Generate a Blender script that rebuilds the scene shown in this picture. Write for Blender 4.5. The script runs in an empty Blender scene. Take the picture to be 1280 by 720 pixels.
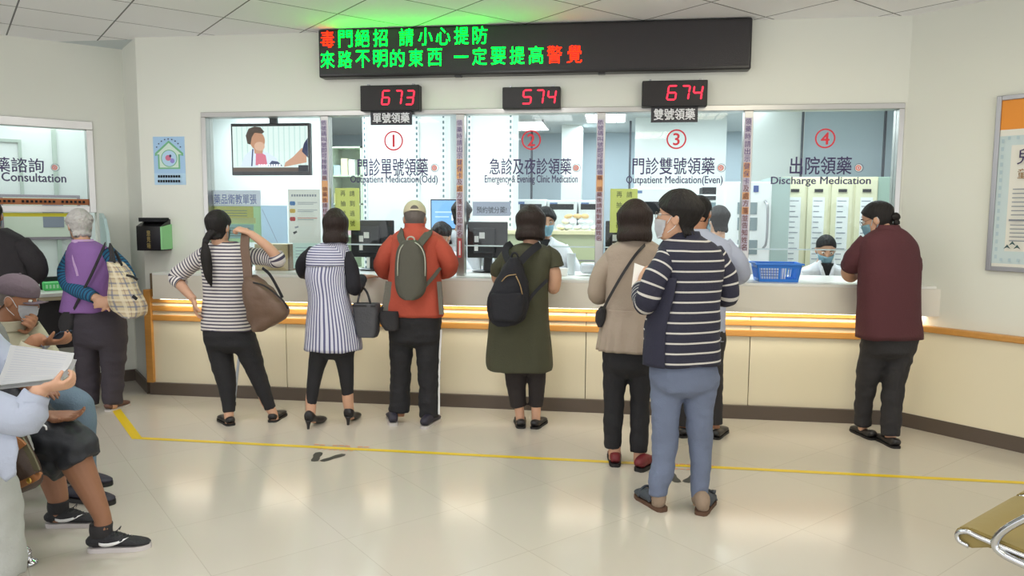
import bpy, bmesh, math, random
import numpy as np
from mathutils import Vector, Matrix, noise

random.seed(7)
SC = bpy.context.scene
COL = SC.collection
R = math.radians

# ------------------------------------------------------------------ camera, world, lights, exposure
FPX, PITCH, YAW, ROLL, CAMH = 932.0, R(5.68), R(7.8), R(.33), 1.5
def _w(x, y, z):
    cr, sr = math.cos(ROLL), math.sin(ROLL); x, y = cr*x - sr*y, sr*x + cr*y
    cp, sp = math.cos(PITCH), math.sin(PITCH); a, b, c = x, cp*z + y*sp, -sp*z + y*cp
    cy, sy = math.cos(YAW), math.sin(YAW)
    return Vector((cy*a - sy*b, sy*a + cy*b, c))
CR, CU, CF = _w(1, 0, 0), _w(0, 1, 0), _w(0, 0, 1)
CAM0 = Vector((0, 0, CAMH))
def ray(u, v): return CF + CR*((u-640)/FPX) - CU*((v-360)/FPX)
def P(u, v, Y):
    r = ray(u, v); return CAM0 + r*(Y/r.y)
def mpp(p): return (Vector(p)-CAM0).dot(CF)/FPX

cam = bpy.data.cameras.new('camera'); camo = bpy.data.objects.new('camera', cam); COL.objects.link(camo)
cam.sensor_fit = 'HORIZONTAL'; cam.sensor_width = 36; cam.lens = FPX/1280*36; cam.clip_start = .05; cam.clip_end = 100
m = Matrix((CR, CU, -CF)).transposed().to_4x4(); m.translation = CAM0
camo.matrix_world = m; SC.camera = camo

world = bpy.data.worlds.new('world'); SC.world = world; world.use_nodes = True
world.node_tree.nodes['Background'].inputs[0].default_value = (.95, .975, 1, 1)
world.node_tree.nodes['Background'].inputs[1].default_value = 1.5
SC.view_settings.view_transform = 'Standard'; SC.view_settings.look = 'None'
SC.view_settings.exposure = 0.27; SC.view_settings.gamma = 1.0; SC.view_settings.use_curve_mapping = False
SC.cycles.max_bounces = 6; SC.cycles.diffuse_bounces = 3; SC.cycles.glossy_bounces = 3
SC.cycles.transmission_bounces = 4; SC.cycles.transparent_max_bounces = 8
SC.cycles.caustics_reflective = False; SC.cycles.caustics_refractive = False
SC.cycles.use_denoising = True; SC.cycles.sample_clamp_indirect = 4.0

HALL_POWER, PHARM_POWER, BOOTH_POWER = 17, 26, 12
def area(name, loc, sx, sy, power, color, rz=0):
    l = bpy.data.lights.new(name, 'AREA'); l.shape = 'RECTANGLE'; l.size = sx; l.size_y = sy
    l.energy = power; l.color = color
    o = bpy.data.objects.new(name, l); COL.objects.link(o); o.location = loc; o.rotation_euler = (0, 0, rz)
    return o
CEIL = 2.885
HALL_LAMPS = [(-2.9, 3.75), (-.9, 3.75), (1.2, 3.75), (-2.9, .9), (-.9, .9), (1.2, .9), (-2.0, -1.8), (.6, -1.8)]
for x, y in HALL_LAMPS:
    area('hall_lamp', (x, y, CEIL-.03), .55, 1.15, HALL_POWER, (.98, .985, .98) if x < 0 else (1, .945, .74))
PHARM_LAMPS_AND_FILLS = [(-3.5, 8.75), (-4.7, 8.8), (-2.9, 7.2), (-1.2, 6.6), (.5, 6.6), (2.1, 6.9), (-2.2, 9.6), (0.1, 9.0), (1.4, 9.6), (-.3, 11.6), (1.9, 11.6)]  # first two are unseen fills, added to brighten the partition behind the television
for x, y in PHARM_LAMPS_AND_FILLS:
    area('pharmacy_lamp_and_fill', (x, y, CEIL-.03), .55, 1.15, PHARM_POWER, (.86, .97, 1))
area('booth_lamp', (-5.55, 6.75, CEIL-.03), .55, 1.15, BOOTH_POWER, (.9, 1, .98), R(45))

# ------------------------------------------------------------------ materials
def lin(c): return c/12.92 if c <= .04045 else ((c+.055)/1.055)**2.4
def rgb(*c):
    if len(c) == 1:
        if not isinstance(c[0], str): return tuple(c[0])
        h = c[0].lstrip('#'); c = [int(h[i:i+2], 16) for i in (0, 2, 4)]
    return tuple(lin(x/255) for x in c) + (1,)
MATS = {}
def mat(name, col, rough=.6, metal=0, bump=0, bscale=60, var=0, vscale=4, spec=.5, stretch=(1, 1, 1), emit=0, coat=0):
    if name in MATS: return MATS[name]
    M = bpy.data.materials.new(name); M.use_nodes = True; nt = M.node_tree; b = nt.nodes['Principled BSDF']
    c = rgb(col) if isinstance(col, str) else col
    b.inputs['Base Color'].default_value = c; b.inputs['Roughness'].default_value = rough
    b.inputs['Metallic'].default_value = metal; b.inputs['Specular IOR Level'].default_value = spec
    if coat: b.inputs['Coat Weight'].default_value = coat
    if emit:
        b.inputs['Emission Color'].default_value = c; b.inputs['Emission Strength'].default_value = emit
    if bump or var:
        tc = nt.nodes.new('ShaderNodeTexCoord'); mp = nt.nodes.new('ShaderNodeMapping')
        mp.inputs['Scale'].default_value = stretch; nt.links.new(tc.outputs['Object'], mp.inputs[0])
    if bump:
        n = nt.nodes.new('ShaderNodeTexNoise'); n.inputs['Scale'].default_value = bscale; n.inputs['Detail'].default_value = 3
        bp = nt.nodes.new('ShaderNodeBump'); bp.inputs['Strength'].default_value = bump; bp.inputs['Distance'].default_value = .01
        nt.links.new(mp.outputs[0], n.inputs['Vector']); nt.links.new(n.outputs[0], bp.inputs['Height']); nt.links.new(bp.outputs[0], b.inputs['Normal'])
    if var:
        n = nt.nodes.new('ShaderNodeTexNoise'); n.inputs['Scale'].default_value = vscale; n.inputs['Detail'].default_value = 4
        mx = nt.nodes.new('ShaderNodeMix'); mx.data_type = 'RGBA'
        mx.inputs[6].default_value = tuple(x*(1-var) for x in c[:3])+(1,); mx.inputs[7].default_value = tuple(min(1, x*(1+var)) for x in c[:3])+(1,)
        nt.links.new(mp.outputs[0], n.inputs['Vector']); nt.links.new(n.outputs[0], mx.inputs[0]); nt.links.new(mx.outputs[2], b.inputs['Base Color'])
    MATS[name] = M; return M
def emis(name, col, s):
    if name in MATS: return MATS[name]
    M = bpy.data.materials.new(name); M.use_nodes = True; nt = M.node_tree; nt.nodes.clear()
    e = nt.nodes.new('ShaderNodeEmission'); e.inputs[0].default_value = rgb(col); e.inputs[1].default_value = s
    o = nt.nodes.new('ShaderNodeOutputMaterial'); nt.links.new(e.outputs[0], o.inputs[0]); MATS[name] = M; return M
def glassmat(name, tint=(1, 1, 1, 1), refl=.06):
    if name in MATS: return MATS[name]
    M = bpy.data.materials.new(name); M.use_nodes = True; nt = M.node_tree; nt.nodes.clear()
    t = nt.nodes.new('ShaderNodeBsdfTransparent'); t.inputs[0].default_value = tint
    g = nt.nodes.new('ShaderNodeBsdfGlossy'); g.inputs['Roughness'].default_value = .03
    lw = nt.nodes.new('ShaderNodeFresnel'); lw.inputs[0].default_value = 1.35
    mx = nt.nodes.new('ShaderNodeMixShader'); o = nt.nodes.new('ShaderNodeOutputMaterial')
    nt.links.new(lw.outputs[0], mx.inputs[0]); nt.links.new(t.outputs[0], mx.inputs[1]); nt.links.new(g.outputs[0], mx.inputs[2]); nt.links.new(mx.outputs[0], o.inputs[0])
    MATS[name] = M; return M
def stripemat(name, base, stripe, axis, period, duty, rough=.8, offset=0., wob=.0):
    """stripes along the garment's own u/v (metres), woven in"""
    if name in MATS: return MATS[name]
    M = mat(name, base, rough, bump=.25, bscale=90); nt = M.node_tree; b = nt.nodes['Principled BSDF']
    uv = nt.nodes.new('ShaderNodeUVMap'); uv.uv_map = 'weave'; sx = nt.nodes.new('ShaderNodeSeparateXYZ'); nt.links.new(uv.outputs[0], sx.inputs[0])
    d = nt.nodes.new('ShaderNodeMath'); d.operation = 'MULTIPLY_ADD'; d.inputs[1].default_value = 1/period; d.inputs[2].default_value = offset
    nt.links.new(sx.outputs[axis], d.inputs[0])
    f = nt.nodes.new('ShaderNodeMath'); f.operation = 'FRACT'; nt.links.new(d.outputs[0], f.inputs[0])
    l = nt.nodes.new('ShaderNodeMath'); l.operation = 'LESS_THAN'; l.inputs[1].default_value = duty; nt.links.new(f.outputs[0], l.inputs[0])
    mx = nt.nodes.new('ShaderNodeMix'); mx.data_type = 'RGBA'; mx.inputs[6].default_value = rgb(base) if isinstance(base, str) else base; mx.inputs[7].default_value = rgb(stripe)
    nt.links.new(l.outputs[0], mx.inputs[0]); nt.links.new(mx.outputs[2], b.inputs['Base Color']); return M

# ------------------------------------------------------------------ object helpers
def obj(name, bm, m, parent=None, smooth=False, auto=None):
    me = bm if isinstance(bm, bpy.types.Mesh) else None
    if me is None:
        me = bpy.data.meshes.new(name); bm.normal_update(); bm.to_mesh(me); bm.free()
    me.name = name
    for x in (m if isinstance(m, (list, tuple)) else [m]):
        if x is not None: me.materials.append(x)
    o = bpy.data.objects.new(name, me); COL.objects.link(o)
    if parent is not None: o.parent = parent
    if smooth or auto:
        me.polygons.foreach_set('use_smooth', [True]*len(me.polygons))
        if auto:
            me.set_sharp_from_angle(angle=R(auto))
    return o
def tag(o, label, cat, group=None):
    o['label'] = label; o['category'] = cat
    if group: o['group'] = group
    return o
def thing(name, label, cat, loc=(0, 0, 0), rz=0, group=None):
    o = bpy.data.objects.new(name, None); COL.objects.link(o); o.empty_display_size = .1
    o.location = loc; o.rotation_euler = (0, 0, rz); return tag(o, label, cat, group)
def struct(name, bm, m, parent=None, **k):
    o = obj(name, bm, m, parent, **k); o['kind'] = 'structure'; return o
def copy_tree(o, parent=None):
    c = o.copy(); COL.objects.link(c)
    if parent is not None: c.parent = parent
    for ch in list(o.children): copy_tree(ch, c)
    return c
def B(): return bmesh.new()
def box(bm, x0, y0, z0, x1, y1, z1, M=None, mi=0, bev=0):
    vs = [bm.verts.new(Vector(c)) for c in ((x0, y0, z0), (x1, y0, z0), (x1, y1, z0), (x0, y1, z0), (x0, y0, z1), (x1, y0, z1), (x1, y1, z1), (x0, y1, z1))]
    fs = [bm.faces.new([vs[i] for i in q]) for q in ((3, 2, 1, 0), (4, 5, 6, 7), (0, 1, 5, 4), (1, 2, 6, 5), (2, 3, 7, 6), (3, 0, 4, 7))]
    for f in fs: f.material_index = mi
    if bev:
        es = list({e for f in fs for e in f.edges})
        r = bmesh.ops.bevel(bm, geom=es, offset=bev, segments=2, profile=.5, affect='EDGES')
        for f in r['faces']: f.material_index = mi
        vs = list({v for f in r['faces'] for v in f.verts} | {v for v in vs if v.is_valid})
        vs = list({v for v in vs if v.is_valid})
        allv = set(vs)
        for v in vs:
            for f in v.link_faces: allv |= set(f.verts)
        vs = list(allv)
    if M is not None:
        for v in vs: v.co = M @ v.co
    return vs
def prism(bm, pts, a0, a1, plane='xz', M=None, mi=0):
    """polygon pts in a plane, extruded along the third axis from a0 to a1"""
    def mk(p, a):
        return Vector((p[0], a, p[1])) if plane == 'xz' else (Vector((p[0], p[1], a)) if plane == 'xy' else Vector((a, p[0], p[1])))
    lo = [bm.verts.new(mk(p, a0)) for p in pts]; hi = [bm.verts.new(mk(p, a1)) for p in pts]; n = len(pts); fs = []
    fs.append(bm.faces.new(lo)); fs.append(bm.faces.new(hi[::-1]))
    for i in range(n): fs.append(bm.faces.new((lo[i], hi[i], hi[(i+1) % n], lo[(i+1) % n])))
    for f in fs: f.material_index = mi
    if M is not None:
        for v in lo+hi: v.co = M @ v.co
    bmesh.ops.recalc_face_normals(bm, faces=fs)
    return lo+hi
def crom(rows, per):
    """Catmull-Rom through rows of numbers"""
    a = np.array(rows, float); n = len(a)
    if n < 3:
        return np.array([a[0]+(a[-1]-a[0])*t for t in np.linspace(0, 1, per*(n-1)+1)])
    ext = np.vstack([2*a[0]-a[1], a, 2*a[-1]-a[-2]]); out = []
    for i in range(n-1):
        p0, p1, p2, p3 = ext[i], ext[i+1], ext[i+2], ext[i+3]
        for k in range(per):
            t = k/per
            out.append(.5*((2*p1)+(p2-p0)*t+(2*p0-5*p1+4*p2-p3)*t*t+(3*p1-p0-3*p2+p3)*t**3))
    out.append(a[-1]); return np.array(out)
def loft(bm, rows, n=24, per=4, ax=None, flat=False, hem0=False, hem1=False, e=2.0, mi=0, clamp=None, up=None, shape=None, vert_stretch=1):
    """rows: (x,y,z,rx,ry) centres and half widths; smooth closed tube with its own metre uv ('weave')"""
    rs = crom(rows, per); rs[:, 3:5] = np.maximum(rs[:, 3:5], .0012)
    cs = [Vector(r[:3]) for r in rs]; N = len(cs)
    uvl = bm.loops.layers.uv.get('weave') or bm.loops.layers.uv.new('weave')
    tang = []
    for i in range(N):
        t = cs[min(i+1, N-1)] - cs[max(i-1, 0)]
        tang.append(t.normalized() if t.length > 1e-9 else Vector((0, 0, 1)))
    if ax is None:
        ref = Vector((1, 0, 0)) if abs(tang[0].x) < .8 else Vector((0, 1, 0))
    else: ref = Vector(ax)
    rings = []; L = 0; vv = []; us = []
    mean_r = float(np.mean(rs[:, 3]+rs[:, 4])/2)
    a = ref
    for i in range(N):
        if i: L += (cs[i]-cs[i-1]).length
        if flat:
            A = Vector(ref).normalized(); Bv = Vector((0, 0, 1)).cross(A).normalized()
        else:
            A = (a - tang[i]*a.dot(tang[i]))
            A = A.normalized() if A.length > 1e-6 else Vector((1, 0, 0)); a = A if ax is None else ref; Bv = tang[i].cross(A).normalized()
        ring = []
        for j in range(n):
            th = 2*math.pi*j/n; c, s = math.cos(th), math.sin(th)
            cx = math.copysign(abs(c)**(2/e), c)*rs[i][3]; cy = math.copysign(abs(s)**(2/e), s)*rs[i][4]
            if shape: cx, cy = shape(cx, cy, i/(N-1), th)
            ring.append(cs[i] + A*cx + Bv*cy)
        rings.append(ring); vv.append(L)
    def inset(ring, c, k, d): return [c+(p-c)*k+d for p in ring]
    if hem0:
        c = cs[0]; t = tang[0] if not flat else Vector((0, 0, math.copysign(1, (cs[1]-cs[0]).z)))
        rings = [inset(rings[0], c, .8, t*.04), inset(rings[0], c, .95, t*.004)] + rings; vv = [vv[0], vv[0]] + vv
    if hem1:
        c = cs[-1]; t = -tang[-1] if not flat else Vector((0, 0, math.copysign(1, (cs[-2]-cs[-1]).z)))
        rings = rings + [inset(rings[-1], c, .95, t*.004), inset(rings[-1], c, .8, t*.04)]; vv = vv + [vv[-1], vv[-1]]
    V = [[bm.verts.new(p) for p in ring] for ring in rings]; fs = []
    per_m = 2*math.pi*mean_r
    for i in range(len(V)-1):
        for j in range(n):
            k = (j+1) % n
            f = bm.faces.new((V[i][j], V[i][k], V[i+1][k], V[i+1][j])); f.material_index = mi; f.smooth = True; fs.append(f)
            uv = ((j/n*per_m, vv[i]), ((j+1)/n*per_m, vv[i]), ((j+1)/n*per_m, vv[i+1]), (j/n*per_m, vv[i+1]))
            for lp, q in zip(f.loops, uv): lp[uvl].uv = q
    for ring, i in ((V[0], 0), (V[-1], -1)):
        f = bm.faces.new(ring if i else ring[::-1]); f.material_index = mi; f.smooth = True; fs.append(f)
        for lp in f.loops: lp[uvl].uv = (0, vv[i])
    bmesh.ops.recalc_face_normals(bm, faces=fs)
    return [v for r in V for v in r]
def tube(bm, pts, r, n=10, per=4, mi=0):
    rr = r if isinstance(r, (list, tuple)) else [r]*len(pts)
    return loft(bm, [tuple(p)+(q, q) for p, q in zip(pts, rr)], n=n, per=per, mi=mi)
def ball(bm, c, rx, ry, rz, M=None, seg=20, rings=12, mi=0):
    r = bmesh.ops.create_uvsphere(bm, u_segments=seg, v_segments=rings, radius=1)
    for v in r['verts']:
        v.co = Vector((v.co.x*rx+c[0], v.co.y*ry+c[1], v.co.z*rz+c[2]))
        if M is not None: v.co = M @ v.co
        for f in v.link_faces: f.material_index = mi; f.smooth = True
    return r['verts']
def wrinkle(bm, verts, amp, fx=7, fz=7, seed=0):
    bm.normal_update()
    for v in verts:
        p = v.co
        v.co = p + v.normal*amp*(noise.noise(Vector((p.x*fx+seed, p.y*fx, p.z*fz))) + .5*noise.noise(Vector((p.x*fx*2.3, p.y*fx*2.3+seed, p.z*fz*2.3))))
def remesh(bm, voxel, smooth=2, amp=0, fx=7, fz=7, seed=0):
    me = bpy.data.meshes.new('tmp'); bm.to_mesh(me); bm.free()
    o = bpy.data.objects.new('tmp', me); COL.objects.link(o)
    md = o.modifiers.new('r', 'REMESH'); md.mode = 'VOXEL'; md.voxel_size = voxel; md.use_smooth_shade = True
    dg = bpy.context.evaluated_depsgraph_get(); me2 = bpy.data.meshes.new_from_object(o.evaluated_get(dg))
    bpy.data.objects.remove(o); bpy.data.meshes.remove(me)
    b2 = bmesh.new(); b2.from_mesh(me2); bpy.data.meshes.remove(me2)
    for _ in range(smooth): bmesh.ops.smooth_vert(b2, verts=b2.verts, factor=.5, use_axis_x=True, use_axis_y=True, use_axis_z=True)
    if amp: wrinkle(b2, b2.verts, amp, fx, fz, seed)
    for f in b2.faces: f.smooth = True
    return b2
_TC = {}
def text_geo(body, bold=0.0, spacing=1.0):
    k = (body, bold, spacing)
    if k not in _TC:
        c = bpy.data.curves.new('t', 'FONT'); c.body = body; c.offset = bold; c.space_line = spacing; c.resolution_u = 3
        o = bpy.data.objects.new('t', c); COL.objects.link(o)
        dg = bpy.context.evaluated_depsgraph_get(); dg.update(); me = bpy.data.meshes.new_from_object(o.evaluated_get(dg))
        vs = np.array([v.co[:2] for v in me.vertices]); fs = [tuple(p.vertices) for p in me.polygons]
        bpy.data.objects.remove(o); bpy.data.meshes.remove(me); bpy.data.curves.remove(c)
        _TC[k] = (vs, fs)
    return _TC[k]
def flat(name, items, parent=None, loc=(0, 0, 0), rz=0, step=.0006, base=0.0):
    """printed matter: shapes in local x (right) / z (up), facing local -y, each a hair above the last"""
    bm = B(); mats = []; lay = base
    def mi(m):
        if m not in mats: mats.append(m)
        return mats.index(m)
    def poly(pts, k):
        f = bm.faces.new([bm.verts.new((x, -lay, z)) for x, z in pts]); f.material_index = k
        f.normal_update()
        if f.normal.y > 0: f.normal_flip()
    for it in items:
        k = mi(it[1]); t = it[0]; lay += step
        if t == 'slab':
            x0, z0, x1, z1, d = it[2:]; box(bm, x0, -lay, z0, x1, -lay+d, z1, mi=k)
        elif t == 'rect':
            x0, z0, x1, z1 = it[2:]; poly([(x0, z0), (x1, z0), (x1, z1), (x0, z1)], k)
        elif t == 'poly': poly(it[2], k)
        elif t == 'ell':
            cx, cz, rx, rz_ = it[2:]; poly([(cx+rx*math.cos(a*math.pi/16), cz+rz_*math.sin(a*math.pi/16)) for a in range(32)], k)
        elif t == 'ring':
            cx, cz, r0, r1 = it[2:]; N = 40
            for a in range(N):
                q = [(a*2*math.pi/N), ((a+1)*2*math.pi/N)]
                poly([(cx+r0*math.cos(q[0]), cz+r0*math.sin(q[0])), (cx+r1*math.cos(q[0]), cz+r1*math.sin(q[0])), (cx+r1*math.cos(q[1]), cz+r1*math.sin(q[1])), (cx+r0*math.cos(q[1]), cz+r0*math.sin(q[1]))], k)
        elif t == 'line':
            (x0, z0), (x1, z1), w = it[2:]; d = Vector((x1-x0, z1-z0)).normalized()*w/2
            poly([(x0-d.y, z0+d.x), (x0+d.y, z0-d.x), (x1+d.y, z1-d.x), (x1-d.y, z1+d.x)], k)
        elif t == 'text':
            body, cx, cz, w, h = it[2:7]; bold = it[7] if len(it) > 7 else 0
            vs, fs = text_geo(body); lo, hi = vs.min(0), vs.max(0)
            sx = w/(hi[0]-lo[0]) if w else h/(hi[1]-lo[1]); sz = h/(hi[1]-lo[1]) if h else sx
            c = (lo+hi)/2; bx_, bz_ = bold*sx*1.6, bold*sz*1.2
            for dx, dz in (((0, 0),) if not bold else ((-bx_, 0), (bx_, 0), (0, bz_), (0, -bz_))):
                lay += step*.15
                nv = [bm.verts.new((cx+dx+(v[0]-c[0])*sx, -lay, cz+dz+(v[1]-c[1])*sz)) for v in vs]
                for f in fs:
                    try:
                        g = bm.faces.new([nv[i] for i in f]); g.material_index = k; g.normal_update()
                        if g.normal.y > 0: g.normal_flip()
                    except ValueError: pass
    o = obj(name, bm, mats, parent); o.location = loc; o.rotation_euler = (0, 0, rz); return o
def relp(root, o):
    o.parent = root; o.matrix_parent_inverse = Matrix.LocRotScale(root.location, root.rotation_euler, None).inverted(); return o
def vtext(m, chars, cx, ztop, ch, w, bold=0):
    return [('text', m, c, cx, ztop-(i+.5)*ch, w, ch*.86, bold) for i, c in enumerate(chars) if c != ' ']

# ================================================================== THE SETTING
WALL = mat('wall_paint', rgb(234, 235, 224), .55, bump=.04, bscale=120, var=.02, vscale=2)
WALLW = mat('inner_wall', rgb(232, 238, 236), .6)
WALLB = mat('inner_partition', rgb(188, 204, 214), .55)
STEEL = mat('stainless', rgb(186, 184, 180), .28, .9, bump=.02, bscale=30, stretch=(1, 1, 14))
STEEL2 = mat('steel_satin', rgb(168, 168, 172), .38, .8)
WOOD = mat('oak_rail', rgb(206, 148, 74), .4, bump=.05, bscale=14, var=.12, vscale=6, stretch=(1, 8, 8))
CREAM = mat('cream_panel', rgb(238, 228, 200), .32)
PLINTH = mat('plinth_brown', rgb(92, 80, 70), .4)
WHITE = mat('white_laminate', rgb(238, 238, 232), .3)
BLACK = mat('black_plastic', rgb(26, 27, 30), .35)
DKGREY = mat('dark_grey_plastic', rgb(48, 50, 54), .4)
PAPER = mat('paper', rgb(240, 240, 240), .7)
YELTAPE = mat('yellow_tape', rgb(236, 204, 40), .4)
INK = mat('ink_dark', rgb(62, 56, 92), .6)
INKBLK = mat('ink_black', rgb(40, 42, 48), .6)
GLASS = glassmat('window_glass', (.97, .985, .985, 1))
S2 = 2**.5

def tilemat(name, col, line, size, rot, off, lw, rough, bumpy=0, var=.03, spec=.5, coat=0):
    M = bpy.data.materials.new(name); M.use_nodes = True; nt = M.node_tree; b = nt.nodes['Principled BSDF']
    b.inputs['Roughness'].default_value = rough; b.inputs['Specular IOR Level'].default_value = spec
    tc = nt.nodes.new('ShaderNodeTexCoord'); mp = nt.nodes.new('ShaderNodeMapping')
    mp.inputs['Rotation'].default_value = (0, 0, -rot); nt.links.new(tc.outputs['Object'], mp.inputs[0])
    sp = nt.nodes.new('ShaderNodeSeparateXYZ'); nt.links.new(mp.outputs[0], sp.inputs[0]); ds = []
    fl = []
    for i in (0, 1):
        a = nt.nodes.new('ShaderNodeMath'); a.operation = 'SUBTRACT'; a.inputs[1].default_value = off[i]; nt.links.new(sp.outputs[i], a.inputs[0])
        d = nt.nodes.new('ShaderNodeMath'); d.operation = 'DIVIDE'; d.inputs[1].default_value = size; nt.links.new(a.outputs[0], d.inputs[0])
        q = nt.nodes.new('ShaderNodeMath'); q.operation = 'FLOOR'; nt.links.new(d.outputs[0], q.inputs[0]); fl.append(q)
        p = nt.nodes.new('ShaderNodeMath'); p.operation = 'PINGPONG'; p.inputs[1].default_value = .5; nt.links.new(d.outputs[0], p.inputs[0]); ds.append(p)
    mn = nt.nodes.new('ShaderNodeMath'); mn.operation = 'MINIMUM'; nt.links.new(ds[0].outputs[0], mn.inputs[0]); nt.links.new(ds[1].outputs[0], mn.inputs[1])
    lt = nt.nodes.new('ShaderNodeMath'); lt.operation = 'LESS_THAN'; lt.inputs[1].default_value = lw/size/2; nt.links.new(mn.outputs[0], lt.inputs[0])
    cx = nt.nodes.new('ShaderNodeCombineXYZ'); nt.links.new(fl[0].outputs[0], cx.inputs[0]); nt.links.new(fl[1].outputs[0], cx.inputs[1])
    wn = nt.nodes.new('ShaderNodeTexWhiteNoise'); nt.links.new(cx.outputs[0], wn.inputs[0])
    ns = nt.nodes.new('ShaderNodeTexNoise'); ns.inputs['Scale'].default_value = 2.5; ns.inputs['Detail'].default_value = 5; nt.links.new(tc.outputs['Object'], ns.inputs[0])
    av = nt.nodes.new('ShaderNodeMath'); av.operation = 'ADD'; nt.links.new(wn.outputs[0], av.inputs[0]); nt.links.new(ns.outputs[0], av.inputs[1])
    hv = nt.nodes.new('ShaderNodeMath'); hv.operation = 'MULTIPLY'; hv.inputs[1].default_value = .5; nt.links.new(av.outputs[0], hv.inputs[0])
    m1 = nt.nodes.new('ShaderNodeMix'); m1.data_type = 'RGBA'
    m1.inputs[6].default_value = tuple(x*(1-var) for x in col[:3])+(1,); m1.inputs[7].default_value = tuple(min(1, x*(1+var)) for x in col[:3])+(1,)
    nt.links.new(hv.outputs[0], m1.inputs[0])
    m2 = nt.nodes.new('ShaderNodeMix'); m2.data_type = 'RGBA'; m2.inputs[7].default_value = line
    nt.links.new(lt.outputs[0], m2.inputs[0]); nt.links.new(m1.outputs[2], m2.inputs[6]); nt.links.new(m2.outputs[2], b.inputs['Base Color'])
    if bumpy:
        n = nt.nodes.new('ShaderNodeTexNoise'); n.inputs['Scale'].default_value = 3; nt.links.new(tc.outputs['Object'], n.inputs[0])
        bp = nt.nodes.new('ShaderNodeBump'); bp.inputs['Strength'].default_value = bumpy; bp.inputs['Distance'].default_value = .01
        nt.links.new(n.outputs[0], bp.inputs['Height']); nt.links.new(bp.outputs[0], b.inputs['Normal'])
    return M
FLOORM = tilemat('polished_floor', rgb(204, 197, 184), rgb(190, 182, 168), .6, R(45), (.2, .1), .004, .17, .02, .03, .5)
CEILM = tilemat('ceiling_tiles', rgb(252, 252, 255), rgb(126, 126, 128), .6, R(45), (.473, 6.23), .011, .8, 0, .02, .2)

bm = B(); box(bm, -9, -5, -.1, 6, 13.2, 0); struct('floor', bm, FLOORM)
bm = B(); box(bm, -9, -5, CEIL, 6, 5.72, CEIL+.08); struct('ceiling', bm, CEILM)
bm = B(); box(bm, -9, 5.72, CEIL, 6, 13.2, CEIL+.08); struct('ceiling_pharmacy', bm, mat('inner_ceiling', rgb(214, 222, 224), .8))

WY, GY = 5.66, 5.70
WX0, WX1, WZ0, WZ1 = -3.285, 2.0, 1.02, 2.29
bm = B()
box(bm, -3.83, WY, 0, WX0, WY+.12, CEIL); box(bm, WX0, WY, WZ1, WX1, WY+.12, CEIL); box(bm, WX1, WY, 0, 2.06, WY+.12, CEIL)
box(bm, WX0, WY, 0, WX1, WY+.12, .99)
struct('wall_back', bm, WALL)
OL, OR = Vector((-4.225, 6.055, 0)), Vector((2.02, 5.66, 0))
ML = Matrix.Translation(OL) @ Matrix.Rotation(R(45), 4, 'Z')       # local x runs right along the wall, y into it
MR = Matrix.Translation(OR) @ Matrix.Rotation(R(-45), 4, 'Z')
bm = B(); prism(bm, [(-3.83, 5.66), (-3.83, 5.78), (-4.14, 6.14), (-4.225, 6.055)], 0, CEIL, 'xy'); struct('wall_corner', bm, WALL)
bm = B(); BX1 = -.25
box(bm, BX1, 0, 0, 0, .12, CEIL, ML); box(bm, -2.6, 0, 2.25, BX1, .12, CEIL, ML); box(bm, -2.6, 0, 0, BX1, .12, .80, ML); box(bm, -5, 0, 0, -2.6, .12, CEIL, ML)
struct('wall_left', bm, WALL)
bm = B(); box(bm, 0, 0, 0, 4.2, .12, CEIL, MR); struct('wall_right', bm, WALL)
bm = B(); box(bm, -.02, -.03, .1, 4.2, 0, .70, MR); struct('wall_right_wainscot', bm, CREAM)
bm = B(); box(bm, -.035, -.06, .70, 4.2, 0, .742, MR, bev=.008); struct('trim_right', bm, WOOD)
bm = B(); box(bm, -.04, -.036, 0, 4.2, 0, .1, MR); struct('baseboard_right', bm, PLINTH)
bm = B(); box(bm, -5, -.02, 0, .0, 0, .1, ML); struct('baseboard_left', bm, PLINTH)

# window strip: steel frame, mullions, panes
bm = B(); f = .04
box(bm, WX0, WY-.014, WZ1-f, WX1, WY+.1, WZ1, bev=.003); box(bm, WX0, WY-.014, WZ0, WX0+f, WY+.1, WZ1-f, bev=.003); box(bm, WX1-.036, WY-.014, WZ0, WX1, WY+.1, WZ1-f, bev=.003)
w1 = struct('window_1', bm, STEEL)
MULX = [-2.26, -1.18, -.115, .945]
for x in MULX:
    bm = B(); box(bm, x-.032, WY-.004, WZ0, x+.032, WY+.08, WZ1-f, bev=.003); obj('mullion', bm, STEEL, w1)
edges = [WX0+f] + MULX + [WX1-.036]
for i in range(5):
    a, b_ = edges[i]+(.032 if i else 0), edges[i+1]-(.032 if i < 4 else 0)
    bm = B(); box(bm, a, GY, WZ0+.01 if i == 0 else 1.255, b_, GY+.008, WZ1-f)
    pn = obj('pane', bm, GLASS, w1)
    if i:
        bm = B(); box(bm, a, GY-.004, 1.247, b_, GY+.012, 1.257); obj('edge_strip', bm, mat('acrylic_edge', rgb(214, 232, 236), .2), w1)

# booth window in the left wall
bm = B()
box(bm, -2.6, -.012, 2.185, BX1, .1, 2.255, ML, bev=.003); box(bm, BX1-.05, -.012, 1.49, BX1, .1, 2.185, ML, bev=.003); box(bm, -2.6, -.012, 1.49, BX1-.05, .1, 1.545, ML, bev=.003)
w2 = struct('window_2', bm, STEEL)
bm = B(); box(bm, -2.6, .04, 1.545, BX1-.05, .048, 2.185, ML); obj('pane', bm, GLASS, w2)

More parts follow.
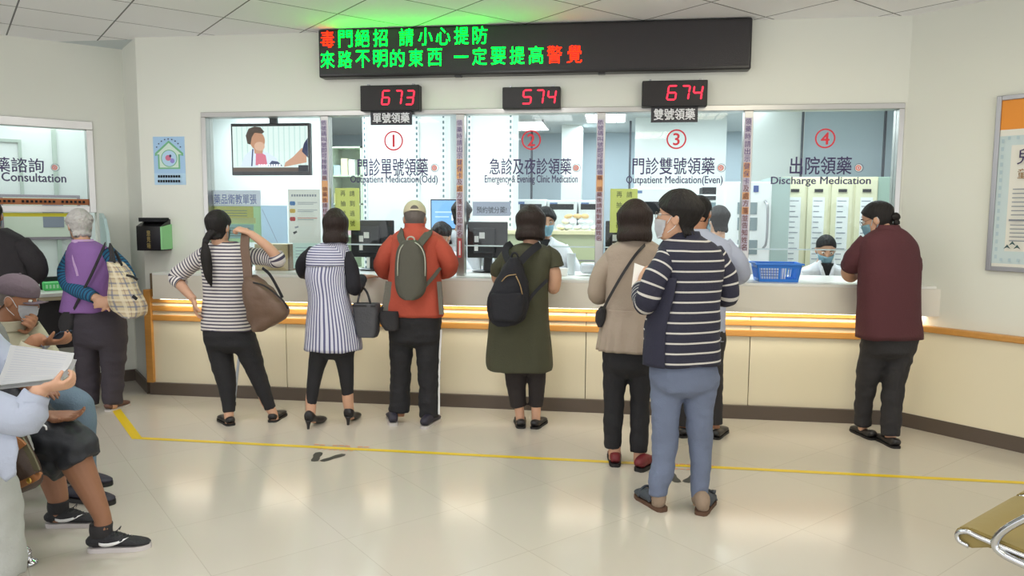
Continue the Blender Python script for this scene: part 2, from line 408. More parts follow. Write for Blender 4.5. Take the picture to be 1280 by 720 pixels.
# rooms behind the glass
def wbox(name, x0, y0, z0, x1, y1, z1, m, M=None):
    bm = B(); box(bm, x0, y0, z0, x1, y1, z1, M); return struct(name, bm, m)
wbox('wall_far', -9, 13, 0, 6, 13.12, CEIL, WALLB)
wbox('wall_far_right', 3.9, 5.0, 0, 4.0, 13, CEIL, WALLW)
wbox('wall_far_left', -8.6, 3, 0, -8.5, 13, CEIL, WALLW)
def pxbox(name, u0, u1, Y, z0, z1, d, m, kind='structure', bev=0, parent=None):
    x0, x1 = P(u0, 268, Y).x, P(u1, 268, Y).x; bm = B(); box(bm, x0, Y, z0, x1, Y+d, z1, bev=bev)
    o = obj(name, bm, m, parent)
    if kind and parent is None: o['kind'] = kind
    return o
pxbox('wall_partition_west', 180, 402, 9.6, 0, CEIL, .1, WALLW)
pxbox('wall_partition_middle', 792, 905, 11.0, 0, CEIL, .1, WALLW)
pxbox('pillar_white', 701, 726, 11.8, 0, CEIL, .4, WALLW)
pxbox('wall_partition_east', 935, 1001, 9.2, 0, CEIL, .1, WALLW)
pxbox('wall_partition_blue', 1001, 1300, 9.2, 0, CEIL, .1, WALLB)
DKTRIM = mat('dark_trim', rgb(70, 76, 88), .4)
for i, (u, Y) in enumerate([(664, 12.6), (786, 11.4), (999, 9.1), (1101, 9.1)]):
    pxbox('trim_%d' % (i+1), u-1.3, u+1.3, Y, 0, CEIL, .03, DKTRIM)
# booth room
wbox('wall_booth_back', -4.5, 2.0, 0, 1.2, 2.1, CEIL, WALLW, ML)
for a_, c_ in (((-2.4, 1.98, 1.0), (-.62, 2.0, 1.03)), ((-2.4, 1.98, 2.2), (-.62, 2.0, 2.23)), ((-.65, 1.98, 1.03), (-.62, 2.0, 2.2)), ((-.35, 1.97, 0), (-.31, 2.0, CEIL))):
    wbox('trim_8', *a_, *c_, mat('trim_greygreen', rgb(186, 200, 190), .5), ML)
wbox('wall_booth_side', .25, .13, 0, .33, 2.0, CEIL, WALLW, ML)

# ------------------------------------------------------------------ service counter
RAILS = ((.763, .80), (.695, .737), (.615, .662))
t = thing('service_counter', 'long cream service counter with pale apron and three oak rails below the windows', 'counter', (-.8, 5.6, 0))
def part(name, bm, m, par=None, **k):
    par = par or t; o = obj(name, bm, m, par, **k); o.matrix_parent_inverse = Matrix.Translation(-Vector(par.location)) if par.rotation_euler.z == 0 else (Matrix.Translation(par.location) @ Matrix.Rotation(par.rotation_euler.z, 4, 'Z')).inverted()
    return o
CX0, CX1 = -3.765, 2.07
bm = B(); box(bm, -3.63, 5.45, 1.0, 2.2, 6.28, 1.02, bev=.003); part('worktop', bm, WHITE)
bm = B(); prism(bm, [(-3.63, 5.452), (2.235, 5.452), (2.12, 5.565), (-3.63, 5.565)], .81, 1.0, 'xy'); part('apron', bm, mat('apron_laminate', rgb(232, 226, 212), .35))
seams = [CX0, -2.59, -1.39, -.2, 1.0, CX1]
for i in range(5):
    bm = B(); box(bm, seams[i]+.003, 5.6, .1, seams[i+1]-.003, 5.625, .81); part('front_panel', bm, CREAM)
bm = B(); box(bm, CX0, 5.625, .1, CX1, 5.655, .998); part('carcass', bm, mat('seam_dark', rgb(120, 104, 80), .6))
for z0, z1 in RAILS:
    bm = B(); box(bm, CX0, 5.586, z0, 2.10, 5.6, z1, bev=.004); part('rail', bm, WOOD)
bm = B(); prism(bm, [(CX0-.005, 5.572), (2.11, 5.572), (2.03, 5.652), (CX0-.005, 5.652)], 0, .1, 'xy'); part('plinth', bm, PLINTH)
bm = B(); box(bm, CX0-.03, 5.57, .1, CX0+.03, 5.63, .87, bev=.004); part('corner_post', bm, WOOD)
bm = B(); prism(bm, [(CX0-.03, 5.6), (-4.185, 6.015), (-4.155, 6.05), (CX0, 5.65)], .1, .84, 'xy'); part('side_panel', bm, mat('side_panel_grey', rgb(196, 196, 188), .4))
bm = B(); prism(bm, [(CX0-.04, 5.585), (-4.21, 6.02), (-4.16, 6.06), (CX0, 5.64)], 0, .1, 'xy'); part('side_plinth', bm, PLINTH)
bm = B(); box(bm, -3.6, 5.50, .803, 2.15, 5.55, .811); part('light_strip', bm, emis('strip_light', '#fff6e0', 10.5))

# ------------------------------------------------------------------ LED board
LY = 5.555
def bxz(u0, v0, u1, v1, Y):
    a, b_ = P(u0, v0, Y), P(u1, v1, Y); return a.x, b_.z, b_.x, a.z
led = thing('led_message_board', 'long black LED message board with green and red scrolling characters under the ceiling', 'sign', (-.66, LY, 2.53))
x0, x1 = P(398, 66, LY).x, P(940, 55, LY).x; z0, z1 = P(640, 92.3, LY).z, CEIL-.006
def wpart(name, bm, m, par, **k):
    o = obj(name, bm, m, par, **k); o.matrix_parent_inverse = par.matrix_basis.inverted() if False else Matrix.LocRotScale(par.location, par.rotation_euler, None).inverted(); return o
bm = B(); box(bm, x0, LY, z0, x1, WY, z1, bev=.012); wpart('housing', bm, mat('led_housing', rgb(34, 32, 34), .35), led)
bm = B(); box(bm, x0+.02, LY-.002, z0+.025, x1-.02, LY+.004, z1-.02); wpart('face', bm, mat('led_face', rgb(48, 44, 46), .5, bump=.2, bscale=220), led)
bm = B()
for u in (572, 752): p = P(u, 95, LY); box(bm, p.x-.025, LY+.01, z0-.012, p.x+.025, LY+.05, z0+.002)
wpart('bracket', bm, BLACK, led)
LEDG, LEDR = emis('led_green', '#00ff20', 13), emis('led_red', '#ff1c06', 6)
row1 = [('毒', 409.5, 'r'), ('門', 432, 'g'), ('絕', 453, 'g'), ('招', 475.5, 'g'), ('請', 508, 'g'), ('小', 532, 'g'), ('心', 554, 'g'), ('提', 577, 'g'), ('防', 600, 'g')]
row2 = [('來', 409.5, 'g'), ('路', 431.5, 'g'), ('不', 453.5, 'g'), ('明', 475.5, 'g'), ('的', 497, 'g'), ('東', 520, 'g'), ('西', 543.5, 'g'), ('一', 576.5, 'g'), ('定', 599.5, 'g'), ('要', 623, 'g'), ('提', 646.5, 'g'), ('高', 670, 'g'), ('警', 693, 'r'), ('覺', 718, 'r')]
for nm, row, va in (('upper_text', row1, 48.5), ('lower_text', row2, 74.5)):
    zc = P(500, va-1.8, LY).z; it = []
    for ch, u, c in row:
        it.append(('text', LEDG if c == 'g' else LEDR, ch, P(u, va, LY).x, zc, .108, .012 if ch == '一' else .125, 0))
    o = flat(nm, it, None, (0, LY-.003, 0), step=.00002); o.parent = led; o.matrix_parent_inverse = Matrix.LocRotScale(led.location, led.rotation_euler, None).inverted()

# ------------------------------------------------------------------ number displays
SEGRED = emis('digit_red', '#ff2a3c', 3.0)
SEG = {'6': 'acdefg', '7': 'abc', '3': 'abcdg', '5': 'acdfg', '4': 'bcfg'}
def digits(bm, s, boxes, Y):
    for ch, (x0, z0, x1, z1) in zip(s, boxes):
        w, h = x1-x0, z1-z0; th = .0105; sh = .14*h; zm = (z0+z1)/2
        def pt(x, z): return (x + sh*(z-z0)/h - sh/2, z)
        g = th*.15
        segs = {'a': ((x0, z1), (x1, z1)), 'b': ((x1, z1), (x1, zm)), 'c': ((x1, zm), (x1, z0)), 'd': ((x0, z0), (x1, z0)), 'e': ((x0, zm), (x0, z0)), 'f': ((x0, z1), (x0, zm)), 'g': ((x0, zm), (x1, zm))}
        for k in SEG[ch]:
            (ax_, az), (bx_, bz) = [pt(*q) for q in segs[k]]; d = Vector((bx_-ax_, bz-az)); L = d.length; d.normalize(); n_ = Vector((-d.y, d.x))
            q = []
            for s_, o_ in ((g, 0), (g+th/2, th/2), (L-g-th/2, th/2), (L-g, 0), (L-g-th/2, -th/2), (g+th/2, -th/2)):
                q.append((ax_+d.x*s_+n_.x*o_, az+d.y*s_+n_.y*o_))
            prism(bm, q, Y-.003, Y)
DY = 5.575
def display(label, px, dig, dpx, plate=None):
    x0, z0, x1, z1 = bxz(*px, DY)
    d = thing('number_display', label, 'display', ((x0+x1)/2, DY, z0), 0, 'queue number displays')
    bm = B(); box(bm, x0, DY, z0, x1, WY, z1, bev=.006); wpart('housing', bm, mat('display_housing', rgb(24, 21, 23), .5), d)
    bm = B(); box(bm, x0+.012, DY-.002, z0+.012, x1-.012, DY+.004, z1-.012); wpart('window', bm, mat('display_window', rgb(26, 18, 20), .5), d)
    bm = B(); bx = []
    for a, b_ in dpx[0]:
        q = bxz(a, dpx[1], b_, dpx[2], DY); bx.append(q)
    digits(bm, dig, bx, DY-.002); wpart('digits', bm, SEGRED, d)
    bm = B(); box(bm, x1-.06, DY+.02, z1, x1-.045, DY+.05, z1+.012); box(bm, x0+.05, DY+.02, z1, x0+.065, DY+.05, z1+.012); wpart('hanger', bm, STEEL2, d)
    if plate:
        lab, ppx, txt = plate; q = bxz(*ppx, DY+.03)
        it = [('slab', mat('plate_dark', rgb(44, 42, 48), .4), q[0], q[1], q[2], q[3], .008), ('text', mat('plate_letter', rgb(236, 236, 238), .5), txt, (q[0]+q[2])/2, (q[1]+q[3])/2, (q[2]-q[0])*.88, (q[3]-q[1])*.7, .012)]
        o = flat('counter_plate', it, None, (0, DY+.03, 0)); tag(o, lab, 'sign', 'dark plates under the number displays')
display('left black display over window one with red number 673', (450, 107, 524, 138), '673', (((478, 487), (494, 502), (508, 517)), 113.5, 130.5),
        ('dark plate reading 單號領藥 under the number 673', (463, 138.5, 515, 156), '單號領藥'))
display('small middle display with red number 574', (628, 109, 700, 135), '574', (((654, 664), (670, 679), (685, 694)), 113, 129.5))
display('right black display with red number 674', (803, 101, 884, 132.5), '674', (((835, 845), (852, 861), (867, 877)), 107.5, 124.5),
        ('dark plate reading 雙號領藥 under the number 674', (814, 133, 872, 152.5), '雙號領藥'))

# ------------------------------------------------------------------ lettering on the glass
LTY = GY-.002
RED = mat('vinyl_red', rgb(226, 40, 56), .5); PURP = mat('vinyl_purple', rgb(58, 44, 92), .5); GREYL = mat('vinyl_grey', rgb(70, 62, 98), .5)
ORNG = mat('vinyl_orange', rgb(238, 108, 80), .5); PKW = mat('vinyl_pale', rgb(240, 236, 236), .5)
def lettering(n, u, vc, head, hpx, sub, spx, logo, label):
    def X(u, v=210): return P(u, v, LTY).x
    def Z(v, u=u): return P(u, v, LTY).z
    q = bxz(*hpx, LTY); s = bxz(*spx, LTY); r = 12.2*mpp(P(u, vc, LTY))
    t = thing('window_lettering', label, 'lettering', (X(u), LTY, s[1]), 0, 'lettering on the window panes')
    c = (X(u, vc), Z(vc))
    for nm, it in (('numeral', [('ring', RED, c[0], c[1], r*.85, r), ('text', RED, n, c[0], c[1], None, r*1.2, .012)]),
                   ('heading', [('text', PURP, head, (q[0]+q[2])/2, (q[1]+q[3])/2, q[2]-q[0], q[3]-q[1], .007)]),
                   ('subheading', [('text', GREYL, sub, (s[0]+s[2])/2, (s[1]+s[3])/2, s[2]-s[0], s[3]-s[1], .012)]),
                   ('logo', [('ell', PKW, X(logo), Z(210), .026, .026), ('ring', ORNG, X(logo), Z(210), .012, .019), ('ell', RED, X(logo), Z(210), .006, .006), ('ring', GREYL, X(logo)+.004, Z(210), .028, .031)])):
        o = flat(nm, it, None, (0, LTY, 0), step=.0002); o.parent = t; o.matrix_parent_inverse = Matrix.Translation(-Vector(t.location))
lettering('1', 492, 176, '門診單號領藥', (447, 198, 535, 220), 'Outpatient Medication(Odd)', (438, 219.5, 547, 231), 543, 'window one lettering 門診單號領藥 with circled red 1')
lettering('2', 664, 175, '急診及夜診領藥', (612, 198, 714, 218), 'Emergency & Evening Clinic Medication', (606, 219, 722, 231), 720, 'window two lettering 急診及夜診領藥 with circled red 2')
lettering('3', 845.5, 174, '門診雙號領藥', (791, 197, 893, 218), 'Outpatient Medication(Even)', (783, 220, 903, 232), 901, 'window three lettering 門診雙號領藥 with circled red 3')
lettering('4', 1031.5, 173, '出院領藥', (988, 196, 1064, 218), 'Discharge Medication', (964, 221, 1088, 233), 1073, 'window four lettering 出院領藥 with circled red 4')
# booth lettering: local frame of the left wall
def lw(s, y=0): return OL + Vector((s+0*y, s, 0))/S2 + Vector((-y, y, 0))/S2
t2 = thing('window_lettering', 'consultation window lettering 用藥諮詢 above the orange strip', 'lettering', lw(-.6, .036), R(45), 'lettering on the window panes')
flat('heading', [('text', PURP, '用藥諮詢', -.245, 1.872, .46, .118, .007)], t2)
flat('subheading', [('text', GREYL, 'Medication Consultation', -.29, 1.775, .86, .07, .012)], t2)
flat('logo', [('ell', PKW, .062, 1.862, .026, .026), ('ring', ORNG, .062, 1.862, .012, .019), ('ell', RED, .062, 1.862, .006, .006), ('ring', GREYL, .066, 1.862, .028, .031)], t2)
o = flat('window_notice_strip', [('slab', mat('strip_orange', rgb(188, 112, 60), .5), -2.2, 1.553, -.3, 1.604, .002)] +
     [('rect', INKBLK, -2.18+i*.031, 1.569, -2.18+i*.031+.018, 1.589) for i in range(60) if i % 9 != 8], None, lw(0, .034), R(45))
tag(o, 'narrow orange notice strip along the bottom of the consultation window', 'sign')
o = flat('window_edge_strip', [('slab', mat('strip_yellow', rgb(226, 214, 44), .5), -2.4, 1.455, -.3, 1.485, .01)], None, lw(0, .02), R(45))
tag(o, 'yellow strip under the steel sill of the consultation window', 'strip')

# vertical notices on the mullions
LIL = mat('notice_lilac', rgb(196, 188, 204), .5); ORB = mat('notice_orange', rgb(226, 170, 120), .5); NPUR = mat('notice_purple', rgb(96, 74, 128), .5); NBR = mat('notice_brown', rgb(120, 62, 62), .5)
def vnotice(x, txt, orange, label, zt, zb):
    n = len(txt); ch = (zt-zb)/n; it = [('slab', LIL, x-.024, zb, x+.024, zt, .001)]
    for i in orange: it.append(('rect', ORB, x-.024, zt-(i+1)*ch, x+.024, zt-i*ch))
    for i, c in enumerate(txt):
        if c != ' ': it.append(('text', NPUR if i < n*.45 else NBR, c, x, zt-(i+.5)*ch, .04, ch*.84, .003))
    o = flat('vertical_notice', it, None, (0, WY-.0055, 0), step=.00015); tag(o, label, 'sign', 'vertical notices on the mullions'); return o
T1, T2 = '依號碼叫號即可排隊領藥 領藥後請核對藥品姓名', '領藥時請出示健保卡及處方箋並告知姓名'
vnotice(MULX[0]-.004, T1, (11, 12, 13, 14), 'vertical notice on the mullion right of the television', 2.22, 1.28)
vnotice(MULX[1]-.004, T2, (6, 7, 8, 10), 'vertical notice on the mullion between windows one and two', 2.21, 1.32)
vnotice(MULX[2]-.004, T1, (10, 11, 12), 'vertical notice on the mullion between windows two and three', 2.2, 1.3)
vnotice(MULX[3]-.004, T2, (6, 7, 10, 12), 'vertical notice on the mullion between windows three and four', 2.2, 1.24)
q = MULX[1]-.004
o = flat('small_sticker', [('slab', mat('sticker_red', rgb(178, 70, 76), .5), q-.016, 1.16, q+.016, 1.31, .001), ('rect', PKW, q-.006, 1.18, q+.006, 1.29)], None, (0, WY-.0055, 0)); tag(o, 'small red sticker low on the mullion between windows one and two', 'sticker')

# ------------------------------------------------------------------ television in the first pane
tv = thing('television', 'wall television showing a doctor with a patient behind the first pane', 'television', (-2.7, 5.83, 1.78))
TVY = 5.80; q = bxz(288, 154.5, 388, 219, TVY); tx0, tz0, tx1, tz1 = q
bm = B(); box(bm, tx0, TVY, tz0, tx1, TVY+.05, tz1, bev=.006); wpart('housing', bm, BLACK, tv)
bm = B(); xm = (tx0+tx1)/2; box(bm, xm-.012, TVY+.02, tz1, xm+.05, TVY+.05, tz1+.05); box(bm, xm, TVY+.03, tz1+.04, xm+.035, TVY+.045, CEIL); wpart('ceiling_mount', bm, BLACK, tv)
def scr(n, c, s=1.15): return emis('screen_'+n, c, s)
W_, H_ = tx1-tx0-.03, tz1-tz0-.055; sx0, sz0 = tx0+.015, tz0+.03
def SP(*pts): return [(sx0+a*W_, sz0+b_*H_) for a, b_ in pts]
it = [('poly', scr('curtain', '#cfe0da'), SP((0, 0), (1, 0), (1, 1), (0, 1)))]
for i in range(14): it.append(('poly', scr('curtain2', '#b7d2cc'), SP((.05+i*.07, .12), (.065+i*.07, .12), (.065+i*.07, 1), (.05+i*.07, 1))))
it += [('poly', scr('coat', '#c9d6ee'), SP((.1, .1), (.62, .1), (.58, .3), (.46, .42), (.36, .46), (.3, .55), (.27, .5), (.16, .36))),
       ('poly', scr('shirt', '#c46a7c'), SP((.3, .14), (.46, .14), (.44, .36), (.38, .42), (.31, .46))),
       ('poly', scr('neck', '#b88a70'), SP((.29, .4), (.4, .4), (.41, .6), (.28, .6))),
       ('ell', scr('face', '#b08468'), sx0+.335*W_, sz0+.68*H_, .1*W_, .2*H_), ('ell', scr('mask', '#c8a48c'), sx0+.36*W_, sz0+.56*H_, .07*W_, .1*H_),
       ('poly', scr('hair', '#4a4038'), SP((.2, .62), (.18, .8), (.22, .95), (.3, 1.0), (.38, .98), (.43, .88), (.4, .84), (.3, .86), (.26, .76), (.24, .6))),
       ('line', scr('tube', '#38405a'), SP((.27, .5))[0], SP((.25, .12))[0], .012),
       ('poly', scr('cuff', '#3c4664'), SP((.46, .12), (.66, .12), (.6, .22), (.52, .24))),
       ('poly', scr('arm', '#b98e74'), SP((.68, .1), (.98, .2), (.98, .46), (.92, .52), (.8, .32), (.7, .2))),
       ('poly', scr('sleeve', '#2c3350'), SP((.92, .44), (1, .3), (1, .74), (.95, .62))),
       ('poly', scr('desk', '#54483e'), SP((0, 0), (1, 0), (1, .09), (0, .09))),
       ('poly', scr('corner', '#23262c'), SP((.87, 0), (1, 0), (1, .14), (.87, .14)))]
for i in range(9): it.append(('poly', scr('caption', '#eef2fa', 1.4), SP((.34+i*.034, .11), (.362+i*.034, .11), (.362+i*.034, .16), (.34+i*.034, .16))))
o = flat('screen', it, None, (0, TVY-.001, 0), step=.0001); o.parent = tv; o.matrix_parent_inverse = Matrix.Translation(-Vector(tv.location))

# ------------------------------------------------------------------ posters, notes, boxes at the first pane
NY = GY+.03
def translucent(M, fac=.58):
    nt = M.node_tree
    if nt.nodes.get('through'): return M
    b = nt.nodes['Principled BSDF']; o = [n for n in nt.nodes if n.type == 'OUTPUT_MATERIAL'][0]
    t_ = nt.nodes.new('ShaderNodeBsdfTranslucent'); t_.name = 'through'; t_.inputs[0].default_value = b.inputs['Base Color'].default_value
    mx = nt.nodes.new('ShaderNodeMixShader'); mx.inputs[0].default_value = fac
    nt.links.new(b.outputs[0], mx.inputs[1]); nt.links.new(t_.outputs[0], mx.inputs[2]); nt.links.new(mx.outputs[0], o.inputs[0]); return M
SHEETP = mat('sheet_paper', rgb(244, 244, 242), .7)
def sheet(name, label, cat, px, Y, items, group=None, base=SHEETP, thick=.002):
    if Y > WY:
        translucent(base)
        for i in items: translucent(i[1])
    q = bxz(*px, Y); w, h = q[2]-q[0], q[3]-q[1]
    it = [('slab', base, q[0], q[1], q[2], q[3], thick)]
    for i in items:
        k, m_ = i[0], i[1]
        if k == 'rect': it.append((k, m_, q[0]+i[2]*w, q[1]+i[3]*h, q[0]+i[4]*w, q[1]+i[5]*h))
        elif k == 'ell': it.append((k, m_, q[0]+i[2]*w, q[1]+i[3]*h, i[4]*w, i[5]*h))
        elif k == 'text': it.append((k, m_, i[2], q[0]+i[3]*w, q[1]+i[4]*h, i[5]*w if i[5] else None, i[6]*h) + tuple(i[7:]))
        elif k == 'poly': it.append((k, m_, [(q[0]+a*w, q[1]+b_*h) for a, b_ in i[2]]))
        elif k == 'line': it.append((k, m_, (q[0]+i[2][0]*w, q[1]+i[2][1]*h), (q[0]+i[3][0]*w, q[1]+i[3][1]*h), i[4]))
    o = flat(name, it, None, (0, Y, 0), step=.0004); tag(o, label, cat, group); return o
BLUI = mat('ink_blue', rgb(92, 112, 190), .6)
sheet('paper_sign', 'white header sign reading 藥品衛教單張 below the television', 'sign', (262, 238, 326, 258), NY, [('text', BLUI, '藥品衛教單張', .5, .45, .84, .62, .003)], base=mat('sign_white', rgb(226, 230, 236), .6))
GRN = mat('poster_green', rgb(196, 222, 188), .6); YEL = mat('poster_yellow', rgb(238, 222, 140), .6); LBL = mat('poster_blue', rgb(184, 212, 232), .6); LNE = mat('print_grey', rgb(150, 156, 170), .6)
sheet('leaflet_poster', 'green edged poster with yellow and blue leaflets behind the ponytailed woman', 'poster', (261, 256, 327, 303), NY+.012, [('rect', YEL, .05, .62, .86, .98), ('rect', mat('poster_yellow_pale', rgb(240, 232, 184), .6), .08, .5, .9, .66), ('rect', LBL, .3, .1, .86, .48)] + [('rect', LNE, .36, .16+.07*i, .8, .18+.07*i) for i in range(4)] + [('rect', LNE, .1, .7+.07*i, .74, .715+.07*i) for i in range(3)], base=GRN)
sheet('pink_leaflet', 'small pink leaflet at the left window frame', 'leaflet', (253, 286, 262, 306), NY, [], base=mat('leaflet_pink', rgb(236, 170, 216), .6))
sheet('paper_sheet', 'pale blue paper sheet hung between the two posters under the television', 'paper', (326, 257, 360, 304), NY+.02, [('line', LNE, (.05, .9), (.6, .02), .003)], base=mat('sheet_blue', rgb(214, 232, 244), .6))
PB, PY_, PR_ = mat('badge_blue', rgb(86, 152, 214), .6), mat('badge_yellow', rgb(238, 206, 90), .6), mat('badge_red', rgb(214, 62, 62), .6)
it = [('rect', LNE, .1+i*.082, .865, .1+i*.082+.055, .905) for i in range(10)]
for k, (mm, z) in enumerate(((PB, .7), (PY_, .56), (PR_, .41))):
    it += [('rect', mm, .08, z, .2, z+.075), ('ell', mm, .08, z+.0375, .03, .0375), ('ell', mm, .2, z+.0375, .03, .0375)]
    it += [('rect', mat('print_red', rgb(222, 120, 110), .6) if k == 2 else LNE, .3, z+.05, .92, z+.06), ('rect', LNE, .3, z+.02, .8, z+.03)]
it += [('poly', DKGREY, [(.14, .2), (.26, .23), (.28, .2), (.18, .16)]), ('poly', LNE, [(.2, .3), (.32, .32), (.32, .29), (.22, .27)])]
sheet('instruction_poster', 'white instruction poster with blue, yellow and red badges beside the mullion', 'poster', (360, 236.5, 401, 304), NY, it, base=mat('poster_white', rgb(236, 236, 230), .6))
sheet('paper_sheet', 'pale sheet with grey lines below the badge poster', 'paper', (366, 303.5, 400, 336), NY+.01, [('rect', LNE, .1, .8-.12*i, .7, .82-.12*i) for i in range(4)], base=mat('sheet_green', rgb(226, 238, 232), .6))
KRAFT = mat('kraft_card', rgb(206, 182, 138), .7)
bx = thing('cardboard_box', 'tan cardboard box on the counter behind the ponytailed woman\'s raised arm', 'box', P(340, 331, 5.9))
q = bxz(318, 305, 362, 332, 5.85)
bm = B(); box(bm, q[0], 5.85, 1.021, q[2], 5.98, q[3], bev=.002); wpart('carton', bm, KRAFT, bx)
bm = B(); box(bm, q[2]-.012, 5.848, 1.021, q[2]+.004, 5.98, q[3]+.001); wpart('end_flap', bm, mat('card_dark', rgb(112, 92, 70), .7), bx)
YG = mat('note_yellowgreen', rgb(226, 228, 150), .6); NK = mat('note_ink', rgb(112, 118, 70), .6)
def note(px, label, right, left):
    it = []
    for i, c in enumerate(right): it.append(('text', NK, c, .7, .87-.235*i, .2, .13, .006))
    for i, c in enumerate(left): it.append(('text', NK, c, .33, .87-.235*i, .2, .13, .006))
    sheet('paper_note', label, 'note', px, NY, it, 'yellow green notes taped to the panes', base=YG)
note((418.5, 235, 450, 288), 'yellow green note beside the first monitor', '請到過號', '再抽號碼')
note((763, 236, 796, 291), 'yellow green note on window three', '請到過號', '再抽號碼')
sheet('paper_sign', 'grey handwritten sign on window two above the monitor', 'sign', (591, 252, 638, 270), NY+.3, [('text', INKBLK, '預約號分藥!', .5, .42, .8, .46)], base=mat('sign_grey', rgb(206, 210, 222), .6))

# ------------------------------------------------------------------ pillar: blue poster and suggestion box
HB = mat('poster_skyblue', rgb(170, 206, 238), .5); HB2 = mat('poster_skyblue_pale', rgb(186, 218, 242), .5); HG = mat('poster_leaf', rgb(120, 186, 140), .5); HP = mat('poster_pale', rgb(214, 234, 220), .5); HPK = mat('poster_pink', rgb(214, 120, 150), .5)
it = [('rect', HB2, 0, 0, 1, .24), ('poly', HG, [(.5, .92), (.95, .66), (.95, .6), (.84, .62), (.84, .33), (.14, .33), (.14, .62), (.05, .6), (.05, .66)]),
      ('poly', HP, [(.5, .87), (.9, .635), (.79, .635), (.79, .36), (.19, .36), (.19, .635), (.1, .635)]),
      ('ell', HG, .5, .55, .26, .18), ('ell', HB2, .5, .55, .235, .163), ('ell', HPK, .47, .56, .09, .06), ('ell', INK, .54, .6, .035, .03), ('ell', mat('poster_violet', rgb(150, 140, 214), .5), .6, .5, .07, .05)]
for a in range(9):
    an = R(150-15*a); it.append(('rect', INK, .5+.44*math.cos(an)-.02, .62+.33*math.sin(an)-.012, .5+.44*math.cos(an)+.02, .62+.33*math.sin(an)+.012))
for r_ in (.15, .05):
    for i in range(9): it.append(('rect', INKBLK, .13+i*.082, r_, .13+i*.082+.06, r_+.05))
sheet('house_poster', 'sky blue poster with a green house outline on the pillar', 'poster', (191, 171, 232.5, 231), WY-.002, it, base=HB)
sb = thing('suggestion_box', 'black sloped suggestion box with a green side under the house poster', 'box', (-3.68, 5.6, 1.2))
SX0, SX1 = -3.795, -3.585
bm = B(); prism(bm, [(5.52, 1.19), (5.658, 1.19), (5.658, 1.44), (5.52, 1.385)], SX0, SX1, 'yz'); wpart('body', bm, mat('box_black', rgb(30, 30, 30), .3), sb)
bm = B(); prism(bm, [(5.515, 1.2), (5.656, 1.2), (5.656, 1.4), (5.515, 1.38)], SX1, SX1+.012, 'yz'); wpart('green_side', bm, mat('box_green', rgb(150, 214, 150), .5), sb)
bm = B(); box(bm, SX0+.01, 5.54, 1.44-.02, SX1-.01, 5.655, 1.452); wpart('lid', bm, DKGREY, sb)
o = flat('lettering', vtext(mat('gold_ink', rgb(170, 150, 90), .5), '意見箱', (SX0+SX1)/2+.0, 1.355, .05, .032, .003), None, (0, 5.519, 0)); o.parent = sb; o.matrix_parent_inverse = Matrix.Translation(-Vector(sb.location))

# ------------------------------------------------------------------ notice board on the right wall
rw = lambda s, y=0: OR + Vector((s, -s, 0))/S2 + Vector((-y*-1, y, 0))/S2
nb = thing('notice_board', 'framed medicine notice board with an orange header on the right wall', 'board', OR + Vector((1, -1, 0))/S2*.98 + Vector((-1, -1, 0))/S2*.02 + Vector((0, 0, 1.15)), R(-45))
W2, Z0, Z1 = .41, 0, 1.115
bm = B(); 
for a in ((-W2, -.012, Z0, -W2+.03, .018, Z1), (W2-.03, -.012, Z0, W2, .018, Z1), (-W2+.03, -.012, Z0, W2-.03, .018, .03), (-W2+.03, -.012, Z1-.03, W2-.03, .018, Z1)): box(bm, *a, bev=.003)
obj('frame', bm, STEEL2, nb)
NBL = mat('board_blue', rgb(206, 222, 224), .5); NBD = mat('board_dash', rgb(184, 206, 214), .5); NBO = mat('board_orange', rgb(240, 150, 44), .5); NBW = mat('board_white', rgb(236, 234, 224), .5)
it = [('slab', NBW, -W2+.03, .03, W2-.03, Z1-.03, .006), ('rect', NBO, -W2+.03, .9, W2-.03, Z1-.03), ('rect', NBL, -W2+.03, .05, W2-.03, .86), ('rect', NBW, -W2+.1, .13, W2-.1, .8)]
for i in range(16): it.append(('rect', NBD, -W2+.045, .08+i*.049, -W2+.06, .105+i*.049)); it.append(('rect', NBD, W2-.06, .08+i*.049, W2-.045, .105+i*.049))
for i in range(14): it.append(('rect', NBD, -W2+.08+i*.048, .835, -W2+.095+i*.048, .855)); it.append(('rect', NBD, -W2+.08+i*.048, .065, -W2+.095+i*.048, .085))
it += [('text', PURP, '兒', -.225, .725, .085, .095, .004), ('text', mat('board_brown', rgb(150, 110, 60), .5), '童', -.235, .62, .05, .06, .003)]
for i in range(7): it.append(('rect', LNE, -W2+.13, .52-i*.027, W2-.16-.05*(i % 3), .526-i*.027))
it.append(('rect', LNE, -W2+.12, .322, -.1, .334))
for i in range(5): it.append(('rect', LNE, -W2+.13, .295-i*.025, W2-.2, .301-i*.025))
for dx, dz in ((-.028, 0), (0, .022), (.028, 0)): it.append(('poly', mat('board_teal', rgb(56, 86, 92), .5), [(-.26+dx-.02, .152+dz-.006), (-.26+dx, .152+dz+.022), (-.26+dx+.02, .152+dz-.006), (-.26+dx, .152+dz+.004)]))
flat('board', it, nb, step=.0003)

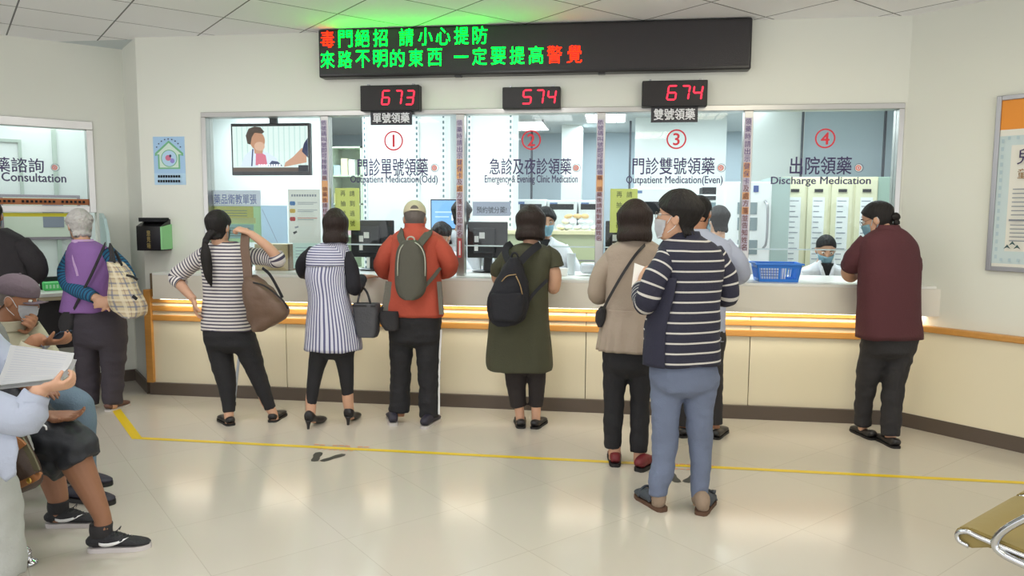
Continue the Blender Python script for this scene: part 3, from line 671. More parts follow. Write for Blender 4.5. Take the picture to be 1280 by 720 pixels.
# ------------------------------------------------------------------ floor markings
bm = B(); pts = [Vector((-3.75, 5.11)), Vector((-3.125, 4.455)), Vector((3.4, 4.45))]; w = .022
def strip(bm, a, b_, w, z):
    d = (b_-a).normalized(); n = Vector((-d.y, d.x))*w; a = a-d*w*.4; b_ = b_+d*w*.4
    f = bm.faces.new([bm.verts.new((p.x, p.y, z)) for p in (a-n, b_-n, b_+n, a+n)]); return f
strip(bm, pts[0], pts[1], .03, .0012); strip(bm, pts[1], pts[2], w, .0014)
o = obj('floor_tape', bm, YELTAPE); tag(o, 'yellow tape line bent across the floor in front of the counter', 'tape')
FOOTM = mat('footprint_dark', rgb(62, 64, 60), .5); OTXT = mat('sticker_orange_print', rgb(206, 150, 110), .5)
def footprints(cx, cy, label):
    t = thing('footprint_sticker', label, 'sticker', (cx, cy, 0), 0, 'footprint stickers behind the yellow tape')
    for s, an in ((-1, 14), (1, -30)):
        bm = B(); sole = [(0, -.12), (.03, -.11), (.036, -.06), (.03, -.01), (.042, .05), (.038, .1), (.01, .13), (-.025, .115), (-.036, .06), (-.026, -.01), (-.034, -.07), (-.026, -.11)]
        ca, sa = math.cos(R(an)), math.sin(R(an)); k = .74
        bm.faces.new([bm.verts.new((s*.052+(x*ca-y*sa)*k, (x*sa+y*ca)*k, .0014)) for x, y in sole]); obj('footprint', bm, FOOTM, t)
    bm = B()
    for i in range(9):
        if i not in (2, 6): strip(bm, Vector((-.16+i*.042, .235-.004*(i % 2))), Vector((-.135+i*.042, .235-.004*(i % 2))), .011, .0016)
    for i in range(7): strip(bm, Vector((-.1+i*.035, .145)), Vector((-.085+i*.035, .15)), .008, .0014)
    obj('printed_line', bm, OTXT, t)
footprints(-1.745, 4.27, 'pair of black footprints on the floor behind the black heels')
footprints(.41, 4.24, 'pair of black footprints between the grey jeans legs of the striped woman')

# ------------------------------------------------------------------ hall lamps
LAMPF = mat('lamp_frame', rgb(232, 232, 232), .5)
def lampframe(name, x, y, label, group, rz=0):
    t = thing(name, label, 'lamp', (x, y, CEIL), rz, group)
    bm = B(); a, c = .3, .6
    for q in ((-a, -c, -a+.025, c), (a-.025, -c, a, c), (-a, -c, a, -c+.025), (-a, c-.025, a, c)): box(bm, q[0], q[1], -.032, q[2], q[3], -.001)
    obj('frame', bm, LAMPF, t)
    bm = B()
    for k in range(1, 4): box(bm, -a+k*.15-.004, -c+.02, -.05, -a+k*.15+.004, c-.02, -.034)
    obj('louver', bm, STEEL2, t)

# ================================================================== PHARMACY INTERIOR
for i, (x, y) in enumerate(HALL_LAMPS):
    lampframe('ceiling_light', x, y, 'recessed hall ceiling light out over the waiting area', 'hall ceiling lights')
PLL = [(660, 157, 'recessed pharmacy ceiling light seen above the circled 2'), (757, 146, 'recessed pharmacy ceiling light seen beside the mullion between windows two and three')]
DIFF = emis('lamp_diffuser', '#f4fbff', 4.0)
for u, v, lab in PLL:
    r = ray(u, v); q = CAM0 + r*((CEIL-.02-CAMH)/r.z); lampframe('ceiling_light', q.x, q.y, lab, 'pharmacy ceiling lights')
    tt = [o for o in COL.objects if o.get('label') == lab][0]
    bm = B(); box(bm, -.27, -.57, -.03, .27, .57, -.02); obj('diffuser', bm, DIFF, tt)
t = thing('ceiling_light', 'ceiling light inside the consultation room behind the left glass', 'lamp', tuple(OL + Vector((-1.9/S2-.9, -1.9/S2+.9, CEIL))), R(45), 'pharmacy ceiling lights')
bm = B(); box(bm, -.6, -.3, -.03, .6, .3, -.001); obj('diffuser', bm, DIFF, t)
bm = B(); box(bm, -.62, -.32, -.02, -.6, .32, 0); box(bm, .6, -.32, -.02, .62, .32, 0); obj('frame', bm, LAMPF, t)

SHELFW = mat('shelf_white', rgb(238, 242, 242), .5); HOLE = mat('slot_dark', rgb(96, 118, 126), .6)
def rack(u0, u1, ups, Y, ztop, label):
    x0, x1 = P(u0, 268, Y).x, P(u1, 268, Y).x
    t = thing('storage_rack', label, 'rack', ((x0+x1)/2, Y, 0), 0, 'white slotted racks')
    bm = B(); box(bm, x0, Y, 0, x1, Y+.45, ztop, bev=.004); relp(t, obj('panel', bm, SHELFW))
    for u in ups:
        x = P(u, 268, Y).x; bm = B(); box(bm, x-.022, Y-.018, 0, x+.022, Y-.001, ztop, bev=.003); up = relp(t, obj('upright', bm, SHELFW))
        bm = B(); n = int(ztop/.06)
        for i in range(n): box(bm, x-.009, Y-.0195, .05+i*.06, x+.009, Y-.017, .08+i*.06)
        h = obj('slots', bm, HOLE); h.parent = up
rack(455, 563, (457.5, 522, 555), 7.9, 2.62, 'wide white slotted rack behind window one')
rack(584, 641, (587, 638), 7.9, 2.62, 'narrow white slotted rack at the left of window two')
# open shelves beyond the first monitor
PALEG = mat('pale_green', rgb(206, 222, 196), .6); PALEY = mat('pale_yellow', rgb(232, 224, 180), .6)
Y = 9.0; x0, x1 = P(414, 268, Y).x, P(453, 268, Y).x
t = thing('medicine_shelf', 'open shelf of pale boxes at the far left of window one', 'shelf', ((x0+x1)/2, Y, 0))
zs = [.4, .8, 1.2, 1.6, 1.95, 2.3]
bm = B(); box(bm, x0, Y, 0, x0+.02, Y+.35, 2.32); box(bm, x1-.02, Y, 0, x1, Y+.35, 2.32); box(bm, x0, Y+.34, 0, x1, Y+.35, 2.32); relp(t, obj('carcass', bm, PALEG))
for z in zs: bm = B(); box(bm, x0, Y, z, x1, Y+.34, z+.02); relp(t, obj('shelf_board', bm, PALEG))
cols = [PALEY, SHELFW, mat('box_pink', rgb(226, 190, 200), .6), mat('box_sky', rgb(180, 206, 226), .6)]
rr = random.Random(3)
k = 0
for z in zs[2:5]:
    x = x0+.03
    while x < x1-.1:
        w = rr.uniform(.06, .1); h = rr.uniform(.1, .22); m_ = cols[k % 4]; bm = B(); box(bm, x, Y+.03, z+.021, x+w, Y+.2, z+.021+h, bev=.003)
        tag(obj('medicine_box', bm, m_), 'small medicine box on the open shelf beyond window one', 'box', 'medicine boxes on the far shelf'); x += w+.012; k += 1

def machine(u0, u1, v0, v1, Y, label, win, grp='dispensing machines'):
    x0, x1 = P(u0, 268, Y).x, P(u1, 268, Y).x; zt = P((u0+u1)/2, v0, Y).z
    t = thing('dispensing_machine', label, 'machine', ((x0+x1)/2, Y, 0), 0, grp)
    bm = B(); box(bm, x0, Y, 0, x1, Y+.6, zt, bev=.015); relp(t, obj('cabinet', bm, SHELFW))
    q = bxz(*win, Y); bm = B(); box(bm, q[0], Y-.006, q[1], q[2], Y+.01, q[3], bev=.003); relp(t, obj('window', bm, DKGREY))
    bm = B(); box(bm, x0+.03, Y-.004, zt-.06, x0+.12, Y+.01, zt-.03); relp(t, obj('control_panel', bm, mat('panel_blue', rgb(90, 120, 170), .4)))
machine(643, 683, 249, 300, 8.8, 'white dispensing machine beside the narrow rack', (650, 255, 677, 263))
machine(684, 721, 250, 300, 8.8, 'white dispensing machine behind the packet heap, left one', (687, 255, 717, 262))
machine(723, 750, 250, 300, 8.8, 'white dispensing machine next to the mullion of windows two and three', (726, 255, 746, 262))
machine(789, 853, 235, 300, 8.8, 'tall white dispensing machine behind the bob-haired woman', (800, 252, 846, 268))
# packing counter with packet heap
Y = 7.3
x0, x1 = P(600, 268, Y).x, P(752, 268, Y).x; zt = P(680, 288, Y).z
t = thing('packing_counter', 'pale olive packing counter behind window two', 'counter', ((x0+x1)/2, Y, 0))
bm = B(); box(bm, x0, Y, zt-.04, x1, Y+.56, zt, bev=.004); relp(t, obj('top', bm, PALEY))
bm = B(); box(bm, x0+.02, Y+.03, 0, x1-.02, Y+.54, zt-.04); relp(t, obj('body', bm, mat('olive_pale', rgb(190, 198, 160), .6)))
bm = B(); box(bm, x0+.03, Y+.028, zt-.3, x1-.03, Y+.034, zt-.285); relp(t, obj('rail', bm, STEEL2))
PK = [mat('packet_white', rgb(240, 242, 244), .5, bump=.3, bscale=40), mat('packet_clear', rgb(222, 230, 236), .3, bump=.3, bscale=40), mat('packet_tan', rgb(222, 188, 130), .6), mat('packet_pale', rgb(236, 228, 200), .5)]
rr = random.Random(5); i = 0
for row in range(3):
    for k in range(5-row):
        u = 701 + k*(10.5) + row*5 + rr.uniform(-1, 1); p = P(u, 268, Y+.14+.03*row)
        bm = B(); w, d, h = rr.uniform(.038, .044), rr.uniform(.05, .06), rr.uniform(.02, .026)
        ball(bm, (0, 0, 0), w, d, h, Matrix.Translation((p.x, p.y, zt+.028+row*.056)) @ Matrix.Rotation(rr.uniform(-.5, .5), 4, 'Z') @ Matrix.Rotation(rr.uniform(-.3, .3), 4, 'Y'), 14, 8)
        wrinkle(bm, bm.verts, .007, 20, 20, i)
        tag(obj('medicine_packet', bm, PK[2] if (row == 2 and k < 3) else PK[i % 2 if i % 5 else 3]), 'medicine packet in the heap on the packing counter', 'packet', 'medicine packets heaped on the packing counter'); i += 1
# glass fronted fridge
Y = 8.3; x0, x1 = P(868, 268, Y).x, P(916, 268, Y).x; zt = P(890, 243, Y).z
t = thing('glass_door_refrigerator', 'white refrigerator with a dark glass door behind the grey shirted man', 'refrigerator', ((x0+x1)/2, Y, 0))
bm = B(); box(bm, x0, Y, 0, x1, Y+.6, zt, bev=.01); relp(t, obj('cabinet', bm, SHELFW))
q = bxz(872, 253, 905, 330, Y); bm = B(); box(bm, q[0], Y-.02, q[1], q[2], Y-.001, q[3], bev=.004); dr = relp(t, obj('door', bm, mat('fridge_glass', rgb(120, 140, 148), .15)))
bm = B(); box(bm, q[2]-.03, Y-.045, q[1]+.1, q[2]-.012, Y-.02, q[3]-.1); h = obj('handle', bm, DKGREY); h.parent = dr
q = bxz(876, 245, 896, 250, Y); bm = B(); box(bm, q[0], Y-.01, q[1], q[2], Y, q[3]); relp(t, obj('display', bm, BLACK))
q = bxz(878, 237, 904, 243.5, Y+.1); bm = B(); box(bm, q[0], Y+.1, zt, q[2], Y+.4, zt+.08, bev=.004); tag(obj('label_printer', bm, DKGREY), 'dark flat device on top of the glass door refrigerator', 'printer')
# white fridge and beige cabinet behind window four
Y = 7.1; x0, x1 = P(940, 268, Y).x, P(964, 268, Y).x; zt = P(955, 227, Y).z
t = thing('white_refrigerator', 'tall white refrigerator with grey green side behind the blue basket', 'refrigerator', ((x0+x1)/2, Y, 0))
bm = B(); box(bm, x0-.25, Y, 0, x1, Y+.6, zt, bev=.012); relp(t, obj('cabinet', bm, SHELFW))
bm = B(); box(bm, x1, Y+.01, 0, x1+.16, Y+.6, zt+.04); relp(t, obj('side_panel', bm, mat('grey_green', rgb(172, 192, 188), .5)))
bm = B(); tube(bm, [(x1-.06, Y-.002, 1.2), (x1-.045, Y-.05, 1.25), (x1-.04, Y-.055, 1.4), (x1-.045, Y-.05, 1.58), (x1-.06, Y-.002, 1.63)], .011, 8); relp(t, obj('handle', bm, STEEL2, smooth=True))
q = bxz(942, 232, 948, 240, Y); bm = B(); box(bm, q[0], Y-.006, q[1], q[2], Y+.002, q[3]); relp(t, obj('display', bm, mat('display_blue', rgb(70, 90, 150), .4)))
for k, (va, vb) in enumerate(((253, 268), (272, 288), (300, 318))):
    q = bxz(936, va, 946, vb, Y); bm = B(); box(bm, q[0]-.1, Y-.005, q[1], q[2], Y+.002, q[3]); relp(t, obj('drawer_window', bm, mat('grey_win', rgb(130, 146, 150), .3)))
Y = 7.75; x0, x1 = P(977, 268, Y).x, P(1096, 268, Y).x; zt = P(1040, 221, Y).z
BEI = mat('cabinet_beige', rgb(226, 224, 192), .5)
t = thing('medicine_cabinet', 'large beige medicine cabinet with four label columns behind window four', 'cabinet', ((x0+x1)/2, Y, 0))
bm = B(); box(bm, x0, Y, 0, x1, Y+.5, zt, bev=.006); relp(t, obj('body', bm, BEI))
bm = B(); box(bm, x1, Y+.005, 0, x1+.2, Y+.5, zt, bev=.004); relp(t, obj('side_panel', bm, mat('cabinet_green', rgb(160, 186, 172), .5)))
cw = (x1-x0)/4
for i in range(4):
    a = x0+i*cw; bm = B(); box(bm, a+.012, Y-.02, .05, a+cw-.012, Y-.001, zt-.03, bev=.004); d = relp(t, obj('door', bm, BEI))
    it = [('rect', SHELFW, a+.06, zt-.98, a+cw-.05, zt-.2)] + [('rect', LNE, a+.07, zt-.24-.052*j, a+cw-.07-(.03 if j % 3 else 0), zt-.232-.052*j) for j in range(14)] + [('rect', DKGREY, a+cw/2-.04, zt-.15, a+cw/2+.04, zt-.12)]
    o = flat('label_sheet', it, None, (0, Y-.021, 0)); o.parent = d
    bm = B(); q0 = zt-1.28; box(bm, a+.05, Y-.026, q0, a+.16, Y-.019, q0+.2, bev=.003); box(bm, a+.07, Y-.03, q0+.03, a+.14, Y-.025, q0+.17); o = obj('handle', bm, STEEL2); o.parent = d
# monitors on the worktop (backs towards us)
def monitor(px, Y, label, seed=0, foot=1.02):
    q = bxz(*px, Y); xm = (q[0]+q[2])/2
    t = thing('monitor', label, 'monitor', (xm, Y, foot), 0, 'monitors on the worktop')
    bm = B(); box(bm, q[0], Y, q[1], q[2], Y+.035, q[3], bev=.008); relp(t, obj('housing', bm, BLACK))
    bm = B(); box(bm, xm-.11, Y-.03, q[1]+.04, xm+.07, Y+.0, q[3]-.05, bev=.01); rb = relp(t, obj('rear_cover', bm, mat('cover_black', rgb(36, 38, 42), .4)))
    for a, b_, c, d in ((-.1, .13, .035, .05), (-.1, .06, .03, .05), (-.06, .16, .045, .05)):
        bm = B(); box(bm, xm+a, Y-.032, q[1]+b_, xm+a+c, Y-.029, q[1]+b_+d); o = obj('label_sticker', bm, PAPER); o.parent = rb
    bm = B(); prism(bm, [(xm-.035, foot+.015), (xm+.035, foot+.015), (xm+.03, q[1]+.1), (xm-.03, q[1]+.1)], Y+.036, Y+.06); relp(t, obj('stand', bm, BLACK))
    bm = B(); vs = ball(bm, (xm, Y+.06, foot+.008), .14, .1, .0075, None, 24, 6); relp(t, obj('base', bm, BLACK, smooth=True))
    bm = B(); tube(bm, [(xm+.05, Y-.02, q[1]+.12), (xm+.06, Y-.05, q[1]+.05), (xm+.04, Y-.04, foot+.06), (xm+.09, Y+.02, foot+.01)], .004, 6); relp(t, obj('cable', bm, BLACK, smooth=True))
monitor((438, 275, 492, 322), 6.0, 'black monitor seen from behind beside the yellow green note of window one')
monitor((584, 277, 634, 323), 6.0, 'black monitor seen from behind under the grey handwritten sign')
monitor((757, 276, 806, 322), 6.0, 'black monitor seen from behind, half hidden by the bob-haired woman in the jacket')
# back desk with the blue screen
Y = 7.0
x0, x1 = P(455, 268, Y).x, P(590, 268, Y).x
t = thing('back_desk', 'white back desk carrying the blue computer screen', 'desk', ((x0+x1)/2, Y, 0))
bm = B(); box(bm, x0, Y, 1.1, x1, Y+.55, 1.13, bev=.004); relp(t, obj('top', bm, WHITE))
for x in (x0+.03, x1-.03): bm = B(); box(bm, x-.02, Y+.03, 0, x+.02, Y+.5, 1.1); relp(t, obj('side', bm, WHITE))
bm = B(); box(bm, x0+.05, Y+.45, .3, x1-.05, Y+.48, 1.1); relp(t, obj('back_panel', bm, WHITE))
q = bxz(538, 249, 577, 287, Y+.2); t = thing('monitor', 'computer screen with a bright blue picture on the back desk', 'monitor', ((q[0]+q[2])/2, Y+.2, 1.13))
bm = B(); box(bm, q[0], Y+.2, q[1], q[2], Y+.24, q[3], bev=.006); relp(t, obj('housing', bm, DKGREY))
bm = B(); box(bm, (q[0]+q[2])/2-.03, Y+.22, 1.13, (q[0]+q[2])/2+.03, Y+.25, q[1]); box(bm, (q[0]+q[2])/2-.1, Y+.15, 1.13, (q[0]+q[2])/2+.1, Y+.3, 1.14); relp(t, obj('stand', bm, DKGREY))
w, h = q[2]-q[0], q[3]-q[1]
o = flat('screen', [('rect', emis('scr_blue', '#7fb4ee', 1.2), q[0]+.012, q[1]+.012, q[2]-.012, q[3]-.012), ('rect', emis('scr_pale', '#b8d8f6', 1.2), q[0]+.15*w, q[1]+.55*h, q[0]+.75*w, q[1]+.6*h), ('rect', emis('scr_pale', '#b8d8f6', 1.2), q[0]+.15*w, q[1]+.4*h, q[0]+.6*w, q[1]+.44*h), ('rect', emis('scr_white', '#e8f2fc', 1.2), q[0]+.68*w, q[1]+.3*h, q[0]+.9*w, q[1]+.48*h)], None, (0, Y+.199, 0)); relp(t, o)
bm = B(); a = P(490, 274, Y+.2)
wr_ = bm; box(bm, a.x-.12, Y+.15, 1.131, a.x+.12, Y+.35, 1.32, bev=.02); tag(obj('supply_box', bm, mat('box_pale_pink', rgb(240, 222, 228), .6)), 'pale box with pink print on the back desk', 'box')
bm = B(); a = P(459, 268, Y+.2); box(bm, a.x-.1, Y+.15, 1.131, a.x+.1, Y+.35, 1.42, bev=.02); tag(obj('file_box', bm, LBL), 'pale blue file box at the left of the back desk', 'box')
# blue basket
BLU = mat('basket_blue', rgb(52, 130, 226), .35)
a, b_ = P(944, 346, 5.6), P(1001, 346, 5.6); x0, x1, y0, y1, z0, h = a.x, b_.x, 5.56, 5.80, 1.021, .135
t = thing('plastic_basket', 'blue plastic basket with open sides on the counter at window four', 'basket', ((x0+x1)/2, 5.68, 1.02))
def tl(x, y, z): # tapered: narrower at the base
    k = .86+.14*(z-z0)/h; xm, ym = (x0+x1)/2, (y0+y1)/2; return Vector((xm+(x-xm)*k, ym+(y-ym)*k, z))
def tbox(bm, X0, Y0, Z0, X1, Y1, Z1):
    vs = box(bm, X0, Y0, Z0, X1, Y1, Z1)
    for v in vs: v.co = tl(*v.co)
bm = B(); e_ = .006
tbox(bm, x0, y0, z0, x1, y1, z0+.006)
for X0, Y0, X1, Y1 in ((x0, y0, x1, y0+e_), (x0, y1-e_, x1, y1), (x0, y0, x0+e_, y1), (x1-e_, y0, x1, y1)):
    tbox(bm, X0, Y0, z0+.006, X1, Y1, z0+.022); tbox(bm, X0, Y0, z0+h-.035, X1, Y1, z0+h-.01)
for i in range(17):
    x = x0+(x1-x0-e_)*i/16; w = .016 if i in (0, 8, 16) else .004
    for Y0 in (y0, y1-e_): tbox(bm, min(x, x1-w), Y0, z0+.02, min(x, x1-w)+w, Y0+e_, z0+h-.03)
for i in range(11):
    y = y0+(y1-y0-e_)*i/10
    for X0 in (x0, x1-e_): tbox(bm, X0, y, z0+.02, X0+e_, y+.004, z0+h-.03)
relp(t, obj('body', bm, BLU))
bm = B()
for X0, Y0, X1, Y1 in ((x0-.012, y0-.012, x1+.012, y0+e_), (x0-.012, y1-e_, x1+.012, y1+.012), (x0-.012, y0, x0+e_, y1), (x1-e_, y0, x1+.012, y1)): box(bm, X0, Y0, z0+h-.012, X1, Y1, z0+h, bev=.002)
relp(t, obj('rim', bm, BLU))
o = flat('receipt', [('slab', PAPER, x0+.05, 1.03, x1-.08, 1.12, .002)] + [('rect', LNE, x0+.06, 1.05+.02*i, x1-.12, 1.056+.02*i) for i in range(3)], None, (0, 5.72, 0)); tag(o, 'white printed slip standing inside the blue basket', 'paper')
# small things on the worktop
def cup(u, Y, h, r, m, label, name='paper_cup', cat='cup'):
    p = P(u, 340, Y); bm = B(); loft(bm, [(p.x, Y, 1.0215, r*.8, r*.8), (p.x, Y, 1.0215+h*.5, r*.9, r*.9), (p.x, Y, 1.0215+h, r, r)], n=20, per=3); tag(obj(name, bm, m, auto=40), label, cat)
cup(714, 5.9, .17, .035, mat('clear_plastic', rgb(222, 232, 236), .15), 'clear tall plastic jar on the worktop of window two', 'plastic_jar', 'jar')
cup(703, 5.8, .06, .045, WHITE, 'small white tub beside the clear jar')
bm = B(); p = P(734, 340, 5.85); vs = box(bm, p.x-.06, 5.82, 1.032, p.x+.09, 5.98, 1.12, bev=.03); wrinkle(bm, bm.verts, .01, 12, 12, 4); tag(obj('plastic_bag', bm, PK[1], smooth=True), 'white plastic bag of packets on the worktop by the mullion of windows two and three', 'bag')
for u, lab in ((653, 'stack of white forms under the monitor of window two'), (505, 'white form on the worktop before the orange jacket man')):
    p = P(u, 345, 5.75); bm = B(); box(bm, p.x-.1, 5.66, 1.0205, p.x+.1, 5.9, 1.026); tag(obj('paper_form', bm, PAPER), lab, 'paper')

# ================================================================== CONSULTATION BOOTH
t = thing('booth_desk', 'white topped consultation desk with a black front below the left window', 'desk', tuple(OL + Vector((-1, -1, 0))/S2*1.2), R(45))
bm = B(); box(bm, -1.3, -.16, .80, .92, -.002, .832, bev=.004); obj('desk_top', bm, WHITE, t)
bm = B(); box(bm, -1.3, -.15, .77, .92, -.13, .80); obj('edge_band', bm, mat('edge_beige', rgb(206, 190, 160), .5), t)
bm = B(); box(bm, -1.3, -.08, .36, .92, -.05, .775); obj('front_panel', bm, mat('panel_black', rgb(34, 32, 36), .5), t)
for x in (-1.2, .85): bm = B(); box(bm, x-.025, -.12, 0, x+.025, -.07, .78); obj('leg', bm, STEEL2, t)
bm = B(); prof = [(-.002, .6), (-.36, .6), (-.37, .95), (-.36, 1.15), (-.31, 1.32), (-.2, 1.44), (-.05, 1.485), (-.002, 1.485)]
bm = B(); box(bm, -2.5, 0, .80, -.255, .44, .832, ML); struct('trim_5', bm, WHITE)
t = thing('privacy_screen', 'pale blue privacy screen with a rounded top beside the consultation window', 'screen', tuple(OL + Vector((-1, -1, 0))/S2*.22), R(45))
bm = B(); prism(bm, prof, -.012, .012, 'yz'); obj('panel', bm, mat('screen_paleblue', rgb(198, 224, 226), .35), t)
bm = B(); box(bm, -.02, -.34, .57, .02, -.002, .605); obj('clamp_rail', bm, STEEL2, t)
LG = mat('tray_green', rgb(92, 224, 120), .4)
t = thing('display_tray', 'bright green tray on the consultation desk', 'tray', tuple(OL + Vector((-1, -1, 0))/S2*.56 + Vector((-1, 1, 0))/S2*.12 + Vector((0, 0, .832))), R(45))
bm = B(); box(bm, -.1, -.05, 0, .13, .1, .07, bev=.008); obj('tray', bm, LG, t)
bm = B(); 
for i in range(8): box(bm, -.085+i*.026, -.053, .02, -.07+i*.026, -.048, .05)
obj('slots', bm, mat('tray_pale', rgb(190, 246, 200), .5), t)
bm = B(); box(bm, -.12, .08, 0, .15, .11, .11, bev=.004); obj('back_plate', bm, BLACK, t)
t = thing('paper_bag', 'small crumpled white bag beside the green tray', 'bag', tuple(OL + Vector((-1, -1, 0))/S2*.74 + Vector((-1, 1, 0))/S2*.05 + Vector((0, 0, .833))), R(45))
bm = B(); loft(bm, [(0, 0, 0, .05, .04), (0, 0, .06, .05, .04), (.01, 0, .12, .03, .025), (.0, 0, .16, .012, .01)], n=18, per=4); wrinkle(bm, bm.verts, .012, 25, 25); obj('bag_body', bm, PAPER, t, smooth=True)
t = thing('wall_picture', 'grey framed picture on the wall inside the consultation room', 'picture', tuple(OL + Vector((-1, -1, 0))/S2*.42 + Vector((-1, 1, 0))/S2*1.99 + Vector((0, 0, 1.35))), R(45))
bm = B(); box(bm, -.42, -.03, -.15, .3, .0, .32, bev=.004); obj('frame', bm, mat('frame_grey', rgb(150, 140, 150), .5), t)
bm = B(); box(bm, -.39, -.034, -.12, .27, -.029, .29); obj('mount', bm, mat('mount_cream', rgb(214, 222, 206), .6), t)
bm = B(); box(bm, -.05, -.038, -.02, .14, -.033, .25); obj('print', bm, mat('print_slate', rgb(136, 142, 156), .6), t)
t = thing('booth_cabinet', 'pale green cabinet with a white top in the consultation room', 'cabinet', tuple(OL + Vector((-1, -1, 0))/S2*1.5 + Vector((-1, 1, 0))/S2*1.9), R(45))
bm = B(); box(bm, -.9, -.45, 0, .5, .0, 1.62, bev=.01); obj('body', bm, PALEG, t)
bm = B(); box(bm, -.93, -.47, 1.62, .53, .02, 1.7, bev=.01); obj('top', bm, WHITE, t)
for x in (-.88, -.19): bm = B(); box(bm, x, -.47, .1, x+.66, -.451, 1.58, bev=.005); d = obj('door', bm, PALEG, t); bm = B(); box(bm, x+.58, -.49, .8, x+.6, -.47, .95); obj('handle', bm, STEEL2, d)

# ================================================================== WAITING HALL FURNITURE
CHROME = mat('chrome', rgb(200, 202, 206), .12, 1.0); OLIVE = mat('olive_vinyl', rgb(150, 132, 78), .42, bump=.08, bscale=50)
def bench(name, label, origin, rz, n, pitch=.56, seatz=.43, arms=True):
    """beam seating; local x along the row, seats face local -y (front edge at y=-.42)"""
    t = thing(name, label, 'bench', origin, rz)
    for i in range(n):
        x = i*pitch; bm = B()
        prof = [(-.40, -.055), (-.435, -.048), (-.452, -.02), (-.44, .006), (-.405, .018), (-.36, .012), (-.2, -.006), (-.02, -.018), (.02, -.005), (.02, -.035), (-.2, -.036), (-.34, -.03)]
        vs = prism(bm, [(a, seatz+b_) for a, b_ in prof], x+.015, x+pitch-.025, 'yz'); bmesh.ops.bevel(bm, geom=bm.edges[:], offset=.006, segments=2, affect='EDGES'); s_ = obj('seat', bm, OLIVE, t, auto=50)
        for xx in (x+.008, x+pitch-.018):
            bm = B(); tube(bm, [(xx, -.40, seatz-.045), (xx, -.43, seatz-.036), (xx, -.436, seatz-.012), (xx, -.405, seatz+.004), (xx, -.36, seatz-.004), (xx, -.2, seatz-.02), (xx, .0, seatz-.026)], .0085, 8); obj('seat_rim', bm, CHROME, s_, smooth=True)
        bm = B(); prof = [(.03, .02), (.05, .02), (.16, .46), (.14, .47)]
        prism(bm, [(a, seatz+b_) for a, b_ in prof], x+.015, x+pitch-.025, 'yz'); bmesh.ops.bevel(bm, geom=bm.edges[:], offset=.006, segments=2, affect='EDGES'); obj('backrest', bm, OLIVE, t, auto=50)
    bm = B(); box(bm, -.02, -.2, seatz-.11, n*pitch, -.13, seatz-.05, bev=.006); obj('beam', bm, CHROME, t)
    for x in ((.35, n*pitch-.2) if not arms else (.28, n*pitch-.28)):
        bm = B(); tube(bm, [(x, -.165, seatz-.1), (x, -.165, .1)], .028, 12); lg = obj('leg', bm, CHROME, t, smooth=True)
        bm = B(); tube(bm, [(x, -.46, .05), (x, -.42, .075), (x, -.165, .1), (x, .12, .075), (x, .16, .05)], [.016, .018, .026, .018, .016], 10); obj('foot_bar', bm, CHROME, lg, smooth=True)
        for y in (-.46, .16):
            bm = B(); loft(bm, [(x, y, 0.001, .034, .034), (x, y, .012, .034, .034), (x, y, .03, .014, .014), (x, y, .055, .014, .014)], n=16, per=3); obj('foot_pad', bm, CHROME, lg, smooth=True)
    for k in range(n+1) if arms else []:
        x = k*pitch-.006; bm = B(); tube(bm, [(x, -.08, seatz-.06), (x, -.2, seatz-.045), (x, -.3, seatz-.025), (x, -.315, seatz+.015), (x, -.26, seatz+.09), (x, -.14, seatz+.18), (x, .04, seatz+.215), (x, .1, seatz+.18)], .013, 10); obj('armrest', bm, CHROME, t, smooth=True)
    return t
a = Vector((1.17, 2.639)); d = Vector((1, 1)).normalized(); back = Vector((1, -1)).normalized()
o2 = a + d*(.53*3) + back*.44          # the row runs back towards the near end, seats facing the counter corner
bench('waiting_bench', 'olive and chrome waiting bench at the right edge of the hall', (o2.x, o2.y, 0), R(225), 3, pitch=.53)
bench('waiting_bench', 'olive and chrome waiting bench under the three seated men', (-2.70, 2.22, 0), R(117), 3, pitch=.5, arms=False)
bm = B(); cz = [(-2.945, 5.36, .62), (-2.93, 5.365, .6), (-2.925, 5.36, .5), (-2.92, 5.34, .25), (-2.912, 5.30, .012)]
t = thing('walking_cane', 'thin grey walking cane leaning on the counter behind the ponytailed woman', 'cane', (-2.912, 5.30, 0))
bm = B(); tube(bm, [(-2.93, 5.565, .70), (-2.928, 5.55, .6), (-2.92, 5.44, .3), (-2.91, 5.34, .02)], .011, 10); relp(t, obj('shaft', bm, mat('cane_grey', rgb(170, 178, 190), .35), smooth=True))
bm = B(); tube(bm, [(-2.93, 5.563, .69), (-2.935, 5.555, .75), (-2.955, 5.545, .775), (-2.985, 5.535, .765), (-2.995, 5.53, .74)], .014, 10); relp(t, obj('handle', bm, DKGREY, smooth=True))
bm = B(); tube(bm, [(-2.91, 5.342, .03), (-2.909, 5.338, .001)], .015, 10); relp(t, obj('rubber_tip', bm, BLACK, smooth=True))

# ================================================================== PEOPLE
SKIN = mat('skin', rgb(206, 160, 132), .55, var=.05, vscale=30)
SKIN2 = mat('skin_tan', rgb(168, 118, 88), .55, var=.06, vscale=30)
HAIRB = mat('hair_black', rgb(30, 26, 25), .6, bump=.8, bscale=90, spec=.3, stretch=(1, 1, .12))
HAIRBR = mat('hair_brown', rgb(44, 33, 29), .6, bump=.8, bscale=90, spec=.3, stretch=(1, 1, .12))
HAIRW = mat('hair_white', rgb(196, 192, 188), .7, bump=.7, bscale=60, var=.15, vscale=30)
HAIRG = mat('hair_grey', rgb(104, 96, 90), .7, bump=.5, bscale=60)
EYEW = mat('eye_white', rgb(230, 228, 222), .3); EYED = mat('eye_dark', rgb(36, 26, 22), .3)
MASKB = mat('mask_blue', rgb(170, 212, 228), .75, bump=.15, bscale=80); MASKW = mat('mask_white', rgb(232, 234, 238), .75, bump=.15, bscale=80)
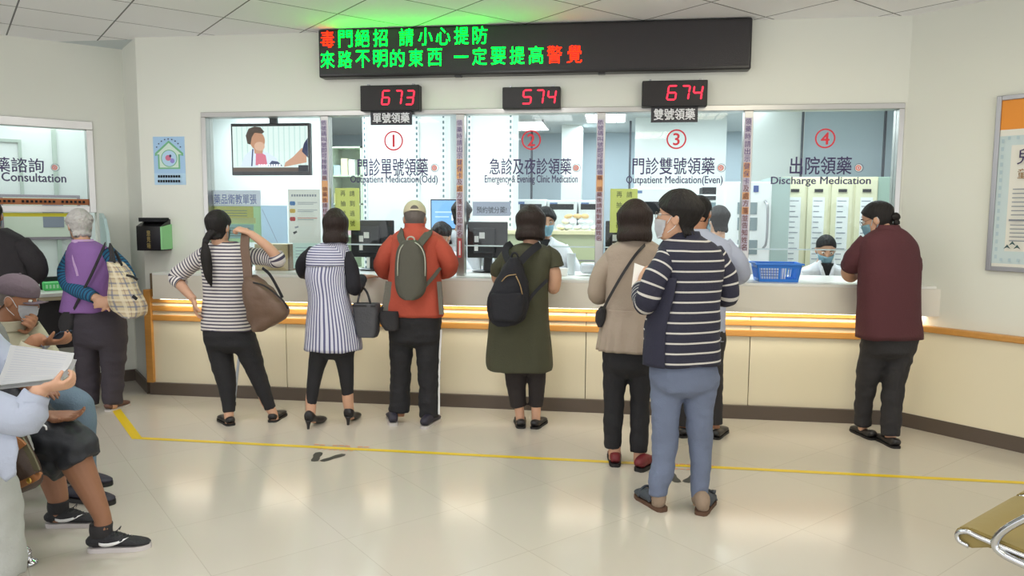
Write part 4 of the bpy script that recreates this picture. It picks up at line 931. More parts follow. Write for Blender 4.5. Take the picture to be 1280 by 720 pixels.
METAL = mat('thin_metal', rgb(120, 112, 104), .3, .8)

HEADROWS = [(-.116, .050, .016, .016), (-.108, .046, .036, .034), (-.09, .034, .050, .054), (-.06, .018, .061, .074), (-.025, .006, .067, .088), (.01, 0, .0725, .094),
            (.045, -.006, .0755, .096), (.075, -.009, .069, .088), (.098, -.010, .051, .066), (.112, -.010, .028, .036), (.117, -.010, .006, .008)]
def head_rx(z):
    a = np.array(HEADROWS); return np.interp(z, a[:, 0], a[:, 2]), np.interp(z, a[:, 0], a[:, 3]), np.interp(z, a[:, 0], a[:, 1])
def headM(c, s, yaw, pitch=0, roll=0):
    """local +y = where the face looks; yaw turns it from straight at the counter (+Y), ccw positive"""
    return Matrix.Translation(c) @ Matrix.Rotation(R(yaw), 4, 'Z') @ Matrix.Rotation(R(roll), 4, 'Y') @ Matrix.Rotation(R(-pitch), 4, 'X') @ Matrix.Scale(s, 4)
def xf(vs, M):
    for v in vs: v.co = M @ v.co
def build_head(bm, M):
    vs = loft(bm, [(0, y, z, rx, ry) for z, y, rx, ry in HEADROWS], n=28, per=3, ax=(1, 0, 0), flat=True)
    for v in vs:
        p = v.co   # eye hollows and cheeks
        for s in (-1, 1):
            d = (p - Vector((s*.033, .088, .012))).length
            if d < .03: v.co.y -= .009*(1-d/.03)
    vs += loft(bm, [(0, .085, .018, .007, .006), (0, .097, -.002, .010, .010), (0, .106, -.022, .014, .012), (0, .092, -.034, .012, .008)], n=12, per=3, ax=(1, 0, 0), flat=True)
    vs += ball(bm, (0, .083, -.058), .022, .014, .007); vs += ball(bm, (0, .080, -.069), .018, .013, .006)
    for s in (-1, 1):
        vs += ball(bm, (s*.077, -.008, -.008), .009, .021, .033, seg=12, rings=8)
        vs += ball(bm, (s*.079, -.016, -.002), .011, .012, .022, seg=10, rings=6)
    xf(vs, M)
def face_parts(root, M, eyes=True, brow=None):
    if eyes:
        for s in (-1, 1):
            bm = B(); vs = ball(bm, (s*.032, .078, .012), .0125, .0125, .009, seg=14, rings=10); vs += ball(bm, (s*.032, .0885, .012), .0055, .003, .0055, seg=10, rings=6, mi=1); xf(vs, M)
            rel(root, obj('eye', bm, [EYEW, EYED], smooth=True))
    if brow:
        bm = B(); vs = []
        for s in (-1, 1): vs += tube(bm, [(s*.016, .093, .032), (s*.034, .09, .036), (s*.052, .077, .031)], [.003, .0035, .002], n=8)
        xf(vs, M); rel(root, obj('eyebrows', bm, brow, smooth=True))
def rel(root, o, par=None):
    """make o (built in world space) a child of root without moving it"""
    p = par or root; o.parent = p
    mw = Matrix.LocRotScale(root.location, root.rotation_euler, None)
    o.matrix_parent_inverse = mw.inverted() if p is root else Matrix.Identity(4)
    return o
def hair(root, M, style, m, seed=0, name='hair', grow=1.0):
    bm = B()
    St = {  # z, front limit, growth x, growth y, dy
        'bob': [(.140, .16, .2, .2, 0), (.131, .16, .72, .7, 0), (.112, .16, 1.2, 1.12, 0), (.08, .088, 1.34, 1.2, -.002), (.05, .055, 1.4, 1.26, -.005), (.01, .035, 1.45, 1.28, -.01), (-.04, .035, 1.52, 1.26, -.014), (-.085, .04, 1.56, 1.22, -.016), (-.112, .04, 1.54, 1.18, -.016), (-.126, .03, 1.42, 1.08, -.016), (-.13, .02, 1.2, .9, -.016)],
        'short': [(.146, .16, .2, .2, 0), (.137, .16, .7, .7, 0), (.115, .16, 1.15, 1.12, 0), (.08, .098, 1.26, 1.22, 0), (.058, .082, 1.27, 1.23, 0), (.042, .068, 1.26, 1.22, -.002), (.028, .046, 1.22, 1.22, -.002), (.012, .014, 1.18, 1.2, -.002), (-.02, -.02, 1.1, 1.14, -.004), (-.05, -.035, 1.08, 1.1, -.006), (-.08, -.05, .98, .98, -.004), (-.095, -.06, .8, .85, 0)],
        'tight': [(.128, .16, .2, .2, 0), (.121, .16, .62, .62, 0), (.106, .16, 1.0, 1.0, 0), (.08, .08, 1.08, 1.07, 0), (.05, .055, 1.07, 1.07, 0), (.015, .0, 1.06, 1.07, -.001), (-.02, -.025, 1.04, 1.06, -.002), (-.05, -.045, 1.0, 1.02, -.003), (-.07, -.06, .92, .94, 0)],
        'pulled': [(.131, .16, .2, .2, 0), (.123, .16, .62, .62, 0), (.107, .16, 1.0, 1.0, 0), (.08, .084, 1.1, 1.1, 0), (.05, .06, 1.1, 1.1, -.002), (.015, .02, 1.08, 1.1, -.004), (-.02, -.005, 1.04, 1.1, -.006), (-.05, -.02, 1.0, 1.08, -.008), (-.08, -.04, .8, .9, -.01), (-.095, -.05, .5, .6, -.01)],
        'fringe': [(.09, .0, .6, .6, 0), (.07, .0, 1, 1, 0)],
    }[style]
    rows = []
    hz = np.array([r[0] for r in HEADROWS])
    for z, yf, gx, gy, dy in St:
        rx, ry, cy = head_rx(min(max(z, -.06), .1)); 
        if z < -.06: rx, ry, cy = head_rx(-.03); cy = -.002
        if z > .1: rx, ry, cy = .052, .066, -.01
        rows.append((0, cy+dy, z, rx*gx*grow, ry*gy*grow, yf))
    rs = crom(rows, 5); n = 80; V = []
    amp = {'bob': .012, 'short': .075, 'tight': .02, 'pulled': .012}.get(style, .02)
    if m is HAIRW: amp = .09
    for i, r in enumerate(rs):
        ring = []
        for j in range(n):
            th = 2*math.pi*j/n; c, s = math.cos(th), math.sin(th)
            k = 1 + amp*noise.noise(Vector((c*4+seed, s*4, r[2]*(34 if m is HAIRW else 14 if style == 'short' else 5)))) + amp*.8*noise.noise(Vector((c*12+seed, s*12, r[2]*(60 if m is HAIRW else 9 if style == 'short' else 4))))
            y = r[1] + r[4]*s*k; y = min(y, r[5])
            ring.append(bm.verts.new((r[0]+r[3]*c*k, y, r[2] + ((.016 if style == 'short' else .006)*noise.noise(Vector((c*9, s*9, seed))) if i > len(rs)-7 else 0))))
        V.append(ring)
    for i in range(len(V)-1):
        for j in range(n): bm.faces.new((V[i][j], V[i+1][j], V[i+1][(j+1) % n], V[i][(j+1) % n]))
    bm.faces.new(V[0]); bm.faces.new(V[-1][::-1])
    bmesh.ops.recalc_face_normals(bm, faces=bm.faces)
    xf(bm.verts, M); return rel(root, obj(name, bm, m, smooth=True))
def face_mask(root, M, m, chin=-.112, top=-.012, loops=True):
    bm = B(); nu, nv = 15, 9; G = []
    for j in range(nv):
        z = top + (chin-top)*j/(nv-1); row = []
        for i in range(nu):
            ph = R(-68 + 136*i/(nu-1)); rx, ry, cy = head_rx(max(z, -.1)); t_ = abs(i-(nu-1)/2)/((nu-1)/2)
            zz = z + (.012*t_ if j == 0 else 0) + (top+(chin-top)*.5-z)*.32*t_**2
            out = .012*(1-t_**2)*(1 - ((j-3)/5.)**2*.5)
            rr = max(rx, .046)
            x = (rr+.006)*math.sin(ph); y = cy + (max(ry, .046)+.009+out*min(1, (8-j)/3.))*math.cos(ph) + .0012*math.sin(j*2.1)
            row.append(bm.verts.new((x, y, zz)))
        G.append(row)
    for j in range(nv-1):
        for i in range(nu-1): bm.faces.new((G[j][i], G[j+1][i], G[j+1][i+1], G[j][i+1]))
    ge = bmesh.ops.solidify(bm, geom=bm.faces[:], thickness=.002)
    xf(bm.verts, M); mk = rel(root, obj('face_mask', bm, m, smooth=True))
    if loops:
        bm = B(); vs = []
        for s in (-1, 1):
            vs += tube(bm, [(s*.066, .035, -.03), (s*.078, .006, .012), (s*.08, -.016, .02), (s*.083, -.024, -.004), (s*.076, -.008, -.042), (s*.064, .03, -.075)], .0016, n=6)
        xf(vs, M); rel(root, obj('ear_loops', bm, m, smooth=True))
    return mk
def glasses(root, M):
    bm = B(); vs = []
    for s in (-1, 1):
        c = Vector((s*.033, .1, .008)); vs += tube(bm, [(c.x+.024*math.cos(a*math.pi/6), c.y-.1*(abs(c.x+.024*math.cos(a*math.pi/6))-.033)*.25, c.z+.018*math.sin(a*math.pi/6)) for a in range(13)], .0016, n=6, per=2)
        vs += tube(bm, [(s*.057, .094, .012), (s*.074, .05, .012), (s*.08, -.01, .012), (s*.078, -.022, -.004)], .0016, n=6)
    vs += tube(bm, [(-.01, .103, .012), (0, .106, .014), (.01, .103, .012)], .0016, n=6)
    xf(vs, M); return rel(root, obj('glasses', bm, METAL, smooth=True))
def hand(bm, w, d, nrm, side=1, curl=.35, s=1.0, spread=.08, thumb=.7, fr=1.0):
    """palm + five fingers. w wrist, d pointing direction, nrm palm-facing direction, side: +1 thumb on d x nrm side"""
    w, d = Vector(w), Vector(d).normalized(); nrm = Vector(nrm); nrm = (nrm - d*nrm.dot(d)).normalized(); lat = d.cross(nrm).normalized()*side
    q = lambda a, b_, c: w + d*(a*s) + lat*(b_*s) + nrm*(c*s)
    loft(bm, [tuple(q(-.02, 0, 0))+(.026*s, .019*s), tuple(q(.015, 0, 0))+(.030*s, .017*s), tuple(q(.05, .002, 0))+(.040*s, .015*s), tuple(q(.085, 0, 0))+(.041*s, .013*s), tuple(q(.1, 0, 0))+(.034*s, .009*s)], n=16, per=3, ax=tuple(lat))
    for i, (b_, L, r) in enumerate(((.030, .068, .0088), (.010, .078, .0092), (-.010, .072, .0088), (-.029, .056, .0078))):
        a = curl*(1+.12*i); an = spread*(1.2-i*.8); pts = [q(.078, b_*.95, 0)]; dirv = (d*math.cos(an)+lat*math.sin(an)).normalized(); p = q(.095, b_, 0); pts.append(p)
        for k, fr_ in enumerate((.42, .32, .26)):
            th = a*(k+.6); dv = dirv*math.cos(th) + nrm*math.sin(th); p = p + dv*(L*fr_*s); pts.append(p)
        tube(bm, [tuple(x) for x in pts], [r*s*fr, r*1.05*s*fr, r*s*fr, r*.92*s*fr, r*.62*s*fr], n=10, per=3)
    an = thumb; p0 = q(.02, .022, .004); dv = (d*math.cos(an)+lat*math.sin(an)); p1 = p0+dv*(.04*s); dv2 = (d*math.cos(an*.6)+lat*math.sin(an*.6)+nrm*.35*curl/.35).normalized(); p2 = p1+dv2*(.032*s); p3 = p2+(dv2+nrm*.3).normalized()*(.026*s)
    tube(bm, [tuple(p0), tuple(p1), tuple(p2), tuple(p3)], [.013*s*fr, .0115*s*fr, .010*s*fr, .0065*s*fr], n=10, per=3)
def pathpts(pts): return [Vector(p) if isinstance(p, Vector) else Vector(P(*p)) for p in pts]
def shoe(root, heel, heading, L=.25, style='sneaker', upper=None, sole=None, W=.092, label=None, sock=None, M0=None, mark=None):
    """heel: floor point (x,y) under the back of the heel; heading deg from +Y, ccw"""
    M = M0 or (Matrix.Translation((heel[0], heel[1], 0)) @ Matrix.Rotation(R(heading), 4, 'Z')); k = L/.26; w = W/.092
    T = {'sneaker': ([(.0, .05, .022), (.015, .075, .032), (.07, .085, .036), (.115, .078, .038), (.15, .06, .041), (.2, .046, .044), (.24, .036, .034), (.258, .022, .014)], .022),
         'loafer': ([(.0, .045, .022), (.015, .062, .031), (.07, .05, .034), (.115, .045, .036), (.15, .05, .040), (.2, .042, .042), (.238, .032, .032), (.256, .02, .012)], .014),
         'clog': ([(.09, .03, .036), (.1, .062, .042), (.14, .072, .046), (.18, .062, .047), (.22, .05, .042), (.25, .035, .03), (.262, .02, .012)], .02)}
    rows, sh = T[style]
    bm = B(); vs = loft(bm, [(0, y*k, sh+(h-sh)/2, wd*w, max((h-sh)/2, .006)+.004) for y, h, wd in rows], n=20, per=4, ax=(1, 0, 0), e=2.3, up=None)
    for v in vs: v.co.z = max(v.co.z, sh-.004)
    xf(vs, M); u = rel(root, obj('shoe', bm, upper, smooth=True))
    if label: u['label'] = label
    bm = B(); half = [(-.004, .018), (.01, .031), (.05, .037), (.1, .037), (.15, .042), (.2, .046), (.235, .038), (.257, .02), (.264, .004)]
    out = [(x*w, y*k) for y, x in half] + [(-x*w, y*k) for y, x in half[::-1]]
    vs = prism(bm, out, 0, sh, 'xy')
    bmesh.ops.bevel(bm, geom=[e for e in bm.edges if e.calc_length() > 0], offset=.003, segments=2, affect='EDGES') if False else None
    xf(vs, M); so = rel(root, obj('sole', bm, sole, auto=50), u); so.matrix_parent_inverse = Matrix.Identity(4)
    return u
def sole_fix(root): pass

class Fig:
    """one person: collects the skin body, then the clothes"""
    def __init__(s, name, label, base, group=None, voxel=.006, skin=SKIN):
        s.root = thing(name, label, 'person', base, 0, group); s.bm = B(); s.voxel = voxel; s.skin = skin
    def P(s, q): return Vector(P(*q)) if not isinstance(q, Vector) else q
    def head(s, c, size, yaw, pitch=0, roll=0, neck=None, nr=.052):
        c = s.P(c); s.hs = size/.233; s.M = headM(c, s.hs, yaw, pitch, roll); build_head(s.bm, s.M)
        if neck is not None:
            n0 = s.P(neck); n1 = s.M @ Vector((0, -.022, -.045)); 
            loft(s.bm, [tuple(n0-Vector((0, 0, .03)))+(nr*1.35, nr*1.2), tuple(n0)+(nr*1.1, nr*1.1), tuple(n0.lerp(n1, .55))+(nr, nr*1.02), tuple(n1)+(nr*.98, nr)], n=18, per=3)
        return s
    def torso(s, rows, Y, yaw=0, skin=.86, e=2.4, tight=None):
        """rows of silhouette: (v, uL, uR, dY, ry)"""
        s.ax = Vector((math.cos(R(yaw)), math.sin(R(yaw)), 0)); s.trows = []
        for v, a, b_, dy, ry in rows:
            c = P((a+b_)/2, v, Y+dy); w = (b_-a)/2*mpp(c)
            cs, sn = math.cos(R(yaw)), math.sin(R(yaw)); rx = math.sqrt(max(w*w-(ry*sn)**2, .0004))/max(cs, .3)
            s.trows.append((c.x, c.y, c.z, rx, ry))
        loft(s.bm, [(x, y, z, rx*skin, ry*skin) for x, y, z, rx, ry in s.trows], n=24, per=4, ax=s.ax, flat=True, e=e); return s
    def arm(s, pts, rad=(.05, .04, .034, .026), hand_=None):
        p = pathpts(pts); 
        rr = np.interp(np.linspace(0, 1, len(p)), np.linspace(0, 1, len(rad)), rad)
        tc = Vector((np.mean([q[0] for q in s.trows]), np.mean([q[1] for q in s.trows]), p[0].z-.03)); p[0] = p[0] + (tc-p[0])*.3; rr[0] *= .8
        tube(s.bm, [tuple(x) for x in p], list(rr), n=16, per=5)
        if hand_:
            d, nrm, side, curl = hand_[:4]; kw = hand_[4] if len(hand_) > 4 else {}
            hand(s.bm, p[-1], d, nrm, side, curl, **kw)
        return p
    def leg(s, pts, rad=(.075, .055, .05, .036), bare=False):
        p = pathpts(pts); rr = np.interp(np.linspace(0, 1, len(p)), np.linspace(0, 1, len(rad)), rad)*(1 if bare else np.linspace(.68, .95, len(p)))
        tube(s.bm, [tuple(x) for x in p], list(rr), n=16, per=5); return p
    def finish_body(s):
        s.body = rel(s.root, obj('body', remesh(s.bm, s.voxel, 2), s.skin, smooth=True)); return s
    def shirt(s, m, name='top', rows=None, hem=True, grow=1.0, e=2.4, amp=.006, fx=6, fz=5, n=56, shape=None, per=6, seed=1):
        bm = B(); rr = rows or s.trows
        vs = loft(bm, [(x, y, z, rx*grow, ry*grow) for x, y, z, rx, ry in rr], n=n, per=per, ax=s.ax, flat=True, e=e, hem1=hem, shape=shape)
        if amp: wrinkle(bm, vs, amp, fx, fz, seed)
        return rel(s.root, obj(name, bm, m, smooth=True))
    def sleeve(s, pts, rad, m, name='sleeve', amp=.005, fx=9, seed=3, per=6, n=28):
        p = pathpts(pts); rr = np.interp(np.linspace(0, 1, len(p)), np.linspace(0, 1, len(rad)), rad)
        tc = Vector((np.mean([q[0] for q in s.trows]), np.mean([q[1] for q in s.trows]), p[0].z)); p[0] = p[0] + (tc-p[0])*.22
        bm = B(); vs = loft(bm, [tuple(x)+(r_, r_) for x, r_ in zip(p, rr)], n=n, per=per, hem1=True)
        if amp: wrinkle(bm, vs, amp, fx, fx*1.6, seed)
        return rel(s.root, obj(name, bm, m, smooth=True))
    def trousers(s, waist, legs, m, Y, yaw=None, voxel=.009, amp=.006, fx=6, fz=14, name='trousers', seed=2, smooth=3):
        """waist rows as in torso; legs: lists of (u,v,Y,r)"""
        bm = B(); rows = []
        for v, a, b_, dy, ry in waist:
            c = P((a+b_)/2, v, Y+dy); w = (b_-a)/2*mpp(c); rows.append((c.x, c.y, c.z, w, ry))
        x_ = rows[-1]; rows.append((x_[0], x_[1], x_[2]-.045, x_[3]*.62, x_[4]*.55))
        loft(bm, rows, n=28, per=4, ax=s.ax if yaw is None else Vector((math.cos(R(yaw)), math.sin(R(yaw)), 0)), flat=True, e=2.3)
        for L in legs:
            loft(bm, [tuple(P(u, v, y))+(r_*1.0, r_*1.05) for u, v, y, r_ in L], n=22, per=5)
        return rel(s.root, obj(name, remesh(bm, voxel, smooth, amp, fx, fz, seed), m, smooth=True))
def strap(name, pts, w, th, m, parent=None, nrm=None, per=5):
    """a flat band along points (world)"""
    bm = B(); rows = crom([tuple(p) for p in pts], per); prev = None; V = []
    for i in range(len(rows)):
        c = Vector(rows[i]); t_ = (Vector(rows[min(i+1, len(rows)-1)])-Vector(rows[max(i-1, 0)])).normalized()
        nn = Vector(nrm) if nrm is not None else Vector((0, -1, 0)); a = t_.cross(nn).normalized()*w/2; b_ = a.cross(t_).normalized()*th/2
        V.append([bm.verts.new(c+x) for x in (a+b_, a-b_, -a-b_, -a+b_)])
    for i in range(len(V)-1):
        for j in range(4): bm.faces.new((V[i][j], V[i][(j+1) % 4], V[i+1][(j+1) % 4], V[i+1][j]))
    bm.faces.new(V[0][::-1]); bm.faces.new(V[-1]); bmesh.ops.recalc_face_normals(bm, faces=bm.faces)
    return obj(name, bm, m, parent, auto=40)
def pts(*q): return [P(*a) for a in q]

# ------------------------------------------------------------------ garments' cloth
def cloth(name, c, rough=.85, bump=.3, bs=70, var=.08): return mat(name, c, rough, bump=bump, bscale=bs, var=var, vscale=5)
BLKC = cloth('cloth_black', rgb(34, 33, 36)); BLKC2 = cloth('cloth_charcoal', rgb(44, 42, 44)); SHB = mat('shoe_black', rgb(34, 32, 34), .4); SOLEB = mat('sole_black', rgb(28, 26, 26), .6)
WHCOAT = cloth('cloth_coat', rgb(232, 236, 242))
def row(f, v): return f.trows

# ---- 1 woman with the ponytail
Y = 4.95
f = Fig('person', 'person with long ponytail in striped top, hand on hip, brown bag on shoulder', (-2.52, 4.9, 0))
f.head((273, 284, Y-.01), .222, 0, 4, neck=(276, 310, Y-.01), nr=.05)
f.torso([(302, 264, 296, 0, .05), (306, 258, 306, 0, .07), (311, 251, 314, 0, .085), (319, 247, 319, 0, .1), (328, 249, 316, 0, .105), (345, 253, 314, 0, .105), (366, 254, 312, 0, .1), (390, 252.5, 314, 0, .112), (412, 252, 317, 0, .125)], Y)
la = [(252, 318, Y), (236, 333, Y+.01), (221, 347, Y), (230, 361, Y-.05), (242, 374, Y-.09)]
ra = [(314, 319, Y), (332, 322, Y-.01), (347, 325, Y-.05), (334, 308, Y-.1), (312, 291, Y-.12)]
f.arm(la, (.05, .042, .04, .034, .025), ((.12, .05, -1), (.9, .6, .1), 1, .5)); f.arm(ra, (.05, .042, .04, .034, .025), ((-.75, -.05, .25), (-.2, .3, -1), -1, 1.15, dict(s=.95)))
ll = [(271, 415, Y, ), (277, 462, Y-.03), (284, 500, Y-.07), (286.5, 524, Y-.1), (287, 533, Y-.09)]; rl = [(304, 415, Y), (322, 468, Y+.02), (332, 500, Y+.03), (341, 516, Y+.03), (343, 526, Y+.04)]
f.leg(ll, (.08, .06, .05, .036, .034)); f.leg(rl, (.08, .06, .05, .036, .034)); f.finish_body()
STR1 = stripemat('striped_white_navy', rgb(222, 216, 212), rgb(70, 64, 84), 1, .024, .4)
f.shirt(STR1, 'striped_top', amp=.007)
f.sleeve(la[:3]+[(227, 355, Y-.03)], (.062, .06, .058, .046), STR1); f.sleeve(ra[:3]+[(344, 317.5, Y-.07)], (.062, .058, .056, .05), STR1)
f.trousers([(404, 254, 315, 0, .11), (414, 254, 317, 0, .125), (425, 255, 321, 0, .13), (432, 258, 323, 0, .12)],
    [[(272, 424, Y, .088), (276, 445, Y-.01, .083), (281, 468, Y-.03, .072), (285, 492, Y-.06, .054), (286.5, 516, Y-.09, .042)], [(304, 424, Y, .092), (313, 445, Y, .078), (322.5, 470, Y+.01, .062), (331, 492, Y+.02, .05), (338, 511, Y+.03, .04)]], BLKC, Y)
h0 = P(288, 532, 4.86); h1 = P(338, 526, 5.0); f.p1 = shoe(f.root, (h0.x+.03, h0.y-.04), 46, .235, 'loafer', SHB, SOLEB); shoe(f.root, (h1.x+.035, h1.y-.055), 4, .235, 'loafer', SHB, SOLEB)
hair(f.root, f.M, 'pulled', HAIRB, 1, grow=1.06); face_parts(f.root, f.M, brow=HAIRB); face_mask(f.root, f.M, MASKB)
bm = B(); q = [(266, 288, 4.86, .03), (258, 299, 4.83, .024), (256.5, 303, 4.82, .018), (257, 315, 4.80, .034), (258.5, 332, 4.80, .036), (261, 347, 4.80, .025), (264, 358, 4.81, .006)]
loft(bm, [tuple(P(*x[:3]))+(x[3], x[3]*.7) for x in q], n=20, ax=(1, 0, 0)); wrinkle(bm, bm.verts, .006, 60, 8); rel(f.root, obj('ponytail', bm, HAIRB, smooth=True))
bm = B(); loft(bm, [tuple(P(258, 300, 4.826))+(.024, .02), tuple(P(257, 303.5, 4.82))+(.022, .019)], n=16); rel(f.root, obj('hair_tie', bm, BLKC, smooth=True))

def rowbag(bm, rows, Y, ry, n=28, e=2.6, amp=.008, seed=0, per=4):
    rs = []
    for v, a, b_ in rows:
        c = P((a+b_)/2, v, Y); rs.append((c.x, c.y, c.z, (b_-a)/2*mpp(c), ry))
    ends = rs
    vs = loft(bm, ends, n=n, per=per, ax=(1, 0, 0), flat=True, e=e); wrinkle(bm, vs, amp, 9, 7, seed); return vs
BAGBR = mat('leather_brown', rgb(108, 84, 68), .5, bump=.4, bscale=25, var=.12, vscale=6)
t = thing('shoulder_bag', 'large slouchy brown shoulder bag hanging from the ponytailed woman\'s raised hand', 'bag', P(330, 413, 4.8))
bm = B(); rowbag(bm, [(344, 309, 318), (348, 305, 326), (358, 303, 338), (370, 303, 349), (382, 304.5, 360), (392, 307, 361), (402, 311, 350), (410, 315, 336), (413, 321, 330)], 4.77, .075, amp=.02, seed=4); relp(t, obj('body', bm, BAGBR, smooth=True))
relp(t, strap('strap', [P(310, 348, 4.74), P(308.5, 330, 4.76), P(306, 310, 4.80), P(307, 294, 4.83), P(310, 289, 4.86)], .062, .012, BAGBR))
relp(t, strap('thin_strap', [P(353, 372, 4.76), P(346, 358, 4.79), P(337, 343, 4.83), P(328, 335, 4.86)], .018, .006, BLKC))
relp(t, strap('zipper', [P(308, 352, 4.72), P(330, 357, 4.70), P(352, 374, 4.70), P(360, 386, 4.72)], .01, .006, BLKC2))
# ---- 2 woman in the striped tunic
Y = 4.98
f = Fig('person', 'person in blue and white striped tunic over black leggings and black heels', (-1.97, 4.95, 0))
f.head((419.5, 283, Y), .215, 18, 8, neck=(419.5, 308, Y), nr=.05)
f.torso([(302, 410, 429, 0, .055), (306, 397, 433, 0, .08), (311, 389, 435, 0, .095), (319, 385, 437, 0, .105), (332, 383.5, 437, 0, .11), (347, 383, 435, 0, .115), (370, 386.5, 437, 0, .115), (395, 384, 444, 0, .13), (415, 382, 449, 0, .14), (436, 380.5, 452, 0, .15)], Y)
la = [(387, 316, Y), (379, 329, Y+.03), (379, 340, Y+.08), (386, 343, Y+.28)]; ra = [(435, 318, Y), (440, 340, Y-.01), (443, 361, Y), (449, 354, Y+.18), (455, 346.5, Y+.36)]
f.arm(la, (.046, .042, .036, .027), ((.3, 1, 0), (0, 0, -1), -1, .3)); f.arm(ra, (.046, .042, .04, .036, .027), ((.35, 1, .02), (0, 0, -1), 1, .25))
ll = [(401, 430, Y-.02), (394, 470, Y-.05), (389, 500, Y-.09), (388.5, 519, Y-.11)]; rl = [(429, 430, Y), (433.5, 470, Y), (435, 500, Y+.01), (437, 515, Y+.03)]
f.leg(ll, (.075, .056, .046, .034)); f.leg(rl, (.075, .056, .046, .034))
for (u, v, yy), hd in (((388.5, 519, Y-.11), -6), ((437, 515, Y+.03), 2)):   # foot inside the pump
    p = P(u, v, yy); d = Vector((-math.sin(R(hd)), math.cos(R(hd)), 0)); tube(f.bm, [tuple(p), tuple(p+d*.04-Vector((0, 0, .045))), tuple(Vector((p.x, p.y, .04))+d*.11)], [.031, .025, .02], 14)
f.finish_body()
VS = stripemat('tunic_stripes', rgb(214, 214, 226), rgb(92, 92, 132), 0, .0175, .42); HS = stripemat('yoke_stripes', rgb(214, 214, 226), rgb(92, 92, 132), 1, .0175, .42)
f.shirt(VS, 'tunic', amp=.012, fx=9, fz=2.5); f.shirt(HS, 'yoke', rows=f.trows[:5], grow=1.03, hem=True, amp=.003)
BLKS = cloth('cloth_sleeve_black', rgb(30, 29, 36)); f.sleeve(la, (.056, .05, .046, .042), BLKS); f.sleeve(ra[:4]+[(452, 349, Y+.28)], (.056, .052, .05, .045, .04), BLKS)
f.trousers([(420, 388, 446, 0, .11), (432, 388, 447, 0, .12), (440, 391, 443, 0, .11)], [[(401, 436, Y-.02, .078), (395.5, 460, Y-.04, .058), (391.5, 482, Y-.07, .047), (389, 506, Y-.1, .036)], [(429, 436, Y, .078), (432, 460, Y, .058), (434, 482, Y, .046), (435.5, 506, Y+.02, .034)]], BLKC, Y, amp=.002, name='leggings')
def pump(root, p, hd, L=.21):
    d = Vector((-math.sin(R(hd)), math.cos(R(hd)), 0)); M = Matrix.Translation(Vector((p.x, p.y, 0))-d*.022) @ Matrix.Rotation(R(hd), 4, 'Z')
    bm = B(); vs = loft(bm, [(0, -.024, .085, .026, .032), (0, .0, .085, .037, .045), (0, .05, .058, .034, .026), (0, .1, .036, .037, .028), (0, .15, .026, .04, .026), (0, .19, .02, .034, .019), (0, .222, .014, .014, .011)], n=18, ax=(1, 0, 0)); xf(vs, M); u = rel(root, obj('shoe', bm, SHB, smooth=True))
    bm = B(); vs = loft(bm, [(0, -.012, .06, .024, .02), (0, -.014, .03, .012, .011), (0, -.016, .0, .009, .009)], n=14, ax=(1, 0, 0)); xf(vs, M); h = rel(root, obj('heel', bm, SHB, smooth=True), u)
q = P(388.5, 519, Y-.11); pump(f.root, q, -6); q = P(437, 515, Y+.03); pump(f.root, q, 2)
hair(f.root, f.M, 'bob', HAIRBR, 2, grow=.92); face_parts(f.root, f.M, brow=HAIRB); face_mask(f.root, f.M, MASKB)
t = thing('tote_bag', 'dark grey tote bag hanging from the arm of the tunic woman', 'bag', P(459, 422, Y))
GRYB = mat('bag_slate', rgb(72, 72, 76), .55, bump=.3, bscale=60)
bm = B(); rowbag(bm, [(379, 443, 474), (384, 442.5, 475), (400, 444, 474), (414, 446, 473), (421, 449, 471)], Y+.0, .06, e=4, amp=.006); relp(t, obj('body', bm, GRYB, smooth=True))
for dy in (-.055, .055): relp(t, strap('handle', [P(446, 384, Y+dy), P(449, 369, Y+dy*.6), P(452, 359, Y+.15+dy*.3), P(459, 366, Y+dy*.6), P(464, 383, Y+dy)], .014, .007, SHB))
bm = B(); box(bm, P(444, 380, Y).x, Y-.062, P(450, 381, Y).z-.006, P(473, 380, Y).x, Y-.055, P(450, 380, Y).z+.002); relp(t, obj('top_trim', bm, SHB))
# ---- 3 man in the orange jacket
Y = 5.13
f = Fig('person', 'person in orange jacket and beige cap wearing an olive grey backpack', (-1.39, 5.08, 0), skin=SKIN2)
f.head((518.5, 274, Y+.03), .225, 14, 16, neck=(518.5, 296, Y), nr=.056)
f.torso([(281, 509, 529, 0, .06), (286, 504, 535, 0, .07), (291, 494, 545, 0, .09), (299, 488, 551, 0, .115), (320, 487, 551, 0, .125), (345, 486, 551, 0, .125), (370, 482, 552, 0, .13), (394, 477, 555, 0, .14)], Y)
la = [(491, 302, Y), (482, 320, Y), (479, 336, Y+.06), (490, 342, Y+.18), (500, 343.5, Y+.29)]; ra = [(548, 302, Y), (557, 320, Y), (561.5, 335, Y+.06), (553, 341, Y+.18), (541, 343.5, Y+.29)]
f.arm(la, (.052, .045, .042, .036, .028), ((.6, 1, 0), (0, 0, -1), -1, .35)); f.arm(ra, (.052, .045, .042, .036, .028), ((-.6, 1, 0), (0, 0, -1), 1, .35))
ll = [(505, 415, Y), (502, 460, Y), (499, 520, Y-.02)]; rl = [(533, 415, Y), (535, 460, Y), (538, 524, Y-.05)]
f.leg(ll, (.08, .06, .04)); f.leg(rl, (.08, .06, .04)); f.finish_body()
ORJ = cloth('cloth_orange', rgb(184, 80, 60), bump=.35, bs=40); GRJ = cloth('cloth_grey_green', rgb(112, 108, 98))
f.shirt(ORJ, 'jacket', amp=.01, fx=7, fz=6); f.sleeve(la[:4], (.072, .066, .064, .05), ORJ, amp=.008); f.sleeve(ra[:4], (.072, .066, .064, .05), ORJ, amp=.008)
